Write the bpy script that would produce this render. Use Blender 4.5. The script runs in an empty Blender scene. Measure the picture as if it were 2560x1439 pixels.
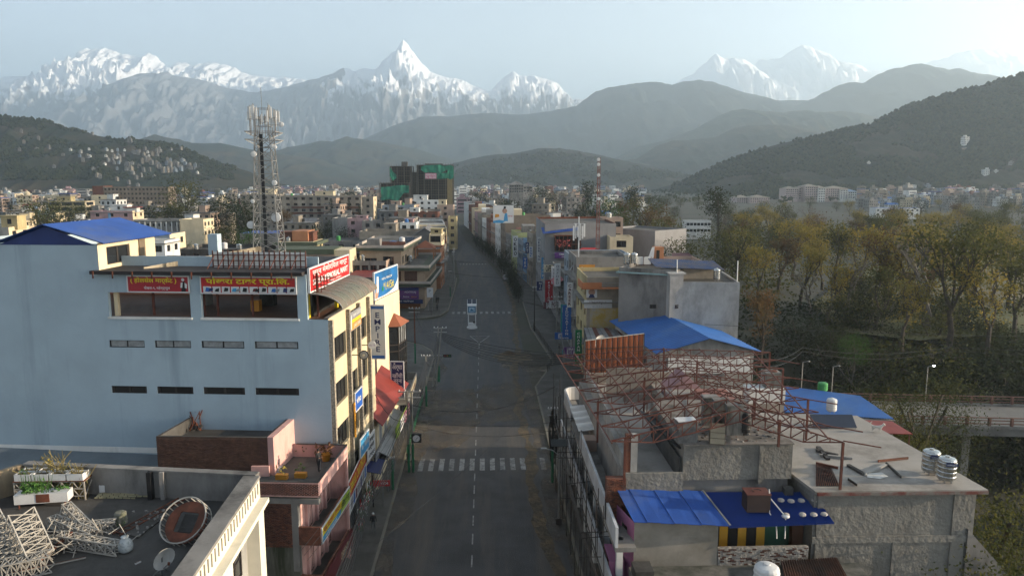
import bpy, bmesh, math, random
from mathutils import Vector, Matrix, noise
R = math.radians
sc = bpy.context.scene
col = sc.collection
rnd = random.Random(7)

# ------------------------------------------------------------------ camera, sky, sun, exposure
CAM_H = 30.0
FPX, CX, CY, HORIZ, VPX = 1849.0, 1280.0, 719.5, 445.0, 1213.0
YAW = math.atan((CX-VPX)/FPX); PITCH = math.atan((CY-HORIZ)/FPX)
cam = bpy.data.cameras.new('camera'); camo = bpy.data.objects.new('camera', cam); col.objects.link(camo)
camo.location = (0, 0, CAM_H); camo.rotation_euler = (R(90)-PITCH, 0, -YAW)
cam.sensor_width = 36.0; cam.lens = FPX/2560*36.0; cam.clip_start = 0.5; cam.clip_end = 60000
sc.camera = camo

SUN_EL, SUN_AZ = R(11.0), R(95.6)
world = bpy.data.worlds.new('World'); sc.world = world; world.use_nodes = True
nt = world.node_tree; nt.nodes.clear()
sky = nt.nodes.new('ShaderNodeTexSky'); sky.sky_type = 'NISHITA'; sky.sun_disc = False
sky.sun_elevation = SUN_EL; sky.sun_rotation = SUN_AZ
sky.altitude = 800; sky.air_density = 0.8; sky.dust_density = 1.4; sky.ozone_density = 1.0
bg = nt.nodes.new('ShaderNodeBackground'); bg.inputs[1].default_value = 0.095
wo = nt.nodes.new('ShaderNodeOutputWorld')
hs = nt.nodes.new('ShaderNodeHueSaturation'); hs.inputs['Saturation'].default_value = 0.62; nt.links.new(sky.outputs[0], hs.inputs['Color']); nt.links.new(hs.outputs[0], bg.inputs[0]); nt.links.new(bg.outputs[0], wo.inputs[0])
sun = bpy.data.lights.new('sun', 'SUN'); sun.energy = 5.0; sun.angle = R(0.5); sun.color = (1.0, 0.83, 0.62)
suno = bpy.data.objects.new('sun', sun); col.objects.link(suno)
sd = Vector((math.sin(SUN_AZ)*math.cos(SUN_EL), math.cos(SUN_AZ)*math.cos(SUN_EL), math.sin(SUN_EL)))
suno.rotation_euler = sd.to_track_quat('Z', 'Y').to_euler(); suno.location = (200, 0, 200)
vs = sc.view_settings
vs.view_transform = 'Standard'; vs.look = 'None'; vs.gamma = 1; vs.use_curve_mapping = False; vs.exposure = 1.75
cy = sc.cycles
cy.use_denoising = True; cy.max_bounces = 6; cy.diffuse_bounces = 3; cy.glossy_bounces = 3; cy.volume_bounces = 1
cy.transparent_max_bounces = 6; cy.use_adaptive_sampling = True; cy.adaptive_threshold = 0.02
cy.sample_clamp_indirect = 4
try: cy.denoising_input_passes = 'RGB_ALBEDO_NORMAL'
except Exception: pass

# ------------------------------------------------------------------ measuring helpers: photograph direction -> point of the place
_fw = (math.sin(YAW)*math.cos(PITCH), math.cos(YAW)*math.cos(PITCH), -math.sin(PITCH))
_rt = (math.cos(YAW), -math.sin(YAW), 0)
_up = (math.sin(YAW)*math.sin(PITCH), math.cos(YAW)*math.sin(PITCH), math.cos(PITCH))
def _ray(u, v):
    a = (u-CX)/FPX; b = (CY-v)/FPX
    return [_fw[i]+a*_rt[i]+b*_up[i] for i in range(3)]
def AZ(u, v, z=0.0):
    r = _ray(u, v); t = (z-CAM_H)/r[2]; return Vector((r[0]*t, r[1]*t, z))
def AY(u, v, y):
    r = _ray(u, v); t = y/r[1]; return Vector((r[0]*t, y, CAM_H+r[2]*t))
def AX(u, v, x):
    r = _ray(u, v); t = x/r[0]; return Vector((x, r[1]*t, CAM_H+r[2]*t))

# ------------------------------------------------------------------ materials
MATS = {}; ALB = 0.72      # scales all base colours down to darken the land against the sky
def mat(name, c, rough=0.85, var=0.18, scale=0.6, streak=0.0, bump=0.0, bscale=6.0, metal=0.0, c2=None, mixscale=0.25, mixat=0.5, spec=0.3, emit=0.0):
    """procedural surface: base colour mottled by world-space noise, optional stain colour c2 in patches or rain streaks"""
    if name in MATS: return MATS[name]
    c = tuple(x*ALB for x in c); c2 = tuple(x*ALB for x in c2) if c2 else None
    m = bpy.data.materials.new(name); m.use_nodes = True; n = m.node_tree.nodes; L = m.node_tree.links
    b = n['Principled BSDF']; b.inputs['Roughness'].default_value = rough; b.inputs['Metallic'].default_value = metal
    b.inputs['Specular IOR Level'].default_value = spec
    g = n.new('ShaderNodeNewGeometry')
    no = n.new('ShaderNodeTexNoise'); no.inputs['Scale'].default_value = scale; no.inputs['Detail'].default_value = 5; no.inputs['Roughness'].default_value = 0.62
    L.new(g.outputs['Position'], no.inputs['Vector'])
    rp = n.new('ShaderNodeValToRGB'); e = rp.color_ramp.elements
    e[0].position = 0.3; e[1].position = 0.72
    e[0].color = (*[x*(1-var) for x in c], 1); e[1].color = (*[min(1, x*(1+var)) for x in c], 1)
    L.new(no.outputs['Fac'], rp.inputs[0]); out = rp.outputs[0]
    if c2 is not None:
        n2 = n.new('ShaderNodeTexNoise'); n2.inputs['Scale'].default_value = mixscale; n2.inputs['Detail'].default_value = 6; n2.inputs['Roughness'].default_value = 0.7
        if streak:
            mp = n.new('ShaderNodeMapping'); mp.inputs['Scale'].default_value = streak if isinstance(streak, tuple) else (1, 1, streak); L.new(g.outputs['Position'], mp.inputs['Vector']); L.new(mp.outputs[0], n2.inputs['Vector'])
        else: L.new(g.outputs['Position'], n2.inputs['Vector'])
        r2 = n.new('ShaderNodeValToRGB'); r2.color_ramp.elements[0].position = mixat-0.09; r2.color_ramp.elements[1].position = mixat+0.13
        L.new(n2.outputs['Fac'], r2.inputs[0])
        mx = n.new('ShaderNodeMixRGB'); L.new(r2.outputs[0], mx.inputs[0]); L.new(out, mx.inputs[1]); mx.inputs[2].default_value = (*c2, 1); out = mx.outputs[0]
    L.new(out, b.inputs['Base Color'])
    if bump:
        n3 = n.new('ShaderNodeTexNoise'); n3.inputs['Scale'].default_value = bscale; n3.inputs['Detail'].default_value = 4; L.new(g.outputs['Position'], n3.inputs['Vector'])
        bp = n.new('ShaderNodeBump'); bp.inputs['Strength'].default_value = bump; bp.inputs['Distance'].default_value = 0.15
        L.new(n3.outputs['Fac'], bp.inputs['Height']); L.new(bp.outputs[0], b.inputs['Normal'])
    if emit:
        b.inputs['Emission Color'].default_value = (*c, 1); b.inputs['Emission Strength'].default_value = emit
    MATS[name] = m
    return m
def paint(c, rough=0.7): return mat('paint_%d_%d_%d' % tuple(int(x*99) for x in c), c, rough, var=0.1, scale=1.2)

# ------------------------------------------------------------------ mesh building
class MB:
    def __init__(s): s.v = []; s.f = []; s.m = []; s.k = 0; s.sm = False
    def add(s, vs, fs):
        o = len(s.v); s.v += [tuple(p) for p in vs]; s.f += [[i+o for i in f] for f in fs]; s.m += [s.k]*len(fs); return s
    def mt(s, k): s.k = k; return s
    def box(s, x0, x1, y0, y1, z0, z1, rz=0.0, c=None):
        P = [(x, y, z) for z in (z0, z1) for x, y in ((x0, y0), (x1, y0), (x1, y1), (x0, y1))]
        if rz:
            cx, cy_ = c or ((x0+x1)/2, (y0+y1)/2); a, b = math.cos(rz), math.sin(rz)
            P = [(cx+(x-cx)*a-(y-cy_)*b, cy_+(x-cx)*b+(y-cy_)*a, z) for x, y, z in P]
        return s.add(P, [(3, 2, 1, 0), (4, 5, 6, 7), (0, 1, 5, 4), (1, 2, 6, 5), (2, 3, 7, 6), (3, 0, 4, 7)])
    def prism(s, poly, z0, z1, caps=True):
        n = len(poly)
        if sum(poly[i][0]*poly[(i+1) % n][1]-poly[(i+1) % n][0]*poly[i][1] for i in range(n)) < 0: poly = poly[::-1]
        z0f = z0 if callable(z0) else (lambda x, y: z0); z1f = z1 if callable(z1) else (lambda x, y: z1)
        P = [(p[0], p[1], z0f(p[0], p[1])) for p in poly]+[(p[0], p[1], z1f(p[0], p[1])) for p in poly]
        F = [(i, (i+1) % n, n+(i+1) % n, n+i) for i in range(n)]
        if caps: F += [tuple(range(n-1, -1, -1)), tuple(range(n, 2*n))]
        return s.add(P, F)
    def quad(s, *p): return s.add(p, [tuple(range(len(p)))])
    def slab(s, pts, t):
        """a sheet with thickness t below the given planar outline"""
        pts = [Vector(p) for p in pts]; n = len(pts)
        nn = Vector((0, 0, 0))
        for i in range(n): nn += pts[i].cross(pts[(i+1) % n])
        nn.normalize()
        lo = [p-nn*t for p in pts]
        return s.add(pts+lo, [tuple(range(n)), tuple(range(2*n-1, n-1, -1))]+[(i, n+i, n+(i+1) % n, (i+1) % n) for i in range(n)])
    def bar(s, a, b, w=0.1, h=None):
        """square section from a to b"""
        a = Vector(a); b = Vector(b); h = h or w; d = b-a
        if d.length < 1e-6: return s
        d.normalize(); up = Vector((0, 0, 1)) if abs(d.z) < 0.98 else Vector((1, 0, 0))
        x = d.cross(up).normalized()*(w/2); y = x.cross(d).normalized()*(h/2)
        P = [a-x-y, a+x-y, a+x+y, a-x+y, b-x-y, b+x-y, b+x+y, b-x+y]
        return s.add(P, [(0, 1, 2, 3), (7, 6, 5, 4), (0, 4, 5, 1), (1, 5, 6, 2), (2, 6, 7, 3), (3, 7, 4, 0)])
    def tube(s, pts, r, n=6, caps=True, r2=None):
        pts = [Vector(p) for p in pts]; N = len(pts); rings = []
        for i, p in enumerate(pts):
            d = (pts[min(i+1, N-1)]-pts[max(i-1, 0)]).normalized(); up = Vector((0, 0, 1)) if abs(d.z) < 0.95 else Vector((1, 0, 0))
            x = d.cross(up).normalized(); y = x.cross(d)
            rr = r if r2 is None else r+(r2-r)*i/(N-1)
            rings.append([p+(x*math.cos(2*math.pi*k/n)+y*math.sin(2*math.pi*k/n))*rr for k in range(n)])
        F = [(i*n+k, i*n+(k+1) % n, (i+1)*n+(k+1) % n, (i+1)*n+k) for i in range(N-1) for k in range(n)]
        if caps: F += [tuple(range(n-1, -1, -1)), tuple((N-1)*n+k for k in range(n))]
        return s.add([p for q in rings for p in q], F)
    def lathe(s, c, prof, n=16, axis='z'):
        """prof: (radius, height) pairs about the point c"""
        c = Vector(c); P = []
        for r, h in prof:
            for k in range(n):
                a = 2*math.pi*k/n
                P.append(c+(Vector((r*math.cos(a), r*math.sin(a), h)) if axis == 'z' else Vector((r*math.cos(a), -h, r*math.sin(a))) if axis == 'y' else Vector((h, r*math.cos(a), r*math.sin(a)))))
        m = len(prof)
        F = [(i*n+k, i*n+(k+1) % n, (i+1)*n+(k+1) % n, (i+1)*n+k) for i in range(m-1) for k in range(n)]
        F += [tuple(range(n-1, -1, -1)), tuple((m-1)*n+k for k in range(n))]
        return s.add(P, F)
    def mesh(s, name, mats):
        me = bpy.data.meshes.new(name); me.from_pydata(s.v, [], s.f)
        for m in (mats if isinstance(mats, (list, tuple)) else [mats]): me.materials.append(m)
        if any(s.m): me.polygons.foreach_set('material_index', s.m)
        if s.sm: me.polygons.foreach_set('use_smooth', [True]*len(s.f))
        me.update(); return me
    def build(s, name, mats, parent=None, **kw):
        return obj(name, s.mesh(name, mats), parent, **kw)
def obj(name, me, parent=None, loc=None, rz=None, kind=None, label=None, cat=None, group=None, scale=None):
    o = bpy.data.objects.new(name, me); col.objects.link(o)
    if parent is not None: o.parent = parent
    if loc is not None: o.location = loc
    if rz: o.rotation_euler[2] = rz
    if scale is not None: o.scale = scale
    if kind: o['kind'] = kind
    if label: o['label'] = label
    if cat: o['category'] = cat
    if group: o['group'] = group
    return o
def thing(name, label, cat, loc=(0, 0, 0), rz=0.0, group=None):
    return obj(name, None, None, loc, rz, None, label, cat, group)
def dup(root, loc=None, rz=None, label=None, scale=None):
    """copy a thing with its parts and sub-parts (mesh data shared)"""
    r = root.copy(); col.objects.link(r)
    if loc is not None: r.location = loc
    if rz is not None: r.rotation_euler[2] = rz
    if label: r['label'] = label
    if scale is not None: r.scale = scale
    for ch in list(root.children):
        c = ch.copy(); col.objects.link(c); c.parent = r
        for gch in list(ch.children):
            d = gch.copy(); col.objects.link(d); d.parent = c
    return r
def lerp(a, b, t): return a+(b-a)*t
def pline(pts, u):
    for (u0, v0), (u1, v1) in zip(pts, pts[1:]):
        if u <= u1: return v0+(v1-v0)*(u-u0)/max(1e-9, u1-u0) if u >= u0 else v0
    return pts[-1][1]
def fbm(x, y, z=0.0, o=4): return noise.fractal(Vector((x, y, z)), 0.9, 2.1, o)
# ------------------------------------------------------------------ land: hills and snow mountains, each at its own distance
def hill_mat(name, c, c2, s, mixat=0.5, snow=None):
    m = mat(name, c, 0.95, var=0.3, scale=s*6, c2=c2, mixscale=s, mixat=mixat, spec=0.05)
    return m
def hill(name, pts, D, run, m, seed=0, amp=0.12, nf=1.0, step=5, rows=26, prof=1.0, crest=0.0, base=0.0, umin=-160, umax=2680, ridge=True):
    """a hill whose crest line follows pts (photograph directions) at distance D; the near slope falls over `run` metres"""
    u0 = max(umin, pts[0][0]); u1 = min(umax, pts[-1][0]); n = int((u1-u0)/step)+1
    P = []; F = []; T = [i/rows for i in range(rows+1)]; back = 6
    for i in range(n):
        u = u0+(u1-u0)*i/(n-1); c = AY(u, pline(pts, u), D)
        c.z += crest*c.z*0.02*fbm(u*0.05, seed, 1.3)+crest*1.5*fbm(u*0.23, seed, 5.1)
        h = c.z-base
        for j in range(-back, rows+1):
            if j < 0: t = -j/back; P.append((c.x, D+run*0.8*t, base+h*(1-t)**1.2)); continue
            t = T[j]; x = c.x; y = D-run*t
            z = h*(1-t)**prof
            f = nf/ max(1.0, run)*6
            w = min(1.0, t*4)*min(1.0, (1-t)*4)
            if ridge: k = noise.ridged_multi_fractal(Vector((x*f, y*f*0.55, seed)), 0.9, 2.2, 7, 1.0, 2.0)-1.0
            else: k = fbm(x*f, y*f*0.7, seed, 5)
            z += h*amp*k*w
            P.append((x, y, max(base-4, base+z)))
    W = rows+1+back
    order = list(range(back))[::1]
    def idx(i, q): return i*W+q
    # rows are stored back..front: q=0 is the far foot
    for i in range(n-1):
        for q in range(W-1):
            F.append((idx(i, q), idx(i, q+1), idx(i+1, q+1), idx(i+1, q)))
    b = MB(); b.v = P; b.f = F; b.m = [0]*len(F); b.sm = True
    return b.build(name, m, kind='structure')

def snow_mat(nm='snow_and_rock', off=0.0):
    m = bpy.data.materials.new(nm); m.use_nodes = True; n = m.node_tree.nodes; L = m.node_tree.links
    b = n['Principled BSDF']; b.inputs['Roughness'].default_value = 0.8; b.inputs['Specular IOR Level'].default_value = 0.1
    g = n.new('ShaderNodeNewGeometry'); sx = n.new('ShaderNodeSeparateXYZ'); L.new(g.outputs['Normal'], sx.inputs[0])
    sp = n.new('ShaderNodeSeparateXYZ'); L.new(g.outputs['Position'], sp.inputs[0])
    no = n.new('ShaderNodeTexNoise'); no.inputs['Scale'].default_value = 0.006; no.inputs['Detail'].default_value = 8; L.new(g.outputs['Position'], no.inputs['Vector'])
    # snow lies high up: altitude plus noise plus flatness of the ground
    a = n.new('ShaderNodeMath'); a.operation = 'MULTIPLY_ADD'; a.inputs[1].default_value = 1/680.0; a.inputs[2].default_value = -1.8+off; L.new(sp.outputs[2], a.inputs[0])
    c = n.new('ShaderNodeMath'); c.operation = 'MULTIPLY_ADD'; c.inputs[1].default_value = 1.8; L.new(no.outputs['Fac'], c.inputs[0]); L.new(a.outputs[0], c.inputs[2])
    d = n.new('ShaderNodeMath'); d.operation = 'MULTIPLY_ADD'; d.inputs[1].default_value = 0.35; L.new(sx.outputs[2], d.inputs[0]); L.new(c.outputs[0], d.inputs[2])
    r = n.new('ShaderNodeValToRGB'); r.color_ramp.elements[0].position = 0.70; r.color_ramp.elements[1].position = 0.95
    r.color_ramp.elements[0].color = (0.21, 0.215, 0.225, 1); r.color_ramp.elements[1].color = (0.88, 0.89, 0.92, 1)  # rock tone is lifted, putting haze over the far slopes into the colour
    L.new(d.outputs[0], r.inputs[0]); L.new(r.outputs[0], b.inputs['Base Color'])
    return m
M_SNOW = snow_mat(); M_ROCKY = snow_mat('rock_with_snow_streaks', -0.85)
S1 = [(-260, 215), (-120, 200), (0, 192), (60, 190), (100, 193), (160, 165), (195, 145), (205, 126), (215, 121), (240, 125), (262, 121), (300, 135), (345, 141), (370, 137), (390, 140), (405, 158), (420, 172), (432, 165), (445, 154), (465, 160), (485, 168), (500, 158), (520, 155), (560, 160), (590, 172), (620, 186), (640, 190), (700, 194), (760, 199), (800, 206), (860, 214), (960, 250), (1060, 330)]
S2 = [(150, 330), (205, 290), (260, 240), (300, 200), (340, 186), (420, 180), (435, 190), (500, 199), (575, 222), (640, 231), (700, 221), (770, 201), (800, 193), (830, 184), (860, 168), (885, 178), (910, 170), (948, 172), (952, 158), (975, 135), (990, 124), (1003, 106), (1008, 101), (1016, 108), (1030, 128), (1045, 150), (1062, 165), (1075, 178), (1110, 190), (1150, 198), (1165, 205), (1190, 217), (1222, 228), (1300, 262), (1420, 330)]
S3 = [(1160, 290), (1215, 235), (1230, 222), (1255, 198), (1283, 180), (1298, 188), (1320, 189), (1350, 194), (1392, 205), (1405, 220), (1422, 236), (1432, 250), (1470, 246), (1560, 275), (1700, 330)]
S4 = [(1580, 290), (1690, 206), (1735, 182), (1768, 155), (1780, 139), (1790, 136), (1800, 144), (1830, 146), (1850, 145), (1875, 158), (1900, 176), (1930, 196), (1960, 210), (2010, 216), (2060, 240), (2150, 300)]
S5 = [(1700, 300), (1850, 200), (1900, 150), (1950, 144), (1975, 132), (1990, 120), (2006, 112), (2020, 117), (2040, 122), (2062, 128), (2080, 140), (2096, 155), (2140, 158), (2155, 168), (2170, 176), (2210, 176), (2260, 165), (2340, 152), (2400, 132), (2450, 122), (2500, 127), (2540, 140), (2620, 170), (2820, 260)]
hill('snow_mountain', S1, 11200, 3900, M_SNOW, 3.1, 0.18, 3.4, 2.4, 80, 1.2, 0.8)
hill('snow_mountain', S2[13:], 10000, 3500, M_SNOW, 8.4, 0.16, 3.4, 2.2, 90, 1.15, 0.8)
hill('rocky_mountain', S2[:15]+[(840, 195), (900, 230), (1000, 300), (1100, 340)], 9700, 3000, M_ROCKY, 4.4, 0.14, 3.0, 3.0, 50, 1.0, 0.5)
hill('snow_mountain', S3, 10500, 3200, M_SNOW, 1.7, 0.24, 3.0, 2.6, 60, 1.2, 0.8)
hill('snow_mountain', S4, 11800, 3300, M_SNOW, 5.2, 0.22, 2.6, 3.0, 50, 1.3, 0.8)
hill('snow_mountain', S5, 12800, 3500, M_SNOW, 9.9, 0.20, 2.4, 3.5, 50, 1.3, 0.8)

M_FARHILL = hill_mat('far_hill_forest', (0.042, 0.052, 0.045), (0.075, 0.07, 0.055), 0.0016, 0.56)
M_MIDHILL = hill_mat('mid_hill_scrub', (0.036, 0.047, 0.032), (0.085, 0.068, 0.045), 0.004, 0.52)
M_NEARHILL = hill_mat('near_hill_scrub_shaded', (0.024, 0.032, 0.02), (0.072, 0.055, 0.034), 0.008, 0.52)  # scrub colour lowered to carry the shade of the eastern slope
H = {}
hill('far_hill', [(-260, 330), (0, 318), (130, 305), (190, 285), (245, 274), (290, 268), (350, 280), (430, 298), (520, 312), (640, 318), (760, 330), (900, 350), (1000, 380)], 9000, 2600, M_FARHILL, 2.2, 0.10, 1.6, 8, 24)
hill('far_hill', [(780, 440), (915, 345), (980, 315), (1050, 293), (1070, 291), (1130, 291), (1180, 285), (1230, 282), (1290, 287), (1360, 281), (1440, 265), (1468, 245), (1490, 228), (1540, 215), (1630, 204), (1650, 206), (1680, 213), (1705, 206), (1750, 200), (1780, 204), (1830, 222), (1890, 238), (1950, 252), (2010, 250), (2110, 270), (2260, 330)], 6600, 2300, M_FARHILL, 4.6, 0.12, 1.5, 5, 30, crest=0.5)
hill('far_hill', [(1900, 330), (1990, 266), (2060, 232), (2090, 216), (2130, 205), (2160, 207), (2180, 195), (2215, 177), (2290, 161), (2310, 161), (2345, 167), (2370, 174), (2400, 172), (2440, 183), (2475, 186), (2520, 197), (2600, 215), (2820, 260)], 6000, 2300, M_FARHILL, 6.1, 0.12, 1.5, 5, 30, crest=0.5)
hill('blue_hill', [(540, 470), (640, 405), (690, 378), (720, 368), (760, 362), (800, 352), (830, 354), (868, 341), (890, 346), (920, 350), (970, 358), (1040, 372), (1100, 390), (1220, 425), (1330, 450)], 4300, 1300, M_MIDHILL, 3.3, 0.12, 1.5, 5, 24, crest=0.5)
hill('brown_hill', [(260, 470), (330, 372), (355, 347), (385, 337), (410, 343), (450, 350), (480, 358), (550, 358), (620, 372), (700, 385), (780, 395), (860, 418), (950, 450)], 3300, 900, M_MIDHILL, 5.5, 0.12, 1.5, 5, 24, crest=0.6)
hill('ridge_hill', [(1480, 460), (1540, 393), (1600, 364), (1660, 352), (1740, 321), (1795, 290), (1830, 277), (1860, 273), (1900, 277), (1945, 281), (2000, 276), (2060, 279), (2130, 279), (2220, 300), (2400, 360)], 4300, 1200, M_MIDHILL, 7.3, 0.14, 1.5, 4, 28, crest=0.6)
hill('ridge_hill', [(1440, 470), (1540, 402), (1590, 398), (1640, 365), (1680, 352), (1740, 348), (1790, 343), (1830, 322), (1865, 314), (1900, 312), (1965, 312), (2010, 322), (2050, 333), (2120, 345), (2250, 420)], 3400, 900, M_MIDHILL, 8.8, 0.14, 1.6, 4, 28, crest=0.6)
H['center'] = hill('wooded_hill', [(1040, 470), (1120, 412), (1180, 396), (1230, 387), (1290, 383), (1350, 371), (1400, 370), (1450, 378), (1500, 388), (1560, 402), (1640, 418), (1720, 440), (1800, 470)], 2700, 700, M_NEARHILL, 1.3, 0.12, 1.6, 4, 24, crest=0.6)
H['west'] = hill('terraced_hill', [(-260, 300), (-100, 285), (0, 289), (40, 294), (80, 297), (120, 302), (160, 318), (200, 325), (245, 340), (275, 345), (300, 350), (330, 346), (370, 350), (420, 356), (450, 366), (490, 384), (530, 400), (575, 414), (620, 428), (660, 446), (700, 462)], 1550, 470, M_NEARHILL, 2.9, 0.12, 1.6, 3, 34, crest=0.5)
H['east'] = hill('forested_hill', [(1640, 520), (1690, 500), (1710, 470), (1730, 445), (1765, 425), (1805, 408), (1870, 382), (1945, 360), (2000, 348), (2050, 338), (2120, 322), (2180, 308), (2255, 270), (2300, 254), (2355, 238), (2420, 222), (2480, 205), (2560, 185), (2700, 150), (2820, 130)], 1520, 480, M_NEARHILL, 4.1, 0.10, 1.6, 4, 36, crest=0.5)
HAZE = 0.000132
# ------------------------------------------------------------------ ground sheet with the river gorge, road, pavements
def smooth(a, b, x):
    t = min(1, max(0, (x-a)/(b-a))); return t*t*(3-2*t)
def ground_z(x, y):
    g = smooth(37, 52, x)*(1-smooth(95, 165, y))*(1-smooth(230, 330, x))*smooth(-60, 0, y)
    g2 = smooth(60, 95, x)*smooth(95, 165, y)*0.0
    return -0.08-15*g+(0.5*fbm(x*0.03, y*0.03, 2)*smooth(40, 80, x))*(1-g)
M_EARTH = mat('town_earth', (0.085, 0.078, 0.062), 0.95, c2=(0.055, 0.06, 0.035), mixscale=0.03, scale=0.2)
xs = [-10100, -9000, -3000, -1200, -700]+[-500+20*i for i in range(26)]+[20+4*i for i in range(70)]+[320, 380, 460, 600, 900, 1600, 3500, 9000, 10500]
ys = [-500, -200]+[-100+8*i for i in range(40)]+[240+20*i for i in range(20)]+[700, 900, 1300, 2000, 3500, 7000, 12000, 16400]
b = MB(); b.v = [(x, y, ground_z(x, y)) for y in ys for x in xs]; nx = len(xs)
b.f = [(j*nx+i, j*nx+i+1, (j+1)*nx+i+1, (j+1)*nx+i) for j in range(len(ys)-1) for i in range(nx-1)]; b.m = [0]*len(b.f)
b.build('ground', M_EARTH, kind='structure')

ROADC = [(-1.0, -60), (-1.0, 180), (-1.3, 218), (-5.2, 272), (-10.6, 320), (-15.0, 362), (-20, 440), (-27, 520), (-36, 600), (-60, 760), (-110, 950)]
def road_at(y):
    return pline([(p[1], p[0]) for p in ROADC], y)
def road_hw(y): return pline([(-60, 7.9), (170, 7.6), (218, 6.3), (272, 5.6), (320, 5.5), (362, 5.0), (600, 4.4), (950, 4)], y)
def ribbon(f0, f1, y0, y1, z, step=6.0):
    n = max(1, int((y1-y0)/step)); b = MB()
    for i in range(n+1):
        y = y0+(y1-y0)*i/n; b.v += [(f0(y), y, z), (f1(y), y, z)]
    b.f = [(2*i, 2*i+1, 2*i+3, 2*i+2) for i in range(n)]; b.m = [0]*n
    return b
M_ASPH = mat('worn_asphalt', (0.070, 0.070, 0.071), 0.85, var=0.25, scale=0.35, c2=(0.120, 0.106, 0.090), mixscale=0.42, streak=(1, .07, 1), mixat=0.56, bump=0.15, bscale=9)
ribbon(lambda y: road_at(y)-road_hw(y), lambda y: road_at(y)+road_hw(y), -60, 950, 0.0).build('road', M_ASPH, kind='structure')
b = MB(); b.add([(-120, 141, -0.004), (-30, 139, -0.004), (-16, 137.5, -0.004), (-11.2, 132.5, -0.004), (-9.0, 124, -0.004), (-8.0, 124, -0.004), (-8.0, 163, -0.004), (-9.4, 159, -0.004), (-12, 156, -0.004), (-18, 154.6, -0.004), (-40, 154.5, -0.004), (-120, 157, -0.004)], [tuple(range(12))])
b.build('side_road', M_ASPH, kind='structure')
M_PAVE = mat('dusty_pavement', (0.125, 0.118, 0.105), 0.9, var=0.25, scale=0.8, c2=(0.075, 0.07, 0.06), mixscale=0.3, bump=0.2)
M_KERB = mat('kerb_stone', (0.20, 0.185, 0.15), 0.9, c2=(0.28, 0.2, 0.07), mixscale=0.4, mixat=0.62)
def pavement(poly, name='pavement'):
    b = MB(); b.prism(poly, -0.1, 0.13); b.build(name, M_PAVE, kind='structure')
pavement([(-19, -60), (-8.9, -60), (-8.9, 122), (-9.6, 127), (-11.6, 131.5), (-15.5, 135), (-19, 136)])
pavement([(-60, 156.5), (-19, 156.8), (-13, 158), (-10.2, 160.6), (-8.7, 166), (-8.5, 200), (-8.8, 222), (-13, 278), (-19, 330), (-25, 330), (-19, 272), (-14, 218), (-14, 166), (-60, 166)])
pavement([(7.3, -60), (13, -60), (13, 112), (22, 118), (22, 165), (13, 170), (9.2, 178), (9.2, 146), (11.2, 118), (7.3, 104)])
pavement([(9.4, 178), (14, 172), (14, 220), (8, 275), (2, 330), (-4, 330), (1.6, 275), (6.2, 220)])
def kerb(pts, w=0.22, h=0.17):
    b = MB()
    for p, q in zip(pts, pts[1:]): b.bar((p[0], p[1], h/2), (q[0], q[1], h/2), w, h)
    b.build('kerb', M_KERB, kind='structure')
kerb([(-8.8, -60), (-8.8, 122), (-9.5, 127), (-11.5, 131.4), (-15.4, 134.9), (-19, 135.9), (-60, 139.6)])
kerb([(-60, 156.4), (-19, 156.7), (-13, 157.9), (-10.1, 160.5), (-8.6, 166), (-8.4, 200), (-8.7, 222)])
kerb([(7.2, -60), (7.2, 103.9), (11.1, 118), (9.1, 146), (9.1, 178)])
# painted markings
M_WHITE = mat('worn_road_paint', (0.33, 0.33, 0.32), 0.85, var=0.2, scale=1.2, c2=(0.07, 0.07, 0.07), mixscale=1.6, mixat=0.55)
M_WHITE2 = mat('faded_road_paint', (0.30, 0.30, 0.29), 0.85, var=0.3, scale=1.2, c2=(0.07, 0.07, 0.07), mixscale=1.1, mixat=0.52)
def crossing(y0, y1, x0, n, pitch, w, label_m):
    root = obj('zebra_crossing', None, kind='structure')
    b = MB(); b.quad((0, 0, 0), (w, 0, 0), (w, y1-y0, 0), (0, y1-y0, 0)); me = b.mesh('stripe', M_WHITE)
    b = MB(); b.quad((0, 0, 0), (w, 0, 0), (w, y1-y0, 0), (0, y1-y0, 0)); me2 = b.mesh('stripe', M_WHITE2)
    for i in range(n):
        obj('stripe', me2 if (i*7 % 13) in (0, 4, 8, 11) else me, root, (x0+i*pitch, y0, 0.006))
crossing(73.3, 76.6, -7.15, 13, 1.075, 0.52, 0)
crossing(163, 165.6, -7.6, 12, 1.26, 0.6, 0)
crossing(258, 261, -9.0, 9, 1.1, 0.5, 0)
root = obj('centre_line', None, kind='structure')
b = MB(); b.quad((-0.06, 0, 0), (0.06, 0, 0), (0.06, 1.9, 0), (-0.06, 1.9, 0)); me = b.mesh('dash', M_WHITE); 
for y in (47, 50.6, 54, 57.6, 61, 64.4, 67.6, 70.6, 77.4, 80.5, 85, 90, 94.5, 99, 103.5, 108, 112.5, 117, 121, 125, 129):
    obj('dash', me, root, (-1.2, y, 0.006))
b = MB()
for p, q in (((-1.2, 129), (-1.2, 133.2)), ((-1.2, 133.2), (-3.0, 139.4)), ((-3.0, 139.4), (0.7, 139.4)), ((0.7, 139.4), (-1.2, 133.2))):
    d = Vector((q[0]-p[0], q[1]-p[1], 0)).normalized(); n_ = Vector((-d.y, d.x, 0))*0.09
    P = Vector((*p, 0.007)); Q = Vector((*q, 0.007)); b.quad(P-n_, Q-n_, Q+n_, P+n_)
b.build('arrow_marking', M_WHITE, root)
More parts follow.
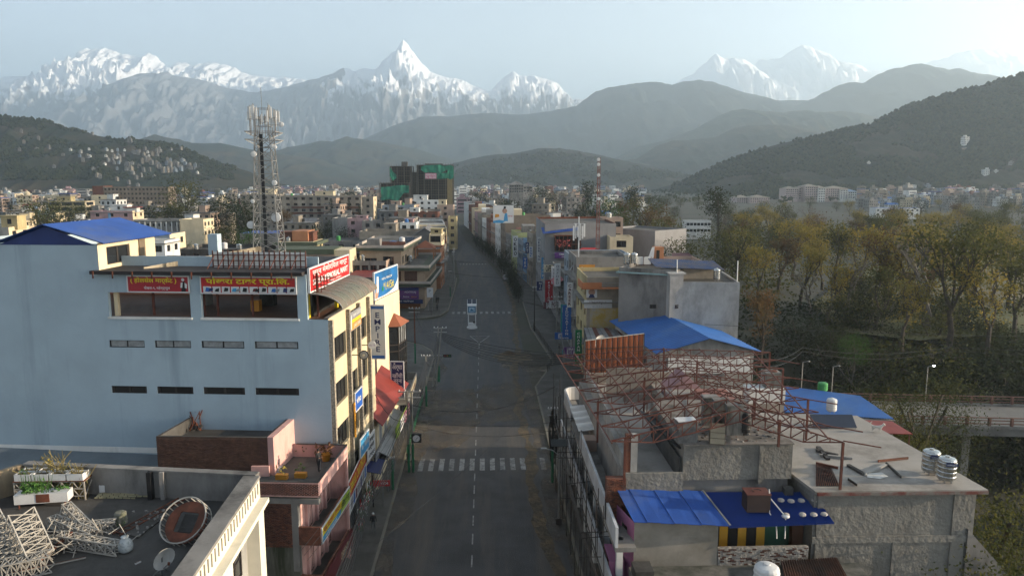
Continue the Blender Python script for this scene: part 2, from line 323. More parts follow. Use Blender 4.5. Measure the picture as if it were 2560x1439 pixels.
# dug strip of dirt along the eastern edge of the carriageway, dust fans, sand heap
M_DIRT = mat('brown_dirt', (0.15, 0.112, 0.066), 0.97, var=0.35, scale=1.1, c2=(0.055, 0.05, 0.04), mixscale=0.7, bump=0.6, bscale=3)
M_DUST = mat('pale_dust', (0.165, 0.138, 0.105), 0.97, var=0.3, scale=0.5)
_n, _L = M_DUST.node_tree.nodes, M_DUST.node_tree.links; _g = _n.new('ShaderNodeNewGeometry'); _t = _n.new('ShaderNodeTexNoise'); _t.inputs['Scale'].default_value = .28; _t.inputs['Detail'].default_value = 7; _t.inputs['Roughness'].default_value = .7; _r = _n.new('ShaderNodeValToRGB'); _r.color_ramp.elements[0].position = .38; _r.color_ramp.elements[1].position = .68
_x = _n.new('ShaderNodeMixShader'); _p = _n.new('ShaderNodeBsdfTransparent'); _L.new(_g.outputs['Position'], _t.inputs['Vector']); _L.new(_t.outputs['Fac'], _r.inputs[0]); _L.new(_r.outputs[0], _x.inputs[0]); _L.new(_p.outputs[0], _x.inputs[1]); _L.new(_n['Principled BSDF'].outputs[0], _x.inputs[2]); _L.new(_x.outputs[0], _n['Material Output'].inputs[0])
def wob(k, s=0.25, f=0.35): return lambda y: s*fbm(y*f, k, 3.3)
w1, w2 = wob(1, 0.55), wob(7, 0.55)
XD = [(40, 6.6), (50, 6.0), (56, 5.2), (62, 4.5), (70, 4.6), (76, 4.9), (84, 4.7), (92, 4.4), (100, 4.6), (112, 4.4), (124, 5.6), (140, 5.9), (160, 6.4), (176, 6.8), (215, 5.8)]
ribbon(lambda y: pline(XD, y)-0.55+w1(y), lambda y: pline(XD, y)+0.45+w2(y), 40, 215, 0.012, 0.9).build('dirt_strip', M_DIRT, kind='structure')
w3 = wob(11, 0.9, 0.2)
ribbon(lambda y: pline(XD, y)+0.9+w3(y), lambda y: 7.3 if y < 104 else min(10.5, 7.3+(y-104)*0.3), 40, 118, 0.009, 2).build('dust_edge', M_DUST, kind='structure')
w4 = wob(17, 1.3, 0.11)
ribbon(lambda y: -8.9, lambda y: -6.9+w4(y)-smooth(60, 45, y), 40, 123, 0.009, 2).build('dust_edge', M_DUST, kind='structure')
def fan(cx, cy_, rx, ry, seed, m=M_DUST, name='dust_patch', z=0.010):
    b = MB(); n = 40; P = [(cx, cy_, z)]
    for i in range(n):
        a = 2*math.pi*i/n; k = 1+0.35*fbm(math.cos(a)*2, math.sin(a)*2, seed)
        P.append((cx+rx*k*math.cos(a), cy_+ry*k*math.sin(a), z))
    b.add(P, [(0, 1+i, 1+(i+1) % n) for i in range(n)]); b.build(name, m, kind='structure')
fan(6.0, 120, 4.2, 6.0, 3.1); fan(2.5, 98, 5.0, 9, 5.7, z=0.002); fan(-4.5, 92, 4, 12, 8.2, z=0.004); fan(4.6, 122, 3.2, 3.4, 9.1, M_DIRT, 'dirt_patch', 0.014)
M_SAND = mat('brown_sand', (0.115, 0.078, 0.045), 0.97, var=0.3, scale=3, bump=0.4)
b = MB(); b.sm = True; n = 22; P = []
for j in range(7):
    r = j/6
    for i in range(n):
        a = 2*math.pi*i/n; k = 1+0.12*fbm(math.cos(a)*1.5, math.sin(a)*1.5, 4)
        P.append((1.5*r*k*math.cos(a), 1.15*r*k*math.sin(a), 0.62*(math.cos(r*math.pi)*0.5+0.5)+0.04*fbm(math.cos(a)*3*r, math.sin(a)*3*r, 9)))
b.add(P, [(j*n+i, j*n+(i+1) % n, (j+1)*n+(i+1) % n, (j+1)*n+i) for j in range(6) for i in range(n)])
b.build('sand_heap', M_SAND, loc=(3.9, 124.6, 0.0), label='low heap of brown sand dumped on the carriageway', cat='sand heap')
# the meadow across the gorge
M_FIELD = mat('dry_meadow', (0.115, 0.12, 0.045), 0.95, var=0.25, scale=0.05, c2=(0.16, 0.13, 0.075), mixscale=0.025, mixat=0.5)
b = MB(); P = [AZ(u, v, 0.62) for u, v in ((2030, 760), (2120, 690), (2200, 655), (2600, 640), (2900, 660), (2900, 800), (2560, 830), (2300, 850), (2120, 830))]
b.add(P, [tuple(range(9))]); b.build('meadow', M_FIELD, kind='structure')
# ------------------------------------------------------------------ building kit: walls with real openings, windows, tanks, signs
M_GLASS = mat('dark_glass', (0.018, 0.021, 0.025), 0.12, var=0.3, scale=0.4, spec=0.6)
M_FRAME = mat('dark_frame', (0.035, 0.028, 0.024), 0.6)
M_BROWNFR = mat('brown_frame', (0.11, 0.045, 0.025), 0.6)
M_CURT = mat('grey_curtain', (0.30, 0.31, 0.31), 0.9, var=0.3, scale=2.2)
M_CONC = mat('weathered_concrete', (0.26, 0.245, 0.225), 0.92, var=0.22, scale=0.35, c2=(0.075, 0.07, 0.065), mixscale=0.25, streak=0.35, mixat=0.56, bump=0.12, bscale=2.5)
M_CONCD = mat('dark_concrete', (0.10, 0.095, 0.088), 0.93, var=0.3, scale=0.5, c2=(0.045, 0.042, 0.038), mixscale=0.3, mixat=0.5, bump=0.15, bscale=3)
M_GREYW = mat('grey_plaster', (0.36, 0.35, 0.325), 0.9, var=0.14, scale=0.22, c2=(0.12, 0.115, 0.105), mixscale=0.2, streak=0.4, mixat=0.55)
M_ROOFC = mat('roof_concrete', (0.14, 0.13, 0.115), 0.95, var=0.3, scale=0.4, c2=(0.06, 0.055, 0.048), mixscale=0.22, mixat=0.52, bump=0.1)
M_BRICK = mat('brick_red', (0.20, 0.075, 0.045), 0.93, var=0.35, scale=3.0, c2=(0.09, 0.05, 0.04), mixscale=0.5, mixat=0.55, bump=0.4, bscale=9)
M_WHITEP = mat('white_plaster', (0.78, 0.77, 0.73), 0.85, var=0.1, scale=0.5, c2=(0.44, 0.43, 0.39), mixscale=0.35, streak=0.25, mixat=0.62)
M_CREAM = mat('cream_plaster', (0.76, 0.63, 0.42), 0.85, var=0.1, scale=0.5, c2=(0.60, 0.50, 0.34), mixscale=0.3, streak=0.2, mixat=0.62)
M_PINK = mat('pink_plaster', (0.72, 0.42, 0.37), 0.85, var=0.1, scale=0.7, c2=(0.36, 0.22, 0.19), mixscale=0.4, streak=0.3, mixat=0.6)
M_STEEL = mat('tank_steel', (0.62, 0.62, 0.60), 0.25, var=0.05, metal=1.0)
M_GALV = mat('galvanised', (0.34, 0.34, 0.33), 0.5, metal=0.6)
M_BLACK = mat('black_plastic', (0.014, 0.014, 0.015), 0.5)
M_DARK = mat('dark_interior', (0.022, 0.020, 0.018), 0.95)  # near-black stands for the unlit depth of openings; plain dark doors use it too
M_GREENP = mat('tank_green', (0.06, 0.30, 0.08), 0.5); M_BLUEP = mat('tank_blue', (0.05, 0.18, 0.45), 0.5)
M_RUST = mat('rusty_steel', (0.17, 0.055, 0.03), 0.8, var=0.35, scale=1.5, c2=(0.09, 0.035, 0.02), mixscale=0.8)
M_REDOX = mat('red_oxide_steel', (0.135, 0.045, 0.03), 0.75, var=0.25, scale=1.2)
M_BLUEROOF = mat('blue_roof_sheet', (0.025, 0.09, 0.36), 0.6, var=0.2, scale=0.5, c2=(0.09, 0.13, 0.27), mixscale=0.15, mixat=0.62)
M_REDROOF = mat('red_roof_sheet', (0.24, 0.035, 0.025), 0.6, var=0.2, scale=0.6)
M_GREENW = mat('green_plaster', (0.10, 0.12, 0.075), 0.8)
M_GROOF = mat('grey_roof_sheet', (0.20, 0.20, 0.20), 0.7, var=0.25, scale=0.8, c2=(0.15, 0.09, 0.06), mixscale=0.5, mixat=0.6)
M_LEAF = mat('planter_green', (0.06, 0.11, 0.025), 0.8, var=0.5, scale=5); M_LEAF2 = mat('planter_yellow', (0.26, 0.20, 0.03), 0.8, var=0.4, scale=5)

def edge_frame(p, q):
    p = Vector((p[0], p[1], 0)); q = Vector((q[0], q[1], 0)); d = (q-p); L = d.length; d.normalize()
    return p, d, Vector((d.y, -d.x, 0)), L          # outward normal for a counter-clockwise footprint
def facade(mb, p, q, z0, z1, holes=(), depth=0.18):
    """a wall face from p to q with openings (s0, s1, h0, h1) and their reveals"""
    P, d, n, L = edge_frame(p, q)
    ss = sorted({0.0, L} | {min(max(h[0], 0), L) for h in holes} | {min(max(h[1], 0), L) for h in holes})
    zs = sorted({z0, z1} | {min(max(h[2], z0), z1) for h in holes} | {min(max(h[3], z0), z1) for h in holes})
    ins = lambda s, z: any(h[0]-1e-6 < s < h[1]+1e-6 and h[2]-1e-6 < z < h[3]+1e-6 for h in holes)
    pt = lambda s, z, k=0.0: (P.x+d.x*s-n.x*k, P.y+d.y*s-n.y*k, z)
    for a, b_ in zip(zs, zs[1:]):
        run = None
        for s0, s1 in list(zip(ss, ss[1:]))+[(None, None)]:
            solid = s0 is not None and not ins((s0+s1)/2, (a+b_)/2)
            if solid: run = (run[0], s1) if run else (s0, s1)
            elif run: mb.quad(pt(run[0], a), pt(run[1], a), pt(run[1], b_), pt(run[0], b_)); run = None
    for s0, s1, h0, h1 in holes:
        mb.quad(pt(s0, h0), pt(s1, h0), pt(s1, h0, depth), pt(s0, h0, depth)); mb.quad(pt(s0, h1, depth), pt(s1, h1, depth), pt(s1, h1), pt(s0, h1))
        mb.quad(pt(s0, h0, depth), pt(s0, h1, depth), pt(s0, h1), pt(s0, h0)); mb.quad(pt(s1, h0), pt(s1, h1), pt(s1, h1, depth), pt(s1, h0, depth))
def unit_window(fm, pm, nx=2, ny=1, f=0.07, fy=0.06):
    """window filling x 0..1, z 0..1 at y=0 (front towards -y): glass set behind the frame"""
    b = MB(); b.mt(1).quad((0, 0.03, 0), (1, 0.03, 0), (1, 0.03, 1), (0, 0.03, 1)); b.mt(0)
    b.box(0, 1, -.02, .05, 0, fy); b.box(0, 1, -.02, .05, 1-fy, 1); b.box(0, f, -.02, .05, fy, 1-fy); b.box(1-f, 1, -.02, .05, fy, 1-fy)
    for i in range(1, nx): x = i/nx; b.box(x-f*.4, x+f*.4, -.015, .05, fy, 1-fy)
    for i in range(1, ny): z = i/ny; b.box(f, 1-f, -.012, .05, z-fy*.4, z+fy*.4)
    return b.mesh('window', [fm, pm])
UW = {'dark': unit_window(M_FRAME, M_GLASS, 2), 'brown': unit_window(M_BROWNFR, M_GLASS, 2), 'white': unit_window(M_WHITEP, M_GLASS, 2), 'grid': unit_window(M_FRAME, M_GLASS, 4, 3, .03, .03),
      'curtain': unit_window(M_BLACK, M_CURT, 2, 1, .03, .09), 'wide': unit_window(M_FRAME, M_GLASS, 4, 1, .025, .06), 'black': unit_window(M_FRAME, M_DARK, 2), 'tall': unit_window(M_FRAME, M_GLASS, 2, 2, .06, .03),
      'shut': unit_window(M_BROWNFR, mat('shutter_brown', (0.13, 0.06, 0.035), 0.7, var=0.3, scale=2), 3, 1, .04, .05), 'gshut': unit_window(M_GALV, mat('shutter_grey', (0.16, 0.17, 0.18), 0.6), 1, 7, .03, .02)}
def put_on(parent, me, p, q, s, z, w, h, back=0.16, name='window', label=None):
    P, d, n, L = edge_frame(p, q); o = obj(name, me, parent, P+d*s-n*back+Vector((0, 0, z)), math.atan2(d.y, d.x), label=label, scale=(w, 1, h)); return o
def ccw(poly):
    n = len(poly); a = sum(poly[i][0]*poly[(i+1) % n][1]-poly[(i+1) % n][0]*poly[i][1] for i in range(n))
    return list(poly) if a > 0 else list(poly)[::-1]
def building(name, label, cat, poly, z1, wall, roofm=None, z0=-0.1, wins=(), parapet=0.9, pw=0.2, group=None, slabs=None, slabm=None, depth=0.16, capm=None, edges=None, rz=0):
    """wins: (edge, rows [z..], n, w, h, style[, s_from, s_to]); slabs: (z, out, thick) bands that run round the walls"""
    poly = ccw([(p[0], p[1]) for p in poly]); t = thing(name, label, cat, group=group); n = len(poly); mb = MB(); todo = []
    em = edges or {}
    mats = [wall]+[m for m in em.values() if m is not wall]
    for e in range(n):
        p, q = poly[e], poly[(e+1) % n]; L = math.hypot(q[0]-p[0], q[1]-p[1]); holes = []
        for w in wins:
            if w[0] != e: continue
            _, rows, k, ww, hh, st = w[:6]; a, b_ = (w[6]*L, w[7]*L) if len(w) > 6 else (0, L)
            ww = min(ww, (b_-a)/k*0.86)
            for z in rows:
                for i in range(k):
                    s = a+(b_-a)*(i+0.5)/k-ww/2; holes.append((s, s+ww, z, z+hh)); todo.append((UW[st], p, q, s, z, ww, hh))
        mb.mt(mats.index(em.get(e, wall))); facade(mb, p, q, z0, z1+(parapet or 0), holes, depth+0.05)
    mb.mt(0)
    mb.build('wall', mats, t)
    for me, p, q, s, z, ww, hh in todo: put_on(t, me, p, q, s, z, ww, hh, depth)
    rb = MB(); rb.add([(x, y, z1) for x, y in poly], [tuple(range(n))])
    rb.build('roof', roofm or M_ROOFC, t)
    if parapet:
        # inner face and coping of the parapet
        c = Vector((sum(p[0] for p in poly)/n, sum(p[1] for p in poly)/n, 0)); ins = []
        for i in range(n):
            a0, a1, a2 = [Vector((*poly[(i+k) % n], 0)) for k in (-1, 0, 1)]
            d1 = (a1-a0).normalized(); d2 = (a2-a1).normalized(); n1 = Vector((-d1.y, d1.x, 0)); n2 = Vector((-d2.y, d2.x, 0)); m_ = (n1+n2)
            m_ = m_.normalized()*(pw/max(0.35, m_.normalized().dot(n1))) if m_.length > 1e-6 else n1*pw
            ins.append(a1+m_)
        b2 = MB()
        for i in range(n):
            j = (i+1) % n; A, B = ins[i], ins[j]; zt = z1+parapet
            b2.quad((B.x, B.y, z1), (A.x, A.y, z1), (A.x, A.y, zt), (B.x, B.y, zt))
            b2.quad((*poly[i], zt+.003), (*poly[j], zt+.003), (B.x, B.y, zt+.003), (A.x, A.y, zt+.003))
        b2.build('parapet', capm or wall, t)
    for sl in slabs or ():
        z, out, th = sl[:3]; b3 = MB()
        for i in range(n):
            P, d, nn, L = edge_frame(poly[i], poly[(i+1) % n]); a = P-d*out; e2 = P+d*(L+out)
            b3.prism([(a.x, a.y), (e2.x, e2.y), (e2.x+nn.x*out, e2.y+nn.y*out), (a.x+nn.x*out, a.y+nn.y*out)], z+i*.002, z+th-i*.002)
        b3.build('floor_band', slabm or wall, t)
    return t
def Pz(z, *uv): return [tuple(AZ(u, v, z)[:2]) for u, v in uv]
def rect(p, q, depth):
    """footprint behind the front edge p->q (p at the photograph's left)"""
    dx, dy = q[0]-p[0], q[1]-p[1]; L = math.hypot(dx, dy); nx_, ny_ = -dy/L, dx/L
    return [p, q, (q[0]+nx_*depth, q[1]+ny_*depth), (p[0]+nx_*depth, p[1]+ny_*depth)]
def corr(a, b_, c, d, waves, amp, mats, name, parent, thick=0.05, sub=1, label=None):
    """corrugated sheet spanning the quad a b c d; the ribs run a->d"""
    a, b_, c, d = map(Vector, (a, b_, c, d)); mb = MB(); nn = (b_-a).cross(d-a).normalized(); N = waves*4
    for k in range(N+1):
        t = k/N; h = nn*(amp*(0, 1, 0, -1)[k % 4]); p, q = a.lerp(b_, t), d.lerp(c, t); mb.v += [tuple(p+h), tuple(q+h)]
    mb.f = [(2*k, 2*k+2, 2*k+3, 2*k+1) for k in range(N)]; mb.m = [0]*N; mb.slab([p-nn*thick for p in (a, b_, c, d)], 0.02)
    return mb.build(name, mats, parent, label=label)
# ---- lettering: text becomes flat mesh
_tc = {}
def text_mesh(s, size=1.0, bold=0.0, align='CENTER'):
    k = (s, bold, align)
    if k not in _tc:
        cu = bpy.data.curves.new('lettering', 'FONT'); cu.body = s; cu.size = 1; cu.align_x = align; cu.offset = bold; cu.resolution_u = 2
        o = bpy.data.objects.new('lettering', cu); col.objects.link(o); dg = bpy.context.evaluated_depsgraph_get(); dg.update()
        me = bpy.data.meshes.new_from_object(o.evaluated_get(dg)); bpy.data.objects.remove(o); bpy.data.curves.remove(cu)
        if len(me.vertices):
            xsv = [v.co.x for v in me.vertices]; ysv = [v.co.y for v in me.vertices]
            x0, x1, y0, y1 = min(xsv), max(xsv), min(ysv), max(ysv)
        else: x0, x1, y0, y1 = 0, 1, 0, 1
        _tc[k] = ([tuple(v.co) for v in me.vertices], [tuple(p.vertices) for p in me.polygons], x0, x1, y0, y1); bpy.data.meshes.remove(me)
    return _tc[k]
def letters(mb, s, x0, x1, z0, z1, y=-0.02, bold=0.0, vertical=False):
    """fit the words into the box x0..x1, z0..z1 on the plane y"""
    if vertical:
        n = len(s); h = (z1-z0)/n
        for i, c in enumerate(s):
            if c != ' ':
                g_ = text_mesh(c, 1, bold); w_ = min(x1-x0, (g_[3]-g_[2])/max(.05, g_[5]-g_[4])*h*.95); m_ = (x0+x1)/2; letters(mb, c, m_-w_/2, m_+w_/2, z1-h*(i+0.88), z1-h*(i+0.10), y, bold)
        return
    V, F, a, b_, c, d = text_mesh(s, 1, bold)
    sx = (x1-x0)/max(1e-6, b_-a); sz = (z1-z0)/max(1e-6, d-c)
    mb.add([(x0+(v[0]-a)*sx, y, z0+(v[1]-c)*sz) for v in V], F)
def sign(name, label, w, h, loc, rz, base, marks=(), t=0.12, border=None, cat='sign', tilt=0.0, legs=0.0, group=None, frame_m=None):
    """board w x h facing local -y, bottom left corner at loc. marks: ('t', text, x0,x1,z0,z1, mat[, bold]) fractions, ('v', vertical text...), ('r', x0,x1,z0,z1, mat), ('d', cx, cz, r, mat)"""
    r = thing(name, label, cat, loc, rz, group); r.rotation_euler[0] = tilt
    b = MB(); b.box(0, w, 0, t, 0, h); b.build('board', base, r)
    if border:
        b = MB(); e = 0.035*min(w, h)+0.03
        b.box(-.01, w+.01, -.03, t+.01, h-e, h+.01); b.box(-.01, w+.01, -.03, t+.01, -.01, e); b.box(-.01, e, -.03, t+.01, e, h-e); b.box(w-e, w+.01, -.03, t+.01, e, h-e); b.build('border', border, r)
    k = 0
    for m in marks:
        k += 1; y = -0.012-0.002*k; b = MB()
        if m[0] in 'tv': letters(b, m[1], m[2]*w, m[3]*w, m[4]*h, m[5]*h, y, m[7] if len(m) > 7 else 0.015, m[0] == 'v'); b.build('lettering', m[6], r)
        elif m[0] == 'r': b.quad((m[1]*w, y, m[3]*h), (m[2]*w, y, m[3]*h), (m[2]*w, y, m[4]*h), (m[1]*w, y, m[4]*h)); b.build('print', m[5], r)
        elif m[0] == 'd':
            b.add([(m[1]*w+m[3]*math.cos(a*math.pi/10), y, m[2]*h+m[3]*math.sin(a*math.pi/10)) for a in range(20)], [tuple(range(20))]); b.build('emblem', m[4], r)
        elif m[0] == 'p': b.add([(x*w, y, z*h) for x, z in m[1]], [tuple(range(len(m[1])))]); b.build('print', m[2], r)
    if legs:
        b = MB()
        for x in (0.15*w, 0.85*w): b.box(x-.05, x+.05, 0.02, 0.1, -legs, 0)
        b.build('legs', M_GALV, r)
    return r
def on_face(p, q, s, z, out=0.05):
    """location and turn for a sign mounted on wall face p->q"""
    P, d, n, L = edge_frame(p, q); v = P+d*s+n*out; return (v.x, v.y, z), math.atan2(d.y, d.x)
SG = {k: mat('sign_'+k, c, 0.5, var=0.08, scale=1.5) for k, c in {'red': (0.46, 0.022, 0.022), 'crimson': (0.36, 0.02, 0.03), 'yellow': (0.75, 0.58, 0.02), 'white': (0.68, 0.68, 0.67), 'blue': (0.03, 0.13, 0.42), 'sky': (0.06, 0.30, 0.55), 'navy': (0.02, 0.03, 0.12), 'green': (0.02, 0.20, 0.07),
      'orange': (0.62, 0.27, 0.03), 'purple': (0.15, 0.05, 0.22), 'black': (0.012, 0.012, 0.014), 'maroon': (0.12, 0.022, 0.025), 'grey': (0.25, 0.25, 0.26), 'skin': (0.45, 0.26, 0.18), 'teal': (0.03, 0.28, 0.28), 'pink': (0.55, 0.2, 0.28), 'lime': (0.35, 0.5, 0.05), 'cream': (0.6, 0.52, 0.36)}.items()}
# ---- rooftop water tanks: ribbed drum with domed lid
_tank = {}
def tank(kind, label, loc, r=0.6, h=1.5, group='water tanks on the roofs'):
    m = {'steel': M_STEEL, 'black': M_BLACK, 'green': M_GREENP, 'blue': M_BLUEP, 'white': SG['white']}[kind]
    if kind not in _tank:
        b = MB(); b.sm = False; prof = [(0.9, 0), (1, 0.04)]
        for i in range(4): z = 0.12+i*0.2; prof += [(1, z), (1.045, z+.025), (1.045, z+.055), (1, z+.08)]
        prof += [(1, 0.86), (0.96, 0.9)]; b.lathe((0, 0, 0), prof, 18)
        d = MB(); d.lathe((0, 0, 0.9), [(0.96, 0), (0.8, 0.05), (0.35, 0.09), (0.28, 0.09), (0.27, 0.13), (0.02, 0.14)], 18)
        s = MB()
        for a in range(4): s.box(0.6*math.cos(a*1.57+.8)-.07, 0.6*math.cos(a*1.57+.8)+.07, 0.6*math.sin(a*1.57+.8)-.07, 0.6*math.sin(a*1.57+.8)+.07, -0.15, 0)
        _tank[kind] = (b.mesh('drum', m), d.mesh('lid', m), s.mesh('stand', M_GALV))
    t = thing('water_tank', label, 'water tank', (loc[0], loc[1], loc[2]+0.15*h), group=group)
    for nme, me in zip(('drum', 'lid', 'stand'), _tank[kind]): obj(nme, me, t, scale=(r, r, h))
    return t
def solar(label, loc, w=1.6, l=1.1, rz=0.0, tilt=0.45, n=1):
    t = thing('solar_panel', label, 'solar panel', loc, rz, 'solar panels on the roofs')
    c, s = math.cos(tilt)*l, math.sin(tilt)*l; b = MB(); b.slab([(0, 0, .15), (w, 0, .15), (w, c, .15+s), (0, c, .15+s)], 0.05); b.build('panel', mat('solar_cell', (0.02, 0.028, 0.05), 0.25, spec=0.5), t)
    b = MB(); b.bar((0.1, c, 0), (0.1, c, s+.1), .05); b.bar((w-.1, c, 0), (w-.1, c, s+.1), .05); b.bar((0.1, .05, 0), (0.1, .05, .12), .05); b.bar((w-.1, .05, 0), (w-.1, .05, .12), .05); b.build('rack', M_GALV, t)
    return t
def plant(mb, x, y, z, r, h, n=26, seed=0, leaf=0.13):
    q = random.Random(seed*97+int(x*31)+int(y*17))
    for _ in range(n):
        a = q.uniform(0, 6.28); d = r*math.sqrt(q.random()); hh = h*q.uniform(.25, 1); c = Vector((x+d*math.cos(a), y+d*math.sin(a), z+hh)); u_ = Vector((q.uniform(-1, 1), q.uniform(-1, 1), q.uniform(-.3, 1))).normalized()*leaf*q.uniform(.6, 1.4); w_ = u_.cross(Vector((q.uniform(-1, 1), q.uniform(-1, 1), q.uniform(-1, 1)))).normalized()*leaf*.5
        mb.quad(c-u_, c-w_, c+u_, c+w_)
def brick_courses(p, q, z0, z1, parent, m=None, bl=0.24, bh=0.085, out=0.012, skip=(), seed=1):
    """laid bricks standing a little proud of the wall face p->q; too small to pick apart singly, so one mesh"""
    P, d, n, L = edge_frame(p, q); mb = MB(); r_ = random.Random(seed); z = z0; row = 0
    while z+bh <= z1:
        s = -bl*0.5*(row % 2)
        while s < L:
            a, b_ = max(0, s+.012), min(L, s+bl-.012)
            if b_-a > 0.03 and not any(k[0] < (a+b_)/2 < k[1] and k[2] < z+bh/2 < k[3] for k in skip):
                o = out*r_.uniform(.2, 1.4); A, B = P+d*a+n*o, P+d*b_+n*o; A0, B0 = P+d*a-n*.01, P+d*b_-n*.01; zz = z+bh-.014; mb.k = 1 if r_.random() < .3 else 0
                mb.add([(A.x, A.y, z), (B.x, B.y, z), (B.x, B.y, zz), (A.x, A.y, zz), (A0.x, A0.y, z), (B0.x, B0.y, z), (B0.x, B0.y, zz), (A0.x, A0.y, zz)], [(0, 1, 2, 3), (3, 2, 6, 7), (4, 5, 1, 0), (4, 0, 3, 7), (1, 5, 6, 2)])
            s += bl
        z += bh; row += 1
    if mb.v: mb.build('brick_courses', [m or M_BRICK, mat('brick_dark', (0.10, 0.05, 0.038), 0.93, var=0.3, scale=3)], parent, kind='stuff')
# ------------------------------------------------------------------ west side of the street, near part
def hit(u, v, P0, d):
    """where the photograph direction meets the upright plane through P0 along d -> (distance along d, height)"""
    r = _ray(u, v); den = r[0]*d[1]-r[1]*d[0]; t = (P0[0]*d[1]-P0[1]*d[0])/den
    return ((r[0]*t-P0[0])*d[0]+(r[1]*t-P0[1])*d[1], CAM_H+r[2]*t)
# --- the pale blue tower block with the cream street front
A55 = R(5.5); BW = (-math.cos(A55), math.sin(A55)); BF = (math.sin(A55), math.cos(A55)); B0 = (-12.06, 56.13)
bp = lambda s, t: (B0[0]+BW[0]*s+BF[0]*t, B0[1]+BW[1]*s+BF[1]*t)
M_BLUEW = mat('pale_blue_render', (0.40, 0.495, 0.555), 0.88, var=0.09, scale=0.25, c2=(0.29, 0.37, 0.42), mixscale=0.55, streak=0.07, mixat=0.62, bump=0.05, bscale=5)
M_CREAMW = mat('cream_cladding', (0.66, 0.55, 0.36), 0.8, var=0.08, scale=0.7, c2=(0.56, 0.45, 0.29), mixscale=0.5, streak=0.2, mixat=0.6)
M_SPECK = mat('speckled_pilaster', (0.32, 0.28, 0.22), 0.9, var=0.6, scale=6)
M_TILEFL = mat('terracotta_floor', (0.20, 0.10, 0.06), 0.7, var=0.2, scale=2)
tb = thing('tower_block', 'tall pale blue market block with cream street front and blue gable roof', 'building', (B0[0], B0[1], 0), -A55)
# local frame: +x towards the street, +y away; wall runs to -x at y=0, street front at x=0
WS = lambda u, v: hit(u, v, B0, BW)
wins1 = []
for (u0, u1) in ((272, 362), (386, 478), (503, 611), (636, 746)): wins1.append((u0, u1, 849.5+(u0-272)*.009, 869+(u0-272)*.009))
wins2 = []
for (u0, u1) in ((278, 368), (392, 484), (508, 613), (638, 748)): wins2.append((u0, u1, 963.5+(u0-278)*.014, 983.5+(u0-278)*.014))
def hole(u0, u1, v0, v1):
    s0, z1 = WS(u0, v0); s1, z0 = WS(u1, v1); return (-s0, -s1, z0, z1)         # local x from left to right
holesA = [hole(*w) for w in wins1+wins2]
L_, ZT = 31.0, 22.75
op = [hole(266, 478, 690, 794), hole(499, 745, 692, 797)]
zf = op[0][2]
holes_top = [(op[0][0], op[0][1], zf, 21.25), (op[1][0], op[1][1], zf, 22.6)]
b = MB(); sh = lambda hs: [(h[0]+L_, h[1]+L_, h[2], h[3]) for h in hs]
x18 = -WS(250, 700)[0]; xn = -WS(768, 770)[0]
facade(b, (-L_, 0), (0, 0), -0.1, 19.0, sh(holesA), 0.25)
facade(b, (-L_, 0), (xn, 0), 19.0, ZT, [(h[0]+L_, h[1]+L_, h[2], h[3]) for h in holes_top], 0.3)
facade(b, (-L_, 0), (x18, 0), ZT, 25.0)
b.quad((xn, 0, 19.0), (xn, 0.35, 19.0), (xn, .35, ZT), (xn, 0, ZT)); b.quad((-L_, 26, 0), (-L_, 0, 0), (-L_, 0, 25), (-L_, 26, 25))
b.quad((0, 14, 0), (-L_, 26, 0), (-L_, 26, 19), (0, 14, 19)); b.box(xn, 0, 0, 0.25, 19.0, 19.25)
b.build('wall', M_BLUEW, tb)
for k, h in enumerate(holesA):
    o = obj('window', UW['curtain'] if k < 4 else UW['black'], tb, (h[0], 0.12, h[2]), scale=(h[1]-h[0], 1, h[3]-h[2]))
b = MB(); b.box(op[0][0]-.1, op[0][1]+.1, -.1, .3, zf-.14, zf+.004); b.box(op[1][0]-.1, op[1][1]+.1, -.1, .3, zf-.14, zf+.004); b.build('sill', M_WHITEP, tb)
# street front: three bays between speckled pilasters
FH = 19.0; front = []
for (a, c, rows) in ((0.55, 4.6, (15.6, 11.9, 8.2, 4.5)), (5.5, 7.8, (15.3, 11.6, 8.0, 4.4)), (8.7, 11.2, (15.6, 11.9, 8.2, 4.5))):
    for z in rows: front.append((a, c, z, z+1.95))
b = MB(); facade(b, (0, 0), (0, 11.6), -0.1, FH+.35, front, 0.35); b.quad((0, 11.6, 0), (0, 14, 0), (0, 14, FH+.35), (0, 11.6, FH+.35)); b.quad((0, 14, 0), (-10, 18, 0), (-10, 18, FH), (0, 14, FH)); b.build('street_front', M_CREAMW, tb)
b = MB(); b.box(-.28, .06, 0.0, 11.7, FH+.35, FH+.43); b.build('coping', M_CONC, tb)
for y in (0.0, 4.7, 7.9, 11.3):
    b = MB(); b.box(0.0, 0.32, y+.01, y+.36, 0, FH+.2); b.build('pilaster', M_SPECK, tb)
for a, c, z, z1 in front:
    put_on(tb, UW['wide' if c-a > 3 else 'tall'], (0, 0), (0, 11.6), a, z, c-a, 1.95, 0.22)
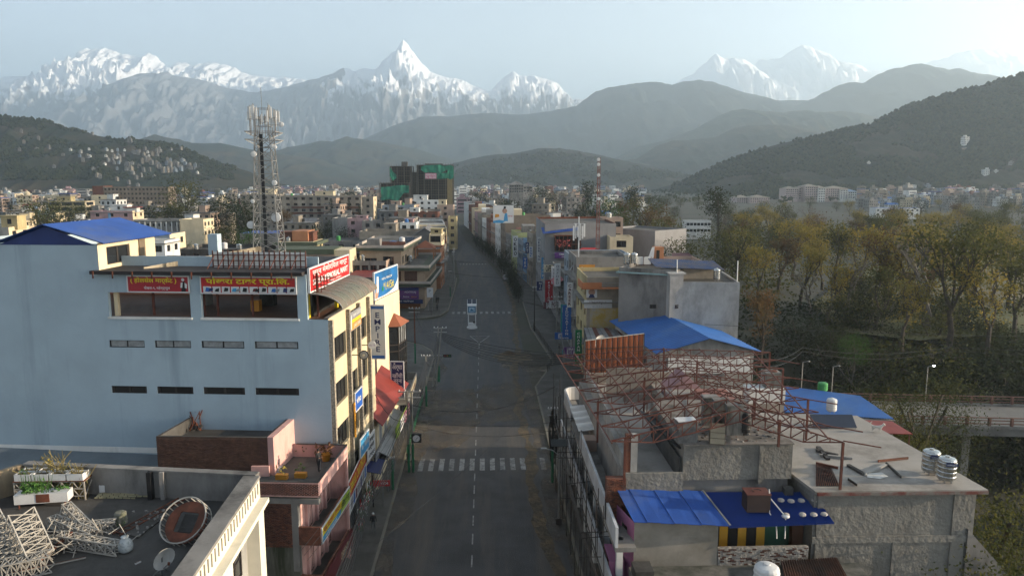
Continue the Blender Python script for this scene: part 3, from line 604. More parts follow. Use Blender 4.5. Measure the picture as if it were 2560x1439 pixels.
# the open hall on the roof
b = MB(); b.box(-24.5, -.1, .3, 12.5, 18.95, zf); b.build('hall_floor', M_TILEFL, tb)
b = MB(); b.box(op[0][0]-1.0, xn-.12, -.55, 11, ZT-.05, ZT+.22); b.build('hall_roof', mat('hall_roof_sheet', (0.035, 0.03, 0.03), 0.8), tb)
for x in [op[0][0]-.7+1.55*i for i in range(13)]:
    if x < xn-.2: b = MB(); b.box(x-.05, x+.05, -.62, -.56, ZT-.35, ZT+.2); b.build('roof_bracket', M_RUST, tb)
b = MB(); b.box(-24.5, xn, 11.4, 11.6, zf, zf+1.2); b.build('back_parapet', M_PINK, tb)
b = MB(); b.box(-24.6, -24.3, .3, 12, zf, ZT-.1); b.build('side_wall', M_CONC, tb)
b = MB()
for x in (op[0][0]+.35,): b.box(x-.15, x+.15, .4, .7, zf, ZT)
b.build('corner_post', M_CREAM, tb)
for i, x in enumerate((op[0][0]+3.0, op[0][0]+7.1, op[1][0]+.8, op[1][0]+3.6, op[1][0]+8.8, xn-.8)):
    b = MB(); b.box(x-.07, x+.07, 1.0, 1.15, zf, ZT)
    for side in (-1, 1):
        for k in range(5):
            w = 1.5-k*.28; z = ZT-.35-k*.3; b.box(x+side*.07, x+side*w, 1.04, 1.10, z-.03, z+.03)
        for k in range(6): xx = x+side*(.07+.24*k); b.box(xx-.03, xx+.03, 1.05, 1.09, ZT-.3-(5-k)*.3, ZT-.2)
    b.build('lattice_column', M_REDOX, tb)
for x, w, m in ((op[0][0]+5.0, .5, M_CONC), (op[1][0]+2.9, 1.2, M_CONCD), (op[1][0]+7.2, .9, M_GREYW)):
    b = MB(); b.box(x-w/2, x+w/2, 5.6, 6.4, zf, ZT); b.build('hall_pier', m, tb)
b = MB(); b.box(op[1][0]+2.6, op[1][0]+3.3, 3.0, 3.6, zf, zf+.9); b.build('orange_counter', SG['orange'], tb)
b = MB()
for z in (zf+.55, zf+1.05, zf+1.5): b.box(op[1][0]+.3, xn-.2, 11.2, 11.28, z-.04, z+.04)
b.build('hall_railing', M_RUST, tb)
b = MB(); b.box(op[0][0], xn, 11.0, 11.1, ZT-.95, ZT-.35); b.build('white_band', M_WHITEP, tb)  # white strip stands in for daylight at the hall's open far side
# notch under the awning
b = MB(); b.box(xn-.3, xn+.0, .4, .75, zf-.2, ZT-1.6); b.box(-1.0, -.75, 5, 5.3, zf-.2, 21); b.build('yellow_post', SG['yellow'], tb)
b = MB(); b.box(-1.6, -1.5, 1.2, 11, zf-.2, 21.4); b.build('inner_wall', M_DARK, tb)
# curved awning from the billboard's foot out over the street
P_ = []; N = 10; y0, y1 = 0.1, 11.2
for i in range(N+1):
    a = i/N*math.pi/2*0.93; x = -1.36+2.5*math.sin(a); z = 19.95+1.3*math.cos(a); P_.append((x, z))
b = MB(); b.sm = False
for k, y in enumerate((y0, y1)): b.v += [(x, y, z) for x, z in P_]
for k, y in enumerate((y0, y1)): b.v += [(x, y, z-.05) for x, z in P_]
M = N+1
b.f = [(i, i+1, M+i+1, M+i) for i in range(N)]+[(2*M+i, 3*M+i, 3*M+i+1, 2*M+i+1) for i in range(N)]+[(i, 2*M+i, 2*M+i+1, i+1) for i in range(N)]; b.m = [0]*len(b.f)
b.build('awning', mat('awning_sheet', (0.135, 0.140, 0.105), 0.6, var=0.2, scale=0.5, c2=(0.2, 0.14, 0.11), mixscale=0.3), tb)
b = MB()
for p, q in zip(P_, P_[1:]): b.bar((p[0], 0, p[1]+.02), (q[0], 0, q[1]+.02), .05)
me = b.mesh('awning_rib', mat('pale_rib', (0.42, 0.42, 0.38), 0.7))
for y in [y0+.03]+[y0+1.4+1.35*i for i in range(7)]: obj('awning_rib', me, tb, (0, y, 0))
# tall end with the gable roof and the yellow stair head
xs_, ap, xl = x18, -WS(112, 562)[0], -WS(-10, 604)[0]; za = WS(112, 562)[1]; ze = 25.0; YD = 8.2
b = MB(); facade(b, (xs_, 0), (xs_, YD), ZT, ze+.05, [(1.1, 4.3, 23.25, 24.65)], .15); b.build('stair_head_wall', M_CREAM, tb)
b = MB(); b.box(xs_-.0, xs_+.1, 5.6, 6.5, ZT+.1, ze); b.build('pipe_shaft', mat('brown_shaft', (0.2, 0.15, 0.1), 0.8), tb)
put_on(tb, UW['dark'], (xs_, 0), (xs_, YD), 1.1, 23.25, 3.2, 1.4, .1)
xe = xs_+.75
corr((ap, -.35, za), (ap, YD+1.6, za), (xe, YD+1.6, ze+.02), (xe, -.35, ze+.02), 30, .03, M_BLUEROOF, 'roof_slope', tb)
corr((ap, YD+1.6, za), (ap, -.35, za), (xl, -.35, ze+.02), (xl, YD+1.6, ze+.02), 30, .03, M_BLUEROOF, 'roof_slope', tb)
b = MB(); b.add([(xl+.2, -.02, ze-.1), (xe-.9, -.02, ze-.1), (ap, -.02, za-.12)], [(0, 1, 2)]); b.build('gable', mat('deep_blue_sheet', (0.02, 0.04, 0.16), 0.6), tb)
for k in range(3):
    y = 1.5+k*1.6; t0, t1 = .10, .58
    p = lambda t, yy: (lerp(ap, xe, t), yy, lerp(za, ze+.02, t)+.07)
    b = MB(); b.slab([p(t0, y), p(t1, y), p(t1, y+.85), p(t0, y+.85)], .02); b.build('skylight_sheet', mat('skylight_grp', (0.28, 0.27, 0.23), 0.5), tb)
b = MB(); b.box(xs_+.02, xn, 3.0, 3.2, ZT+.2, ZT+1.0); b.box(xs_+6.1, xs_+6.9, 5.5, 6.3, ZT, ZT+2.6); b.build('roof_wall', M_BLUEW, tb)
b = MB(); b.add([(xs_+3.0, 1.0, ZT+.2), (xs_+9.4, 8.5, ZT+.2), (xs_+9.4, 8.5, ZT+1.35), (xs_+3.0, 1.0, ZT+.35)], [(0, 1, 2, 3)]); b.build('stained_parapet', mat('stained_cream', (0.42, 0.36, 0.26), .9, c2=(.12, .1, .07), mixscale=.5, streak=.2, mixat=.5), tb)
# lean-to sheet roof at the foot of the blue wall
t = thing('lean_to', 'grey sheet lean-to roof against the foot of the blue wall', 'lean-to', (B0[0], B0[1], 0), -A55)
corr((-30, -.02, 8.5), (-9.8, -.02, 8.0), (-9.8, -8.5, 6.2), (-30, -8.5, 6.2), 60, .03, mat('sheet_bluegrey', (0.16, 0.19, 0.21), 0.7, var=.2, scale=.4), 'roof_sheet', t)
b = MB(); b.box(-30, -9.8, -.05, -.02, 8.3, 8.75); b.build('flashing', M_WHITEP, t); b = MB(); b.box(-30, -9.9, -8.4, -8.2, 0, 6.15); b.build('wall', M_CONCD, t)
# --- billboards on the tower block
def bsign(name, label, c00, c11, base, marks, out=0.06, border=None, cat='banner', t=0.06, group=None):
    s0, z1 = WS(*c00); s1, z0 = WS(*c11); v = bp(s0, -out-t); return sign(name, label, s0-s1, z1-z0, (v[0], v[1], z0), -A55, base, marks, t, border, cat, group=group)
W, Ye = SG['white'], SG['yellow']
r_ = bsign('banner', 'red banner with yellow script and a waiter figure over the hall opening', (318, 688), (476, 731), SG['crimson'], [('t', '( होलसेल मार्केट )', .06, .80, .50, .93, Ye, .02), ('t', 'पोखरा-९, महेन्द्रपुल', .27, .69, .14, .38, W, .01),
    ('p', [(.87, .05), (.94, .05), (.95, .55), (.92, .7), (.88, .6)], SG['black']), ('p', [(.86, .3), (.89, .3), (.90, .62), (.87, .6)], W), ('p', [(.93, .3), (.96, .25), (.97, .5), (.93, .6)], W), ('d', .905, .78, .12, W)], border=W)
prods = [('r', .03+.097*i, .03+.097*i+.085, .07, .42, W) for i in range(10)]
blobs = []
for i, (x, c) in enumerate(((.05, 'blue'), (.085, 'navy'), (.15, 'black'), (.245, 'black'), (.33, 'sky'), (.37, 'grey'), (.44, 'black'), (.545, 'maroon'), (.57, 'black'), (.64, 'black'), (.74, 'blue'), (.78, 'grey'), (.86, 'navy'), (.93, 'black'))):
    blobs.append(('p', [(x, .13), (x+.045, .11+.04*(i % 2)), (x+.05, .34), (x+.012, .37-.05*(i % 3))], SG[c]))
bsign('banner', 'long red banner with large yellow script above a row of product pictures', (501, 690), (743, 735), SG['red'], [('t', 'पोखरा टावर प्रा.िल.', .06, .93, .46, .97, Ye, .03)]+prods+blobs, border=W)
# SARUN board stands along the awning's top edge, facing the street
p0 = bp(1.36, 0.1); ang = math.atan2(BF[1], BF[0])
sign('billboard', 'large red billboard reading SARUN MEMORIAL MART above the curved awning', 10.9, 1.9, (p0[0], p0[1], 21.3), ang, SG['red'],
     [('t', 'सरून मेमोरियल मार्ट', .07, .94, .56, .93, W, .02), ('t', 'SARUN MEMORIAL MART', .07, .95, .25, .52, W, .035), ('t', 'महेन्द्रपुल र चिप्लेढुंगा', .42, .76, .08, .2, W, .01)], .14, W, 'billboard')
# white billboard seen from behind with its red lattice
t = thing('billboard', 'white billboard seen from behind with red square lattice on the roof', 'billboard', (B0[0], B0[1], 0), -A55)
xa, xb = -WS(500, 660)[0], -2.3
b = MB(); b.box(xa, xb, 2.2, 2.3, ZT+.2, ZT+1.45); b.build('board', M_WHITEP, t)
for i in range(19): x = lerp(xa, xb, i/18); b = MB(); b.box(x-.035, x+.035, 2.12, 2.19, ZT+.1, ZT+1.6); b.build('upright', M_REDOX, t)
for z in (ZT+.35, ZT+.8, ZT+1.25): b = MB(); b.box(xa, xb, 2.06, 2.115, z-.03, z+.03); b.build('rail', M_REDOX, t)
b = MB()
for i in range(0, 18, 2): b.bar((lerp(xa, xb, (i+.5)/18), 2.0, ZT+1.2), (lerp(xa, xb, i/18), 1.1, ZT+.24), .05)
b.build('braces', M_REDOX, t)
# signs on the cream front
fs = lambda name, label, tt, z, w, h, base, marks, out=.34, cat='sign', border=None: sign(name, label, w, h, (*bp(-out, tt), z), ang, base, marks, .08, border, cat)
fs('sign', 'worn grey and orange banner at the top of the cream front', 4.8, 17.3, 3.5, 1.6, SG['grey'], [('r', .02, .98, .05, .4, SG['orange']), ('r', .02, .98, .42, .58, SG['yellow']), ('t', 'RAJA HOUSE', .22, .95, .64, .9, W), ('t', 'LUNCH / DINNER', .3, .92, .12, .32, W), ('p', [(.02, .1), (.12, .1), (.13, .9), (.05, .8)], W)])
fs('sign', 'small blue phone shop sign reading vivo on the cream front', 5.5, 10.1, 2.4, 1.75, mat('vivo_blue', (.02, .10, .42), .5), [('t', 'vivo', .2, .8, .35, .7, W, .03)], border=W)
fs('sign', 'slanted sky blue sign with white letters low on the cream front', 5.2, 6.1, 3.0, 1.7, SG['sky'], [('d', .25, .45, .2, W), ('t', 'UNLIMITED', .45, .92, .35, .65, W, .02)], out=.75, border=W)
fs('sign', 'white board of black hand lettering beside the sky blue sign', 8.5, 4.4, 2.8, 2.3, W, [('t', 'मोबाइल', .08, .92, .68, .93, SG['black'], .03), ('t', 'मर्मत', .08, .85, .38, .6, SG['black'], .03), ('t', 'केन्द्र', .1, .9, .08, .3, SG['black'], .03)], out=.5)
fs('sign', 'narrow orange vertical strip sign on the cream front', 4.7, 8.2, .34, 3.0, mat('strip_orange', (.65, .30, .02), .5), [('v', 'PHONES', .25, .75, .05, .95, SG['black'])], out=.5)
t = thing('sign', 'round black disc sign standing out from the cream front', 'sign', (*bp(-1.1, 6.0), 15.1))
b = MB(); b.lathe((0, 0, 0), [(.4, 0), (.4, .12)], 24, 'y'); b.build('disc', SG['black'], t); b = MB(); b.lathe((0, -.125, 0), [(.33, 0), (.26, .01), (.26, .02)], 24, 'y'); b.build('ring', M_GALV, t); b = MB(); b.bar((-1.1, .0, 0), (-.35, 0, 0), .07); b.build('bracket', M_FRAME, t); b = MB(); b.lathe((0, -.2, 0), [(.1, 0), (.09, .02)], 16, 'y'); b.build('emblem', SG['cream'], t)
t = thing('sign', 'round pale grey disc sign with small purple letters on the cream front', 'sign', (*bp(-1.0, 9.3), 15.2))
b = MB(); b.lathe((0, 0, 0), [(.36, 0), (.36, .1)], 24, 'y'); b.build('disc', W, t); b = MB(); letters(b, 'IELTS', -.26, .26, -.07, .09, -.105); b.build('lettering', SG['purple'], t); b = MB(); b.bar((-1.0, .0, 0), (-.3, 0, 0), .07); b.build('bracket', M_FRAME, t)
v = bp(-.25, 11.75); sign('sign', 'tall white vertical sign reading EMPIRE on the corner of the cream front', 1.35, 5.1, (v[0], v[1], 13.3), -.1, W, [('r', .02, .98, .01, .07, SG['blue']), ('r', .02, .98, .93, .98, SG['blue']), ('v', 'EMPIRE', .2, .8, .12, .88, SG['navy'], .015)], .2, W)

# --- second cream building with the blue telephone billboard
c2 = [(-10.6, 81.0), (-8.9, 100.0), (-22, 101.5), (-22, 81.4)]
P1 = AZ(938, 753, 16.2); P2 = AZ(998, 724, 16.2)
c2 = [(P1.x, P1.y), (P2.x, P2.y), (P2.x-12, P2.y+2), (P1.x-10, P1.y+1.2)]
t = building('cream_building', 'cream plastered building with a glass stair bay below the blue billboard', 'building', c2, 15.6, M_CREAM, wins=[(0, (), 1, 1, 1, 'dark')], parapet=.6, capm=M_RUST, edges={3: mat('lilac_plaster', (.42, .36, .38), .85)})
# grey-lilac end wall with small openings
P, d, n, L = edge_frame(c2[3], c2[0])
for s, z, w, h in ((L-1.6, 14.0, .5, .6), (L-2.3, 10.7, 1.1, .8), (L-2.3, 8.1, 1.1, 1.9), (L-2.2, 4, 1.1, 1.4)):
    put_on(t, UW['black'], c2[3], c2[0], s, z, w, h, .0)
P, d, n, L = edge_frame(c2[0], c2[1])
br = MB(); q0 = P+d*(L*.50)+n*.02; q1 = P+d*(L*.97)+n*.02; br.prism([(q0.x, q0.y), (q1.x, q1.y), (q1.x+n.x*1.0-d.x*.6, q1.y+n.y*1.0-d.y*.6), (q0.x+n.x*1.0+d.x*.6, q0.y+n.y*1.0+d.y*.6)], 1.2, 12.4); br.build('glass_bay', M_GLASS, t)
A_, B_ = q0+n*1.0+d*.6, q1+n*1.0-d*.6
for z in (2.6, 5.0, 7.4, 9.3, 10.1, 12.3):
    b = MB(); b.bar((*q0[:2], z), (*A_[:2], z), .12); b.bar((*A_[:2], z), (*B_[:2], z), .12); b.bar((*B_[:2], z), (*q1[:2], z), .12); b.build('transom', M_FRAME, t)
for k in range(5): p = A_.lerp(B_, k/4); b = MB(); b.bar((p.x, p.y, 1.2), (p.x, p.y, 12.4), .12); b.build('mullion', M_FRAME, t)
for k in range(6):
    p = A_.lerp(B_, (k+.3)/6.2)+n*.01; q = A_.lerp(B_, (k+.8)/6.2)+n*.01; b = MB(); b.quad((p.x, p.y, 10.2), (q.x, q.y, 10.2), (q.x, q.y, 12.2), (p.x, p.y, 12.2)); b.build('curtain', M_CURT, t)
b = MB(); e0, e1 = q0-d*.3, q1+d*.3; f0, f1 = A_+n*.4-d*.3, B_+n*.4+d*.3; m0 = (e0+e1)/2
b.add([(*e0[:2], 12.4), (*f0[:2], 12.4), (*f1[:2], 12.4), (*e1[:2], 12.4), (*m0[:2], 13.7)], [(0, 1, 4), (1, 2, 4), (2, 3, 4), (0, 3, 2, 1)]); b.build('canopy_roof', mat('terracotta_roof', (.30, .10, .05), .8), t)
b = MB(); b.box(0, 1, 0, 1, 0, 1)
sign('billboard', 'blue and white telephone billboard with the number *1415# on the cream roof', L*.98, 3.2, (P.x+d.x*.1-n.x*.1, P.y+d.y*.1-n.y*.1, 16.25), math.atan2(d.y, d.x), mat('poster_blue', (.02, .14, .36), .45, var=.5, scale=.25),
     [('p', [(.0, .0), (.12, .0), (.17, .3), (.17, .78), (.10, .80), (.06, .3), (.0, .2)], SG['skin']), ('p', [(.08, .22), (.16, .25), (.17, .8), (.10, .82)], W), ('p', [(.25, .0), (1, .0), (1, .55), (.93, .35), (.8, .16), (.6, .08)], SG['white']), ('d', .33, .30, .30, SG['green']), ('t', '*1415#', .36, .80, .18, .52, Ye, .0), ('t', 'NEPAL TELECOM', .3, .72, .62, .7, W)], .15, W, 'billboard', legs=.5)
# --- red sheet roof between the two
t = thing('red_roofed_house', 'low house under a dark red sheet roof beside the cream front', 'house')
r0 = AZ(917, 905, 8.0); r1 = AZ(1000, 937, 6.5); r2 = AZ(922, 1000, 6.2); y0 = 69.5
corr((-12.0, 68.2, 8.8), (-12.0, 83.0, 8.8), (-8.9, 83.0, 6.6), (-9.9, 68.2, 6.6), 26, .035, M_REDROOF, 'roof', t)
b = MB(); b.box(-15, -10.5, 68.6, 82.6, 0, 6.5); b.build('wall', M_CREAM, t)
for y in (70, 73.5, 77, 80): obj('window', UW['white'], t, (-10.44, y, 3.9), R(90), scale=(1.5, 1, 2.2))
# --- arcade of shops below, awnings and boards along the pavement
t = thing('shop_row', 'row of small shuttered shops with sheet awnings below the red roof', 'shops')
b = MB(); b.box(-13.0, -11.25, 57.5, 67.9, 0, 3.6); b.box(-10.4, -9.6, 69, 82.5, 3.0, 3.25); b.build('wall', M_CONCD, t)
for y in (58, 61.3, 64.6): obj('shutter', UW['gshut'], t, (-11.22, y, .15), R(90), scale=(2.9, 1, 2.6))
b = MB(); b.slab([(-11.3, 68.5, 4.4), (-9.3, 68.5, 3.5), (-9.3, 82, 3.5), (-11.3, 82, 4.4)], .06); b.build('awning_sheet', M_GALV, t)
b = MB(); b.slab([(-11.9, 64.8, 3.75), (-9.7, 64.8, 3.3), (-9.7, 68.2, 3.3), (-11.9, 68.2, 3.75)], .06); b.build('awning_sheet', SG['navy'], t)
for y in (64.9, 68.1, 73, 77.5, 81.8): b = MB(); b.bar((-9.5, y, .1), (-9.5, y, 3.5), .09); b.build('post', M_GALV, t)
yy = ang
sign('sign', 'red and blue sign of a computer shop hung with bunting over the pavement', 8.2, 2.7, (-11.0, 56.6, 3.2), R(89.5), SG['white'], [('r', 0, 1, .48, 1, SG['red']), ('t', 'OMKAR CAR DECOR', .05, .95, .58, .92, Ye, .03)]+[('p', [(.06+.13*i, .08), (.15+.13*i, .05), (.16+.13*i, .42), (.08+.13*i, .38)], SG[c]) for i, c in enumerate(('grey', 'blue', 'maroon', 'grey', 'navy', 'grey', 'blue'))], .1)
b = MB()
q = random.Random(4)
for i in range(90):
    y = 56.8+8*q.random(); z = 2.9-q.random()*1.6; x = -10.7+.5*q.random(); b.k = q.randrange(3); b.box(x, x+.05, y, y+.22, z, z+.3)
t = thing('bunting', 'strings of small red and green packets hanging below the red sign', 'bunting'); b.build('packets', [SG['red'], M_LEAF, SG['white']], t, kind='stuff')
b = MB(); b.bar((-10.45, 56.8, 2.95), (-10.45, 64.8, 2.95), .04); b.bar((-10.7, 56.8, 2.3), (-10.7, 64.8, 2.3), .04); b.bar((-10.4, 64.7, 0), (-10.4, 64.7, 3.2), .1); b.build('rack', M_FRAME, t)
sign('sign', 'small red sign with white letters standing out over the pavement', 1.5, .55, (-10.2, 63.6, 2.6), 0, SG['red'], [('t', 'ATM', .4, .9, .3, .75, W)], .1)
sign('sign', 'grey board with white script above the pavement awnings', 8.5, 1.0, (-10.4, 67.2, 3.3), R(88), SG['grey'], [('t', 'होटल एण्ड रेष्टुरेन्ट', .08, .9, .2, .8, W, .01)], .1)
sign('sign', 'white and red shop board with green end over the awning', 8.6, 1.3, (-9.25, 73.6, 3.3), R(87), SG['lime'], [('r', .5, 1, 0, 1, SG['pink']), ('r', .25, .55, 0, 1, W), ('t', 'FRESH FRUIT', .55, .95, .3, .7, W)], .1)
v = AZ(990, 1005, 3.2)
sign('sign', 'black vertical board with white script on a post beside the red roof', 1.5, 4.3, (-10.6, 80.5, 5.6), -.12, SG['navy'], [('t', 'अर्घा', .12, .88, .74, .9, W, .02), ('t', 'खाँची', .1, .9, .56, .70, W, .02), ('t', 'सुन', .2, .85, .39, .53, W, .02), ('t', 'चाँदी', .15, .9, .22, .36, W, .02), ('t', 'पसल', .12, .88, .06, .19, W, .02), ('d', .3, .94, .1, W)], .12, W)
t = thing('canopy', 'flat concrete canopy with a low parapet over the corner shop', 'canopy')
b = MB(); b.box(-11.8, -8.9, 82.6, 93, 4.2, 4.35); b.box(-9.0, -8.9, 82.6, 93, 4.35, 5.3); b.box(-11.8, -8.9, 92.9, 93, 4.35, 5.3); b.build('slab', M_GREYW, t); b = MB(); b.box(-12.5, -10.6, 82.7, 92.8, 0, 4.2); b.build('wall', M_CREAM, t)
for y in (83.5, 86.5, 89.5): obj('shutter', UW['gshut'], t, (-10.55, y, .15), R(90), scale=(2.5, 1, 2.7))
sign('sign', 'cream board with red letters on the flat canopy', 7, .95, (-8.8, 84, 4.35), R(90), SG['cream'], [('t', 'KARNALI PHARMACY', .06, .94, .25, .75, SG['maroon'])], .06)
t = thing('kiosk', 'small stall under an orange tiled hood on the pavement corner', 'stall')
b = MB(); b.box(-12.4, -10.6, 98, 101.5, 0, 2.3); b.build('wall', M_CREAM, t); b = MB(); b.add([(-12.7, 97.6, 2.3), (-10.2, 97.6, 2.3), (-10.2, 101.9, 2.3), (-12.7, 101.9, 2.3), (-11.6, 99, 3.3), (-11.6, 100.6, 3.3)], [(0, 1, 4), (1, 2, 5, 4), (2, 3, 5), (3, 0, 4, 5), (3, 2, 1, 0)]); b.build('roof', mat('faded_orange_tile', (.36, .15, .09), .85), t)
# --- pink house with roof terrace in front of the blue wall
PK = R(5.0); K0 = (-11.45, 48.3)
pk = thing('pink_house', 'pink house with brick end wall, balconies and a planted roof terrace', 'house', (K0[0], K0[1], 0), -PK)
PWD = 5.3; hk = lambda u, v: hit(u, v, K0, (math.sin(PK), math.cos(PK)))            # along the street edge
ZP = 9.5
b = MB(); D_ = 7.3
facade(b, (-PWD, 0), (0, 0), 8.45, ZP); facade(b, (0, 0), (0, D_), 8.55, ZP)
b.quad((0, D_, 0), (0, D_, ZP), (-5, D_, ZP), (-5, D_, 0)); b.build('terrace_parapet', [M_PINK], pk)
b = MB(); b.box(-PWD, -.15, .15, D_, 8.3, 8.45); b.build('roof', M_ROOFC, pk)
b = MB(); b.box(-PWD, .02, -.02, .12, ZP, ZP+.05); b.box(-.13, .02, .12, D_, ZP, ZP+.05); b.box(-4, 0, D_-.15, D_, ZP, ZP+.05); b.build('coping', M_CONCD, pk)
b = MB(); b.box(-PWD, 0, .13, .16, 8.45, ZP); b.box(-.16, -.13, .16, D_, 8.45, ZP); b.build('parapet_inner', M_CONCD, pk)
brick_courses((K0[0]-PWD*math.cos(PK), K0[1]+PWD*math.sin(PK)), K0, 8.55, ZP-.05, None, M_BRICK)
bc = [o for o in col.objects if o.name.startswith('brick_courses')][-1]
bc.parent = pk; bc.matrix_parent_inverse = (Matrix.Translation((K0[0], K0[1], 0)) @ Matrix.Rotation(-PK, 4, 'Z')).inverted()
b = MB(); b.box(-PWD, 0, -.02, .4, 7.95, 8.3); b.box(-1.95, -1.5, -.015, .4, 3.0, 7.95); b.build('beam', M_CONC, pk)
b = MB(); b.box(-PWD, -1.95, .02, .3, 4.75, 7.95); b.build('brick_panel', M_BRICK, pk)
W2 = lambda x: (K0[0]+x*math.cos(PK), K0[1]-x*math.sin(PK))
brick_courses(W2(-PWD), W2(-1.95), 4.8, 7.9, None, M_BRICK, out=.04, seed=5)
bc = [o for o in col.objects if o.name.startswith('brick_courses')][-1]
bc.parent = pk; bc.matrix_parent_inverse = (Matrix.Translation((K0[0], K0[1], 0)) @ Matrix.Rotation(-PK, 4, 'Z')).inverted()
b = MB(); b.box(-PWD, -1.5, -.01, .3, -.1, 4.75); b.box(-PWD, -PWD+.2, .3, D_, 0, 8.4); b.build('stained_wall', mat('stained_concrete', (.20, .19, .16), .95, c2=(.055, .06, .035), mixscale=.9, streak=.12, mixat=.47), pk)
b = MB(); b.box(-1.52, -1.45, .4, D_, 0, 8.3); b.box(-1.6, -.2, .0, .25, 0, .2); b.quad((-1.5, D_-.05, 0), (0, D_-.05, 0), (0, D_-.05, 8.4), (-1.5, D_-.05, 8.4)); b.build('inner_wall', M_PINK, pk)
for y in (1.2, 3.4, 5.4):
    b = MB(); b.box(-1.45, -1.25, y, y+.3, 0, 8.3); b.build('pilaster', M_PINK, pk)
for z in (6.0, 2.6):
    for y in (1.7, 3.8, 5.8): obj('door', UW['shut'], pk, (-1.44, y, z-.75), R(90), scale=(1.0, 1, 2.0))
for z in (5.1, 1.55):
    b = MB(); b.box(-1.5, 0, .02, D_, z-.15, z); b.build('balcony_floor', M_ROOFC, pk)
    b = MB(); b.box(-1.5, 0, -.01, .2, z-.15, z+1.15); b.box(-.15, -.02, .2, D_, z, z+1.05); b.build('balcony_wall', M_BRICK if z > 3 else M_BRICK, pk)
b = MB(); b.box(-.2, 0, D_-.2, D_, 0, 8.5); b.build('end_post', M_PINK, pk)
bx = lambda y, out=.06: (K0[0]+out*math.cos(PK)+y*math.sin(PK), K0[1]-out*math.sin(PK)+y*math.cos(PK))
v = bx(0.1, .1); sign('banner', 'long yellow and blue shop banner along the pink balcony', 7.1, 1.15, (*v, 5.02), R(90)-PK, SG['yellow'], [('p', [(0, 0), (1, 0), (1, .35), (.0, .42)], SG['sky']), ('p', [(.62, 0), (1, 0), (1, 1), (.72, 1)], SG['lime']), ('t', 'न्यू स्टाइल टेलर्स', .05, .62, .5, .92, SG['red'], .02), ('t', 'सिलाई केन्द्र', .66, .98, .2, .8, SG['black'], .03), ('t', 'मोबाइल', .1, .5, .08, .34, W)], .05, W)
v = bx(-.3, .2); sign('sign', 'dark maroon sign with pale letters reading ORIENT on the lower balcony', 7.6, 1.25, (*v, 1.35), R(90)-PK, SG['maroon'], [('t', 'ORIENT', .55, .82, .3, .75, SG['cream']), ('t', 'SUITING', .62, .78, .1, .2, SG['cream'])], .12)
# brick roof room with a pink street face
def bxm(u, v, z): p = AZ(u, v, z); return (p.x, p.y)
q = [bxm(390, 1090, 11.3), bxm(668, 1093, 11.3), bxm(726, 1043, 11.3), bxm(478, 1040, 11.3)]
t = building('brick_annexe', 'dark brick annexe with open roof and a sunlit pink edge by the blue wall', 'annexe', q, 10.35, mat('sooty_brick', (.105, .06, .042), .95, var=.4, scale=2.5, c2=(.05, .04, .033), mixscale=.45, mixat=.5, bump=.4, bscale=9), mat('roof_dark', (.085, .08, .074), .95, c2=(.05, .046, .04), mixscale=.4), parapet=.95, capm=M_CONCD, edges={1: M_PINK})
brick_courses(q[0], q[1], 7.0, 11.22, t, mat('sooty_brick2', (.12, .062, .042), .95, var=.4, scale=2.5), out=.03, seed=9)
b = MB(); b.prism([q[1], (q[1][0]+.45, q[1][1]-.1), (q[2][0]+.45, q[2][1]), q[2]], 8.3, 11.33); b.build('pink_parapet', M_PINK, t)
b = MB(); b.prism([(q[1][0]-1.2, q[1][1]-.25), (q[1][0]+.1, q[1][1]-.3), (q[1][0]+.1, q[1][1]-.05), (q[1][0]-1.2, q[1][1]-.02)], 7.4, 9.2); b.build('pink_pier', M_PINK, t)
c = bxm(490, 1072, 10.4); t = thing('scrap_pile', 'rusty pipes and rags heaped on the brick annexe roof', 'scrap', (c[0], c[1], 10.35)); b = MB(); r_ = random.Random(3)
for i in range(16): a = r_.uniform(0, 6); b.bar((r_.uniform(-.5, .5), r_.uniform(-.4, .4), .03), (r_.uniform(-.6, .6), r_.uniform(-.4, .4), r_.uniform(.4, 1.6)), .06)
b.build('pipes', M_RUST, t); b = MB(); plant(b, 0, 0, 0, .8, .5, 30, 2, .25); b.build('rags', M_CONCD, t)
# terrace planters, pots and a clothes pole
for i, (u, v, m) in enumerate(((697, 1135, W), (722, 1136, W), (743, 1137, SG['orange']), (766, 1138, W), (688, 1178, W), (705, 1196, SG['orange']), (752, 1192, SG['orange']))):
    p = AZ(u, v, 8.46); t = thing('planter', ['white planter box by the pink edge', 'white planter box full of leaves', 'orange planter box between two white ones', 'white planter box with a cloth on it', 'white planter box by the terrace front', 'orange pot at the terrace front with yellow flowers beside it', 'orange pot with red flowers at the terrace front'][i], 'planter', p, -PK, 'planters on the pink terrace')
    b = MB(); b.box(-.42, .42, -.2, .2, 0, .36); b.build('box', m, t); b = MB(); plant(b, 0, 0, .3, .4, .5 if i < 4 else .7, 26, i, .11); b.build('leaves', M_LEAF2 if i == 5 else M_LEAF, t)
p = AZ(815, 1150, 8.46); t = thing('potted_plant', 'large leafy plant in an orange pot behind the standing man', 'plant', p); b = MB(); b.lathe((0, 0, 0), [(.28, 0), (.42, .55), (.38, .55)], 12); b.build('pot', SG['orange'], t); b = MB(); plant(b, 0, 0, .5, .8, .8, 40, 5, .2); b.build('leaves', mat('red_leaf', (.16, .07, .03), .8), t)

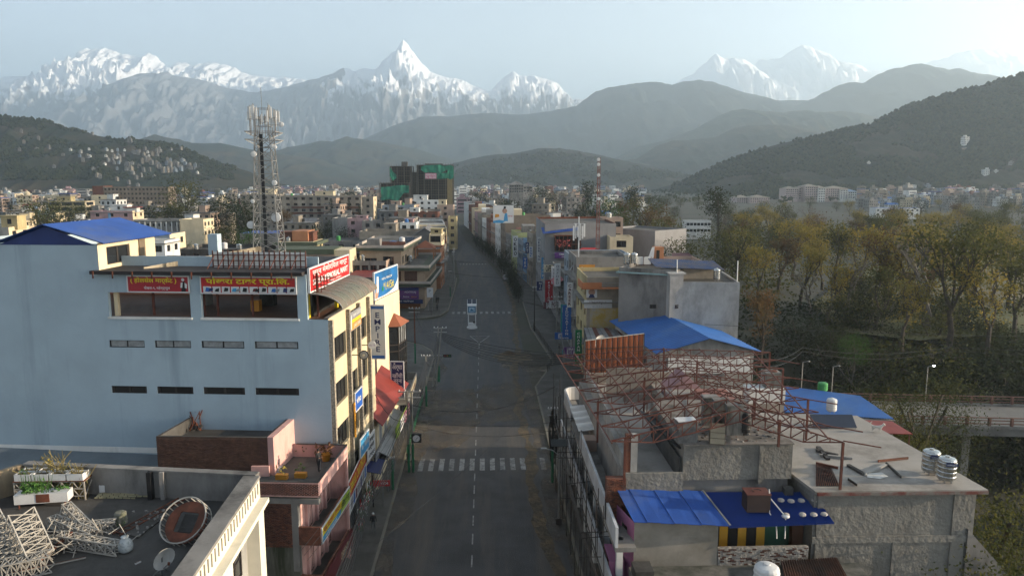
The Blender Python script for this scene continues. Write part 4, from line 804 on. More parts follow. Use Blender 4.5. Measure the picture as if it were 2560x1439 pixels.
# --- white corner building whose roof terrace lies below the camera
ZW = 13.0; oA, oB = AZ(650, 1187, ZW), AZ(482, 1439, ZW); dW = Vector((oB.x-oA.x, oB.y-oA.y, 0)).normalized()
wt = thing('terrace_building', 'white building with a broad weathered roof terrace and lit cornice', 'building')
oA.z = 0; far = oA; near = oA+dW*24; iA = AZ(598, 1190, ZW); L0 = AZ(60, 1160, ZW); Z0 = 11.35
n_w = Vector((dW.y, -dW.x, 0)); n_w = n_w if n_w.x > 0 else -n_w
M_WCOR = mat('cornice_cream', (.76, .71, .58), .85, var=.1, c2=(.48, .43, .34), mixscale=.4, streak=.2, mixat=.63)
b = MB(); inn = lambda k, p: p-n_w*k
b.prism([(far.x, far.y), (near.x, near.y), (inn(.95, near).x, inn(.95, near).y), (inn(.95, far).x, inn(.95, far).y)], ZW-.18, ZW); b.build('cornice_top', M_CONC, wt)
b = MB(); f2 = far-n_w*.06; n2 = near-n_w*.06; b.prism([(f2.x, f2.y), (n2.x, n2.y), (inn(.3, near).x, inn(.3, near).y), (inn(.3, far).x, inn(.3, far).y)], ZW-1.35, ZW-.18); b.build('fascia', M_WCOR, wt)
b = MB(); b.bar((0, 0, 0), (0, 0, -.65), .09); me = b.mesh('fascia_slot', mat('fascia_grey', (.3, .28, .24), .9))
for i in range(46): p = far+dW*(.5+i*.5)-n_w*.05; obj('fascia_slot', me, wt, (p.x, p.y, ZW-.3))
b = MB(); f3, n3 = far+n_w*.45, near+n_w*.45; b.prism([(f3.x, f3.y), (n3.x, n3.y), (inn(.3, near).x, inn(.3, near).y), (inn(.3, far).x, inn(.3, far).y)], ZW-1.6, ZW-1.35); b.build('ledge', M_WCOR, wt)
for k in (0, 6.0, 12, 18):
    c0 = far+dW*k+n_w*.1; c1 = c0+dW*1.1; b = MB(); b.prism([(c0.x, c0.y), (c1.x, c1.y), (c1.x-n_w.x*.9, c1.y-n_w.y*.9), (c0.x-n_w.x*.9, c0.y-n_w.y*.9)], -.1, ZW-1.6); b.build('column', M_WCOR, wt)
    if k < 18:
        a0, a1 = c1-n_w*.75, far+dW*(k+6)-n_w*.65; b = MB(); b.prism([(a0.x, a0.y), (a1.x, a1.y), (a1.x-n_w.x*.2, a1.y-n_w.y*.2), (a0.x-n_w.x*.2, a0.y-n_w.y*.2)], 3.5, ZW-1.6); b.build('recessed_wall', M_GREYW, wt)
        dd = a1-a0; 
        for z in (8.2, 4.6): o = obj('window', UW['tall'], wt, a0+dd*.25+n_w*.05+Vector((0, 0, z)), math.atan2(-dd.y, -dd.x) if False else math.atan2(dd.y, dd.x)+math.pi, scale=(dd.length*.5, 1, 2.2)); o.location = a0+dd*.75+n_w*.05+Vector((0, 0, z))
bk = [(L0.x, L0.y), (inn(.2, far).x, inn(.2, far).y)]
b = MB(); dB = Vector((bk[1][0]-bk[0][0], bk[1][1]-bk[0][1], 0)).normalized(); nB = Vector((-dB.y, dB.x, 0))
b.prism([bk[0], bk[1], (bk[1][0]+nB.x*.35, bk[1][1]+nB.y*.35), (bk[0][0]+nB.x*.35, bk[0][1]+nB.y*.35)], -.1, ZW-.03); b.build('back_parapet', M_CONC, wt)
b = MB(); b.prism([(bk[0][0]-nB.x*.12, bk[0][1]-nB.y*.12), (bk[1][0]-nB.x*.12, bk[1][1]-nB.y*.12), (bk[1][0]+nB.x*.4, bk[1][1]+nB.y*.4), (bk[0][0]+nB.x*.4, bk[0][1]+nB.y*.4)], ZW-.03, ZW+.07); b.build('parapet_coping', M_CONC, wt)
lw = Vector((L0.x-9.0, L0.y-13, 0)); b = MB(); b.prism([(L0.x, L0.y), (L0.x-.3, L0.y+.1), (lw.x-.3, lw.y), (lw.x, lw.y)], -.1, ZW); b.build('side_parapet', mat('sun_warmed_stained', (.33, .26, .17), .92, c2=(.13, .1, .075), mixscale=.5, streak=.3, mixat=.5), wt)  # ochre puts the warm sunlight on this stained wall into its colour
b = MB(); b.add([(L0.x, L0.y, Z0), (lw.x, lw.y, Z0), (lw.x, 12, Z0), (inn(.95, near).x, near.y, Z0), (inn(.95, far).x, far.y, Z0)], [(0, 1, 2, 3, 4)]); b.build('roof', mat('terrace_screed', (.062, .059, .055), .93, var=.3, scale=.6, c2=(.10, .095, .087), mixscale=.28, mixat=.55, bump=.12, bscale=4), wt)
b = MB(); a0, a1 = inn(.95, far), inn(.95, near); b.quad((a1.x, a1.y, Z0), (a0.x, a0.y, Z0), (a0.x, a0.y, ZW-.18), (a1.x, a1.y, ZW-.18)); b.build('cornice_inner', M_CONCD, wt)
for k, u in enumerate((378, 410)):
    p = AY(u, 1175, bk[0][1]-1.2); b = MB(); b.box(p.x-.12, p.x+.12, p.y-.45, p.y+.1, Z0, ZW+.02); b.build('drain_pipe', M_CONC if k else M_BLACK, wt)
T = lambda u, v, h=0.0: AZ(u, v, Z0+h)+Vector((0, 0, 0))
# things lying about on the terrace
def lattice_mast(name, label, a, b_, w, n, mats=M_GALV, r=.035, cat='lattice mast', group=None):
    """a length of square lattice mast from a to b_"""
    a, b_ = Vector(a), Vector(b_); d = (b_-a).normalized(); x = d.cross(Vector((0, 0, 1))).normalized()*(w/2); y = x.cross(d).normalized()*(w/2); t = thing(name, label, cat, a, group=group)
    cs = [x+y, x-y, -x-y, -x+y]; L = (b_-a)
    b = MB()
    for c in cs: b.bar(c, L+c, r*2)
    b.build('chord', mats, t)
    b = MB()
    for i in range(n):
        for k in range(4):
            p, q = cs[k], cs[(k+1) % 4]; b.bar(p+L*(i/n), q+L*((i+1)/n), r*1.4); b.bar(q+L*(i/n), p+L*((i+1)/n), r*1.4); b.bar(p+L*(i/n), q+L*(i/n), r*1.2)
    b.build('bracing', mats, t); return t
M_PALE = mat('pale_galvanised', (.46, .43, .38), .55, metal=.35, var=.15, scale=2)
G = 'scrap lattice masts on the terrace'
def lm(label, u0, v0, h0, u1, v1, h1, w, n): lattice_mast('lattice_mast', label, T(u0, v0, h0), T(u1, v1, h1), w, n, M_PALE, .03, group=G)
lm('upright leaning lattice panel at the near end of the scrap heap', 95, 1400, .3, 45, 1290, 2.1, 1.15, 6)
lm('second leaning lattice panel behind the tall one', 20, 1405, .3, -40, 1295, 2.0, 1.1, 6)
lm('lattice mast lying across the front of the scrap heap', 10, 1425, .4, 130, 1400, .5, .8, 5)
lm('lattice mast with bent end lying towards the white sack', 150, 1345, .5, 300, 1370, .35, .55, 6)
lm('short lattice mast tilted below the rusty cap', 165, 1265, 1.0, 230, 1330, .3, .45, 5)
lm('lattice mast lying flat near the dark slab', 200, 1320, .35, 290, 1310, .3, .5, 5)
lm('lattice mast at the back of the scrap heap', 130, 1300, .5, 235, 1340, .4, .5, 6)
t = thing('scrap_pile', 'loose bent pale rods tangled among the lattice masts', 'scrap', T(150, 1370)); b = MB(); r_ = random.Random(11)
for i in range(110):
    c = Vector((r_.gauss(0, 1.5), r_.gauss(0, .8), r_.uniform(.05, .7))); dv = Vector((r_.gauss(0, 1), r_.gauss(0, .6), r_.gauss(0, .5))).normalized()*r_.uniform(.3, .9); b.bar(c-dv, c+dv, .035)
b.build('rods', M_PALE, t)
b = MB()
for i in range(8):
    pts = [Vector((math.cos(a*.5+i)*(1.2+.25*i*.3), math.sin(a*.5+i)*(.7), .1+.5*abs(math.sin(a*.3+i)))) for a in range(9)]; b.tube(pts, .03, 5)
b.build('cables', M_BLACK, t)
def beam(name, label, p, q, w, m, cat): t = thing(name, label, cat, p); b = MB(); b.bar((0, 0, 0), q-p, w, w*.7); b.build('bar', m, t); b = MB(); dv = (q-p); b.bar((0, 0, w*.36), dv+Vector((0, 0, w*.36)), w*.35, .03); b.build('flange', M_RUST, t)
beam('steel_channel', 'long rusty channel beam leaning over the scrap heap', T(98, 1400, .2), T(180, 1330, .75), .16, M_RUST, 'steel beam')
beam('steel_channel', 'bent rusty channel above the tangled masts', T(205, 1300, .5), T(245, 1328, .2), .14, M_RUST, 'steel beam')
beam('steel_pipe', 'long pale pipe lying along the front of the scrap', T(20, 1434, .1), T(215, 1392, .1), .09, M_PALE, 'pipe')
beam('steel_pipe', 'short white pipe lying on the screed by the sack', T(338, 1408, .06), T(352, 1402, .06), .1, SG['white'], 'pipe')
# planter stand: lattice table with white boxes
ps = thing('planter_stand', 'lattice metal stand carrying white planter boxes by the back parapet', 'stand', T(140, 1240)); b = MB()
for x in (-2.0, -.7, .7, 2.0):
    for y in (-.55, .55): b.bar((x, y, 0), (x, y, 1.15), .07)
for y in (-.55, .55):
    for z in (.25, .7, 1.15): b.bar((-2, y, z), (2, y, z), .06)
    for i in range(12): x = -2+i*.333; b.bar((x, y, .25 if i % 2 else .7), (x+.333, y, .7 if i % 2 else .25), .04); b.bar((x, y, .7 if i % 2 else 1.15), (x+.333, y, 1.15 if i % 2 else .7), .04)
for x in (-2, 2): b.bar((x, -.55, .25), (x, .55, 1.1), .05); b.bar((x, -.55, 1.15), (x, .55, 1.15), .06)
b.build('lattice_frame', M_PALE, ps); b = MB(); b.box(-2.05, 2.05, -.6, .6, 1.15, 1.2); b.build('top', M_RUST, ps)
c = T(140, 1240)
PLAB = ['white planter box at the outer end of the back row on the stand', 'white planter box with tall stalks in the back row on the stand', 'white planter box third in the back row on the stand', 'rust streaked planter box at the street end of the back row', 'white planter box of small seedlings at the outer front of the stand', 'white planter box second in the front row on the stand', 'white planter box of bare soil in the front row', 'white planter box at the street end of the front row']
for i in range(8):
    t = thing('planter', PLAB[i], 'planter', (c.x-1.5+(i % 4)*1.0, c.y+(.3 if i < 4 else -.3), Z0+1.2), 0, 'white planters on the stand')
    b = MB(); b.box(-.44, .44, -.24, .24, 0, .06); b.box(-.46, .46, -.26, -.22, 0, .4); b.box(-.46, .46, .22, .26, 0, .4); b.box(-.46, -.42, -.22, .22, 0, .4); b.box(.42, .46, -.22, .22, 0, .4); b.build('box', SG['white'], t); b = MB(); b.box(-.42, .42, -.22, .22, .06, .32); b.build('soil', M_DIRT, t)
    if i in (1, 2, 4): b = MB(); plant(b, 0, 0, .3, .35, .9 if i == 1 else .35, 26, i, .08); b.build('leaves', M_LEAF2 if i == 1 else M_LEAF, t)
c = T(112, 1262); t = thing('planter', 'long rusty trough on legs with tall green lilies', 'planter', c, R(8), 'white planters on the stand')
b = MB(); b.box(-1.4, 1.4, -.4, .4, .3, .85); b.build('trough', [SG['white']], t); b = MB(); b.box(-.25, .45, -.42, -.4, .35, .84); b.build('rust_patch', M_RUST, t); b = MB()
for x in (-1.2, 1.2):
    for y in (-.3, .3): b.bar((x, y, 0), (x, y, .3), .06)
b.build('legs', M_RUST, t)
b = MB(); plant(b, -.5, 0, .8, .6, .6, 70, 4, .16)
r_ = random.Random(9)
for i in range(60): x, y = r_.uniform(-1.1, .3), r_.uniform(-.3, .3); b.quad((x, y, .8), (x+.05, y, .8), (x+r_.uniform(-.25, .3), y+r_.uniform(-.2, .2), .8+r_.uniform(.6, 1.5)))
plant(b, .9, 0, .8, .45, .25, 40, 8, .12); b.build('lilies', mat('lily_green', (.07, .17, .03), .7, var=.4, scale=5), t)
for i, (u, v, h) in enumerate(((95, 1195, 1.3), (150, 1185, 1.9), (68, 1190, 1.4))):
    p = T(u, v); p = Vector((L0.x+1.2+i*1.3, L0.y-.9-i*.15, Z0)); t = thing('dry_shrub', ['clump of dry yellow stalks behind the stand', 'tall bare stalks rising above the back parapet', 'bare twigs in the terrace corner'][i], 'plant', p, group='dry plants on the terrace'); b = MB(); r_ = random.Random(i)
    for k in range(26): b.tube([(0+r_.gauss(0, .2), r_.gauss(0, .1), 0), (r_.gauss(0, .35), r_.gauss(0, .2), h*r_.uniform(.5, 1)), (r_.gauss(0, .5), r_.gauss(0, .25), h*r_.uniform(1.1, 1.5))], .018, 3)
    b.build('stalks', mat('dry_stalk', (.28, .22, .08), .9), t); b = MB(); plant(b, 0, 0, .2, .45, h*1.3, 40, i+20, .06); b.build('leaves', M_LEAF2, t)
# bamboo poles, crate
c = T(300, 1235)
for i in range(13):
    t = thing('bamboo_pole', 'pale bamboo pole in the loose pile by the back parapet', 'bamboo pole', (c.x-1.2+.03*(i*7 % 5), c.y-.55+i*.085, Z0+.05+.05*(i % 2)), R(-3+1.2*(i % 4)), 'bamboo poles by the parapet'); L = 2.4+.25*(i*5 % 4)
    b = MB(); b.tube([(0, 0, 0), (L*.5, .02, .01), (L, 0, 0)], .045, 6); b.build('cane', mat('bamboo', (.36, .32, .19), .7, var=.25, scale=2), t); b = MB()
    for k in range(5): b.tube([(L*(k+.5)/5-.015, .0, .003), (L*(k+.5)/5+.015, .0, .003)], .053, 6)
    b.build('nodes', M_FRAME, t)
p = T(263, 1232); t = thing('crate', 'small white box standing on the bamboo poles', 'box', p+Vector((0, 0, .15)), .2); b = MB(); b.box(-.25, .25, -.2, .2, 0, .05); b.box(-.25, .25, -.2, -.16, .05, .42); b.box(-.25, .25, .16, .2, .05, .42); b.box(-.25, -.21, -.16, .16, .05, .42); b.box(.21, .25, -.16, .16, .05, .42); b.build('box', SG['white'], t)
# ring cage, ladder, slab, stump, sack, dish
p = T(468, 1345); t = thing('ring_cage', 'large rusty ring cage with a square hatch standing on the terrace', 'ring cage', p+Vector((0, 0, .9)), R(-14)); t.rotation_euler[0] = R(-46)
for y, m in ((-.35, M_PALE), (.3, M_PALE)):
    b = MB(); b.tube([(1.22*math.cos(a*math.pi/18), y, 1.22*math.sin(a*math.pi/18)) for a in range(37)], .04, 6, False); b.build('hoop', m, t)
b = MB()
for a in range(26): c_, s_ = math.cos(a*math.pi/13)*1.22, math.sin(a*math.pi/13)*1.22; b.bar((c_, -.35, s_), (c_, .3, s_), .045)
b.build('rungs', M_PALE, t)
b = MB(); N = 36; o_ = [(1.13*math.cos(a*math.pi/18), 0, 1.13*math.sin(a*math.pi/18)) for a in range(N)]; i_ = []
for a in range(N):
    c_, s_ = math.cos(a*math.pi/18), math.sin(a*math.pi/18); k = .55/max(abs(c_), abs(s_)); i_.append((c_*k, 0, s_*k))
b.v = [*o_, *i_]+[(x, .07, z) for x, y, z in o_+i_]; b.f = [(a, (a+1) % N, N+(a+1) % N, N+a) for a in range(N)]+[(2*N+a, 3*N+a, 3*N+(a+1) % N, 2*N+(a+1) % N) for a in range(N)]+[(N+a, N+(a+1) % N, 3*N+(a+1) % N, 3*N+a) for a in range(N)]; b.m = [0]*len(b.f); b.build('plate', M_RUST, t)
b = MB()
for k in (-.4, -.15, .1, .35): b.bar((-.5, .35, k), (.5, .45, k*.8), .035)
b.box(-.6, .6, .5, .54, -.6, .6)  # dark plate behind the bars stands for the shade inside the hatch
b.build('hatch_bars_and_shade', M_CONCD, t)
t = thing('ladder', 'metal ladder lying flat across the terrace', 'ladder', T(290, 1335, .12)); v = T(455, 1245, .12)-T(290, 1335, .12); b = MB(); s_ = Vector((-v.y, v.x, 0)).normalized()*.24
b.bar(-s_, v-s_, .06); b.bar(s_, v+s_, .06); b.build('rail', M_RUST, t); b = MB(); k_ = int(v.length/.36)
for i in range(k_): b.bar(v*((i+.5)/k_)-s_, v*((i+.5)/k_)+s_, .045)
b.build('rungs', M_RUST, t)
t = thing('concrete_slab', 'dark broken concrete slab under the ladder', 'slab'); b = MB(); P = [T(255, 1325), T(345, 1345), T(410, 1295), T(405, 1282), T(330, 1285)]; b.prism([(p.x, p.y) for p in P], Z0+.004, Z0+.1); b.build('slab', M_CONCD, t); b = MB(); r_ = random.Random(2)
for i in range(60): p = P[r_.randrange(5)].lerp(P[r_.randrange(5)], r_.random()); s_ = r_.uniform(.04, .13); b.box(p.x, p.x+s_, p.y, p.y+s_, Z0+.1, Z0+.1+s_*.7, r_.random())
b.build('chips', M_CONC, t, kind='stuff')
t = thing('stump', 'short mossy concrete stump on the dark slab', 'stump', T(303, 1310)); b = MB(); b.lathe((0, 0, 0), [(.36, 0), (.33, .4), (.31, .68), (.25, .74), (.02, .76)], 9); b.build('block', mat('mossy_block', (.22, .21, .17), .95, c2=(.06, .08, .03), mixscale=1.5, bump=.4), t); b = MB(); plant(b, 0, -.2, 0, .4, .3, 26, 3, .1); b.build('moss', M_LEAF, t)
t = thing('sack', 'white plastic sack with dark print slumped on the terrace', 'sack', T(315, 1378), R(30)); b = MB(); b.sm = True; b.lathe((0, 0, 0), [(.2, 0), (.34, .12), (.36, .35), (.28, .6), (.16, .72), (.2, .82), (.05, .8)], 12); b.build('bag', mat('sack_white', (.52, .55, .55), .6, c2=(.05, .07, .07), mixscale=2.2, mixat=.58, var=.2, scale=4), t)
def dish(label, loc, r, az, el, m=M_WHITEP, group='satellite dishes', pole=.6):
    t = thing('satellite_dish', label, 'satellite dish', loc, az, group); b = MB(); b.sm = True; N = 18; P = []
    for j in range(6):
        k = j/5
        for i in range(N): a = 2*math.pi*i/N; P.append(Vector((r*k*math.cos(a), -.35*r*k*k+.0, r*k*math.sin(a))))
    Rm = Matrix.Rotation(el, 3, 'X'); P = [Rm @ p+Vector((0, 0, pole+r*.6)) for p in P]
    b.add(P, [(j*N+i, j*N+(i+1) % N, (j+1)*N+(i+1) % N, (j+1)*N+i) for j in range(5) for i in range(N)]); b.build('reflector', m, t)
    b = MB(); c = Vector((0, 0, pole+r*.6)); b.bar((0, .15, 0), c, .07); f = Rm @ Vector((0, -r*1.0, -.1*r)); b.bar(c+Rm @ Vector((0, -.3*r, -r*.95)), c+f, .035); b.bar((-.4, .3, 0), c*.5, .05); b.bar((.4, .3, 0), c*.5, .05); b.build('mount', M_GALV, t)
    b = MB(); b.lathe(c+f, [(.05, -.08), (.06, .05), (.01, .08)], 8); b.build('feed', M_RUST, t); return t
dish('pale satellite dish on the roof terrace by the lit cornice', T(408, 1438), .55, R(55), R(10))
# ------------------------------------------------------------------ east side of the street, near part
M_ROUGH = mat('roughcast', (0.235, 0.225, 0.20), 0.95, var=0.12, scale=0.4, c2=(0.17, 0.16, 0.14), mixscale=0.3, bump=.6, bscale=3.4)
M_PALEROOF = mat('pale_roof_screed', (0.36, 0.335, 0.30), 0.9, var=0.14, scale=0.35, c2=(0.20, 0.18, 0.155), mixscale=0.28, mixat=0.57, bump=.06, bscale=4)
# --- white building still under work: street galleries, scaffolding, roof terraces
wb = thing('white_building', 'white street building with curved parapet, scaffolding and a tangle of red roof trusses', 'building')
b = MB(); b.box(9.3, 20.5, 47.2, 71.5, -.1, 9.85); b.build('wall', M_CONC, wb)
b = MB(); b.box(9.31, 20.4, 47.3, 71.4, 9.85, 9.9); b.build('roof', M_PALEROOF, wb)
for z, x, h in ((7.2, 8.0, 1.35), (3.7, 7.75, 1.35)):
    b = MB(); b.box(x, 9.32, 43.0, 74.0, z-.3, z); b.build('gallery_floor', M_CONC, wb)
    b = MB()
    b.box(x, x+.18, 43.0, 60.5 if z > 5 else 74.5, z, z+h)
    if z > 5:
        b.box(x, x+.18, 67.5, 73.0, z, z+h)
        pts = [(x+.09, 73.0)]+[(x+1.2-1.1*math.cos(a), 73+1.3*math.sin(a)) for a in (.3, .6, .9, 1.2, 1.57)]+[(x+2.6, 74.3)]
        for p, q in zip(pts, pts[1:]): b.bar((*p, z+h/2), (*q, z+h/2), .18, h)
    b.build('parapet', mat('white_parapet', (.56, .57, .58), .8, var=.08, c2=(.42, .42, .42), mixscale=.4, streak=.3), wb)
for k in range(4):
    y = 61.0+k*1.65; b = MB(); b.slab([(7.95, y, 8.45), (9.3, y, 8.6), (9.3, y+1.62, 8.75), (7.95, y+1.62, 8.6)], .06)
    for j in range(5): yy = y+.2+j*.3; b.bar((7.95, yy, 8.55), (9.3, yy, 8.72), .07, .05)
    b.build('white_sheet', M_WHITEP, wb)
b = MB(); b.box(8.2, 9.3, 59.4, 60.8, 7.2, 8.2); b.build('pink_block', mat('bare_pink', (.42, .30, .23), .9), wb)
for y in range(44, 74, 5):
    b = MB(); b.box(8.3, 8.7, y, y+.4, 0, 7.2); b.build('column', M_WHITEP, wb)
for y in (45, 50, 55, 60, 65): 
    for z in (4.2, .4): obj('window', UW['black'], wb, (9.26, y+3.2, z), R(-90), scale=(2.6, 1, 2.3))
b = MB(); b.box(9.9, 10.1, 49, 71, 9.9, 11.2); b.box(9.5, 9.9, 48, 56, 9.9, 10.9); b.build('setback_wall', M_GREYW, wb)
b = MB(); b.box(9.3, 9.65, 47.0, 47.35, 9.2, 13.1); b.build('brick_pier', M_BRICK, wb); 
b = MB(); b.box(8.0, 9.3, 46.6, 47.15, 7.2, 10.2); b.build('brick_pier', M_BRICK, wb); brick_courses((8.0, 46.6), (9.3, 46.6), 7.25, 10.15, wb, M_BRICK, out=.03)
b = MB(); b.box(9.3, 13.2, 46.7, 46.95, 9.0, 10.5); b.build('front_parapet', M_ROUGH, wb)
b = MB(); b.box(9.66, 10.1, 46.98, 47.4, 10.0, 13.1); b.build('grey_pier', M_GREYW, wb)
PW_ = [AY(u, v, y) for u, v, y in ((1490, 908, 66), (1583, 905, 66))]
b = MB(); b.box(11.2, 15.4, 66.2, 66.5, 9.9, 12.6); b.box(15.4, 15.7, 62, 66.5, 9.9, 11.0); b.box(10.1, 20.4, 70.8, 71.1, 9.9, 10.9); b.box(12.5, 20, 64.6, 64.9, 9.9, 10.6); b.build('terrace_wall', mat('cream_grey', (.40, .35, .29), .9, var=.1, c2=(.28, .24, .2), mixscale=.3), wb)
# stair house in faded pink with a window, and a dark lean-to
b = MB(); b.box(17.6, 20.2, 56.5, 60, 9.9, 12.4); b.build('stair_house', mat('faded_red_wall', (.30, .11, .085), .9, c2=(.36, .2, .17), mixscale=.4), wb); obj('window', UW['brown'], wb, (17.9, 56.46, 10.7), scale=(1.2, 1, 1.1))
b = MB(); b.add([(16.0, 62.2, 9.9), (19.0, 62.2, 9.9), (19.0, 62.2, 11.6), (17.5, 62.2, 13.0), (16, 62.2, 11.6), (16.0, 65, 9.9), (19.0, 65, 9.9), (19.0, 65, 11.6), (17.5, 65, 13.0), (16, 65, 11.6)], [(0, 1, 2, 3, 4), (9, 8, 7, 6, 5), (1, 6, 7, 2), (2, 7, 8, 3), (3, 8, 9, 4), (0, 4, 9, 5)]); b.build('pink_room', mat('lilac_pink', (.40, .25, .26), .9), wb)
b = MB(); b.box(15.6, 21.5, 60.5, 62.1, 11.6, 11.75); b.build('canopy', M_PALEROOF, wb)
corr((11.6, 55.6, 12.2), (13.2, 55.6, 11.4), (13.9, 47.6, 11.5), (12.9, 47.6, 12.0), 9, .05, mat('black_sheet', (.03, .03, .032), .6), 'dark_roof', wb)
b = MB(); b.box(12.95, 13.1, 47.2, 55.5, 9.9, 11.4); b.build('lean_to_wall', M_CONCD, wb)
# --- roughcast block and the broad pale roof
gb = thing('roughcast_house', 'large roughcast house with a broad pale flat roof and two steel tanks', 'house')
b = MB(); f_ = Pz(10, (2037, 1222), (2443, 1218), (2140, 1045)); p0, p1, p2 = f_; b.add([], [])
pl = [p0, p1, (p1[0]+(p2[0]-p1[0])*1.05, p1[1]+(p2[1]-p1[1])*1.05), (20.6, 61)]
b.prism(pl, -16, 9.8); b.build('wall', M_ROUGH, gb)
b = MB(); o_ = .35; pr_ = [(p0[0]-.1, p0[1]-o_), (p1[0]+.5, p1[1]-o_), (pl[2][0]+.5, pl[2][1]), (20.6, 61.2), (20.6, 50)]; b.prism(pr_, 9.8, 10.0); b.build('roof', M_PALEROOF, gb)
b = MB(); b.box(0, 0, 0, 0, 0, 0) if False else None
b = MB(); b.bar((p0[0], p0[1]-o_-.03, 9.82), (p1[0]+.5, p1[1]-o_-.03, 9.82), .08, .2); b.build('eaves_strip', mat('eaves_red', (.17, .05, .04), .85, c2=(.2, .18, .16), mixscale=1.2, mixat=.5), gb)
dR = Vector((p1[0]-p0[0], p1[1]-p0[1], 0)); 
for s_, w in ((.02, .5), (.86, .9), (.5, .35)):
    a0 = Vector((*p0, 0))+dR*s_; a1 = a0+dR.normalized()*w; b = MB(); b.prism([(a0.x, a0.y-.1), (a1.x, a1.y-.1), (a1.x, a1.y+.1), (a0.x, a0.y+.1)], -10 if s_ != .5 else -10, 9.75 if s_ != .5 else 6.3); b.build('pilaster', M_ROUGH, gb)
b = MB(); b.prism([(p0[0]-.02, p0[1]-.13), (p1[0]+.02, p1[1]-.13), (p1[0]+.02, p1[1]+.1), (p0[0], p0[1]+.1)], 6.3, 6.75); b.build('belt_course', M_ROUGH, gb)
b = MB(); b.box(13.2, 20.6, 46.9, 57, 9.9, 12.35); b.build('upper_wall', M_ROUGH, gb)
b = MB(); b.box(13.15, 20.65, 46.8, 56.9, 12.352, 12.42); b.build('upper_roof', mat('littered_roof', (.15, .13, .11), .95, var=.4, scale=1.2, c2=(.3, .27, .24), mixscale=.4, mixat=.55), gb)
for x in (18.3,): b = MB(); b.box(x, x+.28, 46.78, 46.9, 9.6, 12.3); b.build('pilaster', M_ROUGH, gb)
b = MB(); b.box(20.0, 20.6, 46.4, 46.9, 7.0, 9.4); b.build('return_wall', M_CONCD, gb)
# annexe stepping down at the outer end
b = MB(); b.box(31.6, 34.5, 44.6, 46, -16, 4.0); b.add([(31.6, 44.6, 7.2), (34.3, 44.6, 4.3), (34.3, 44.9, 4.3), (31.6, 44.9, 7.2), (31.6, 44.6, 4.0), (34.3, 44.6, 4.0)], [(0, 1, 2, 3), (0, 4, 5, 1)]); b.build('annexe', M_CONC, gb)
# things on the roofs
def at_roof(u, v, z=10.0): return AZ(u, v, z)
tank('steel', 'shiny steel water tank standing further back on the pale roof', at_roof(2325, 1184), .56, 1.55, 'steel tanks on the pale roof'); tank('steel', 'shiny steel water tank standing nearer the corner of the pale roof', at_roof(2364, 1204), .56, 1.55, 'steel tanks on the pale roof')
for k in range(2):
    p = at_roof(2325 if k == 0 else 2364, 1184 if k == 0 else 1204); t = sign('sign', 'dark blue maker plate on the %s steel tank' % ('farther', 'corner')[k], .75, .22, (p.x-.45, p.y-.60, 10+1.32), R(-8), SG['navy'], [('t', 'hilltake', .1, .9, .3, .75, W)], .02)
tank('white', 'white drum tank on a block beside the solar heaters', at_roof(2078, 1030), .42, 1.1)
for i in range(3): solar(['black solar heater by the truss posts', 'black solar heater in the middle of the row of three', 'black solar heater nearest the pale open roof'][i], AZ(2035+34*i, 1072, 10.0), 1.25, 1.3, R(-4), .6)
tank('black', 'grey drum tank among the old pillars on the littered roof', AZ(1860, 1085, 12.4), .42, 1.5)
t = thing('cabinet', 'grey cabinet wrapped in plastic with a white top on the littered roof', 'cabinet', AZ(1714, 1102, 12.4), R(6)); b = MB(); b.box(-.68, .68, -.4, .4, 0, 1.5); b.build('body', mat('plastic_grey', (.19, .19, .19), .35, c2=(.1, .1, .1), mixscale=1.5, bump=.4), t); b = MB(); b.box(-.72, .72, -.44, .44, 1.5, 1.56); b.build('top', W, t); b = MB(); b.box(.6, .64, -.42, -.38, .1, 1.45); b.build('edge_strip', M_GALV, t)
t = thing('drawer_unit', 'brown chest with three pale drawers left on the littered roof', 'drawers', AZ(1792, 1106, 12.4), R(-14)); b = MB(); b.box(-.5, .5, -.35, .35, 0, 1.25); b.build('body', mat('old_wood', (.12, .085, .055), .8), t)
for k in range(3): b = MB(); b.box(-.47, .47, -.4, -.36, .06+k*.4, .42+k*.4); b.build('drawer', mat('pale_wood', (.36, .31, .22), .7), t)
for i, (u, v, w, h) in enumerate(((1772, 1062, .5, 2.1), (1800, 1075, .55, 2.2), (1832, 1085, .55, 2.1))):
    t = thing('old_pillar', ['stained concrete pillar by the dark opening', 'tallest stained concrete pillar of the three', 'stained concrete pillar beside the drum tank'][i], 'pillar', AZ(u, v, 12.4), group='old pillars on the littered roof'); b = MB(); b.box(-w, w, -w*.6, w*.6, 0, h); b.build('shaft', mat('sooty_concrete', (.22, .21, .19), .95, c2=(.04, .038, .03), mixscale=.9, streak=.3, mixat=.52), t); b = MB(); b.box(-w-.06, w+.06, -w*.6-.06, w*.6+.06, h, h+.1); b.build('cap', M_CONC, t)
q = random.Random(12); t = thing('rubble', 'broken tiles and scraps strewn over the littered roof', 'rubble'); b = MB()
for i in range(150):
    x, y, s_ = q.uniform(13.4, 20.3), q.uniform(47.1, 50.5), q.uniform(.04, .2); b.k = q.randrange(3); b.box(x, x+s_, y, y+s_*.7, 12.42, 12.42+s_*.4, q.uniform(0, 3))
b.build('scraps', [M_BRICK, M_CONC, M_CONCD], t, kind='stuff')
G = 'timber offcuts on the pale roof'
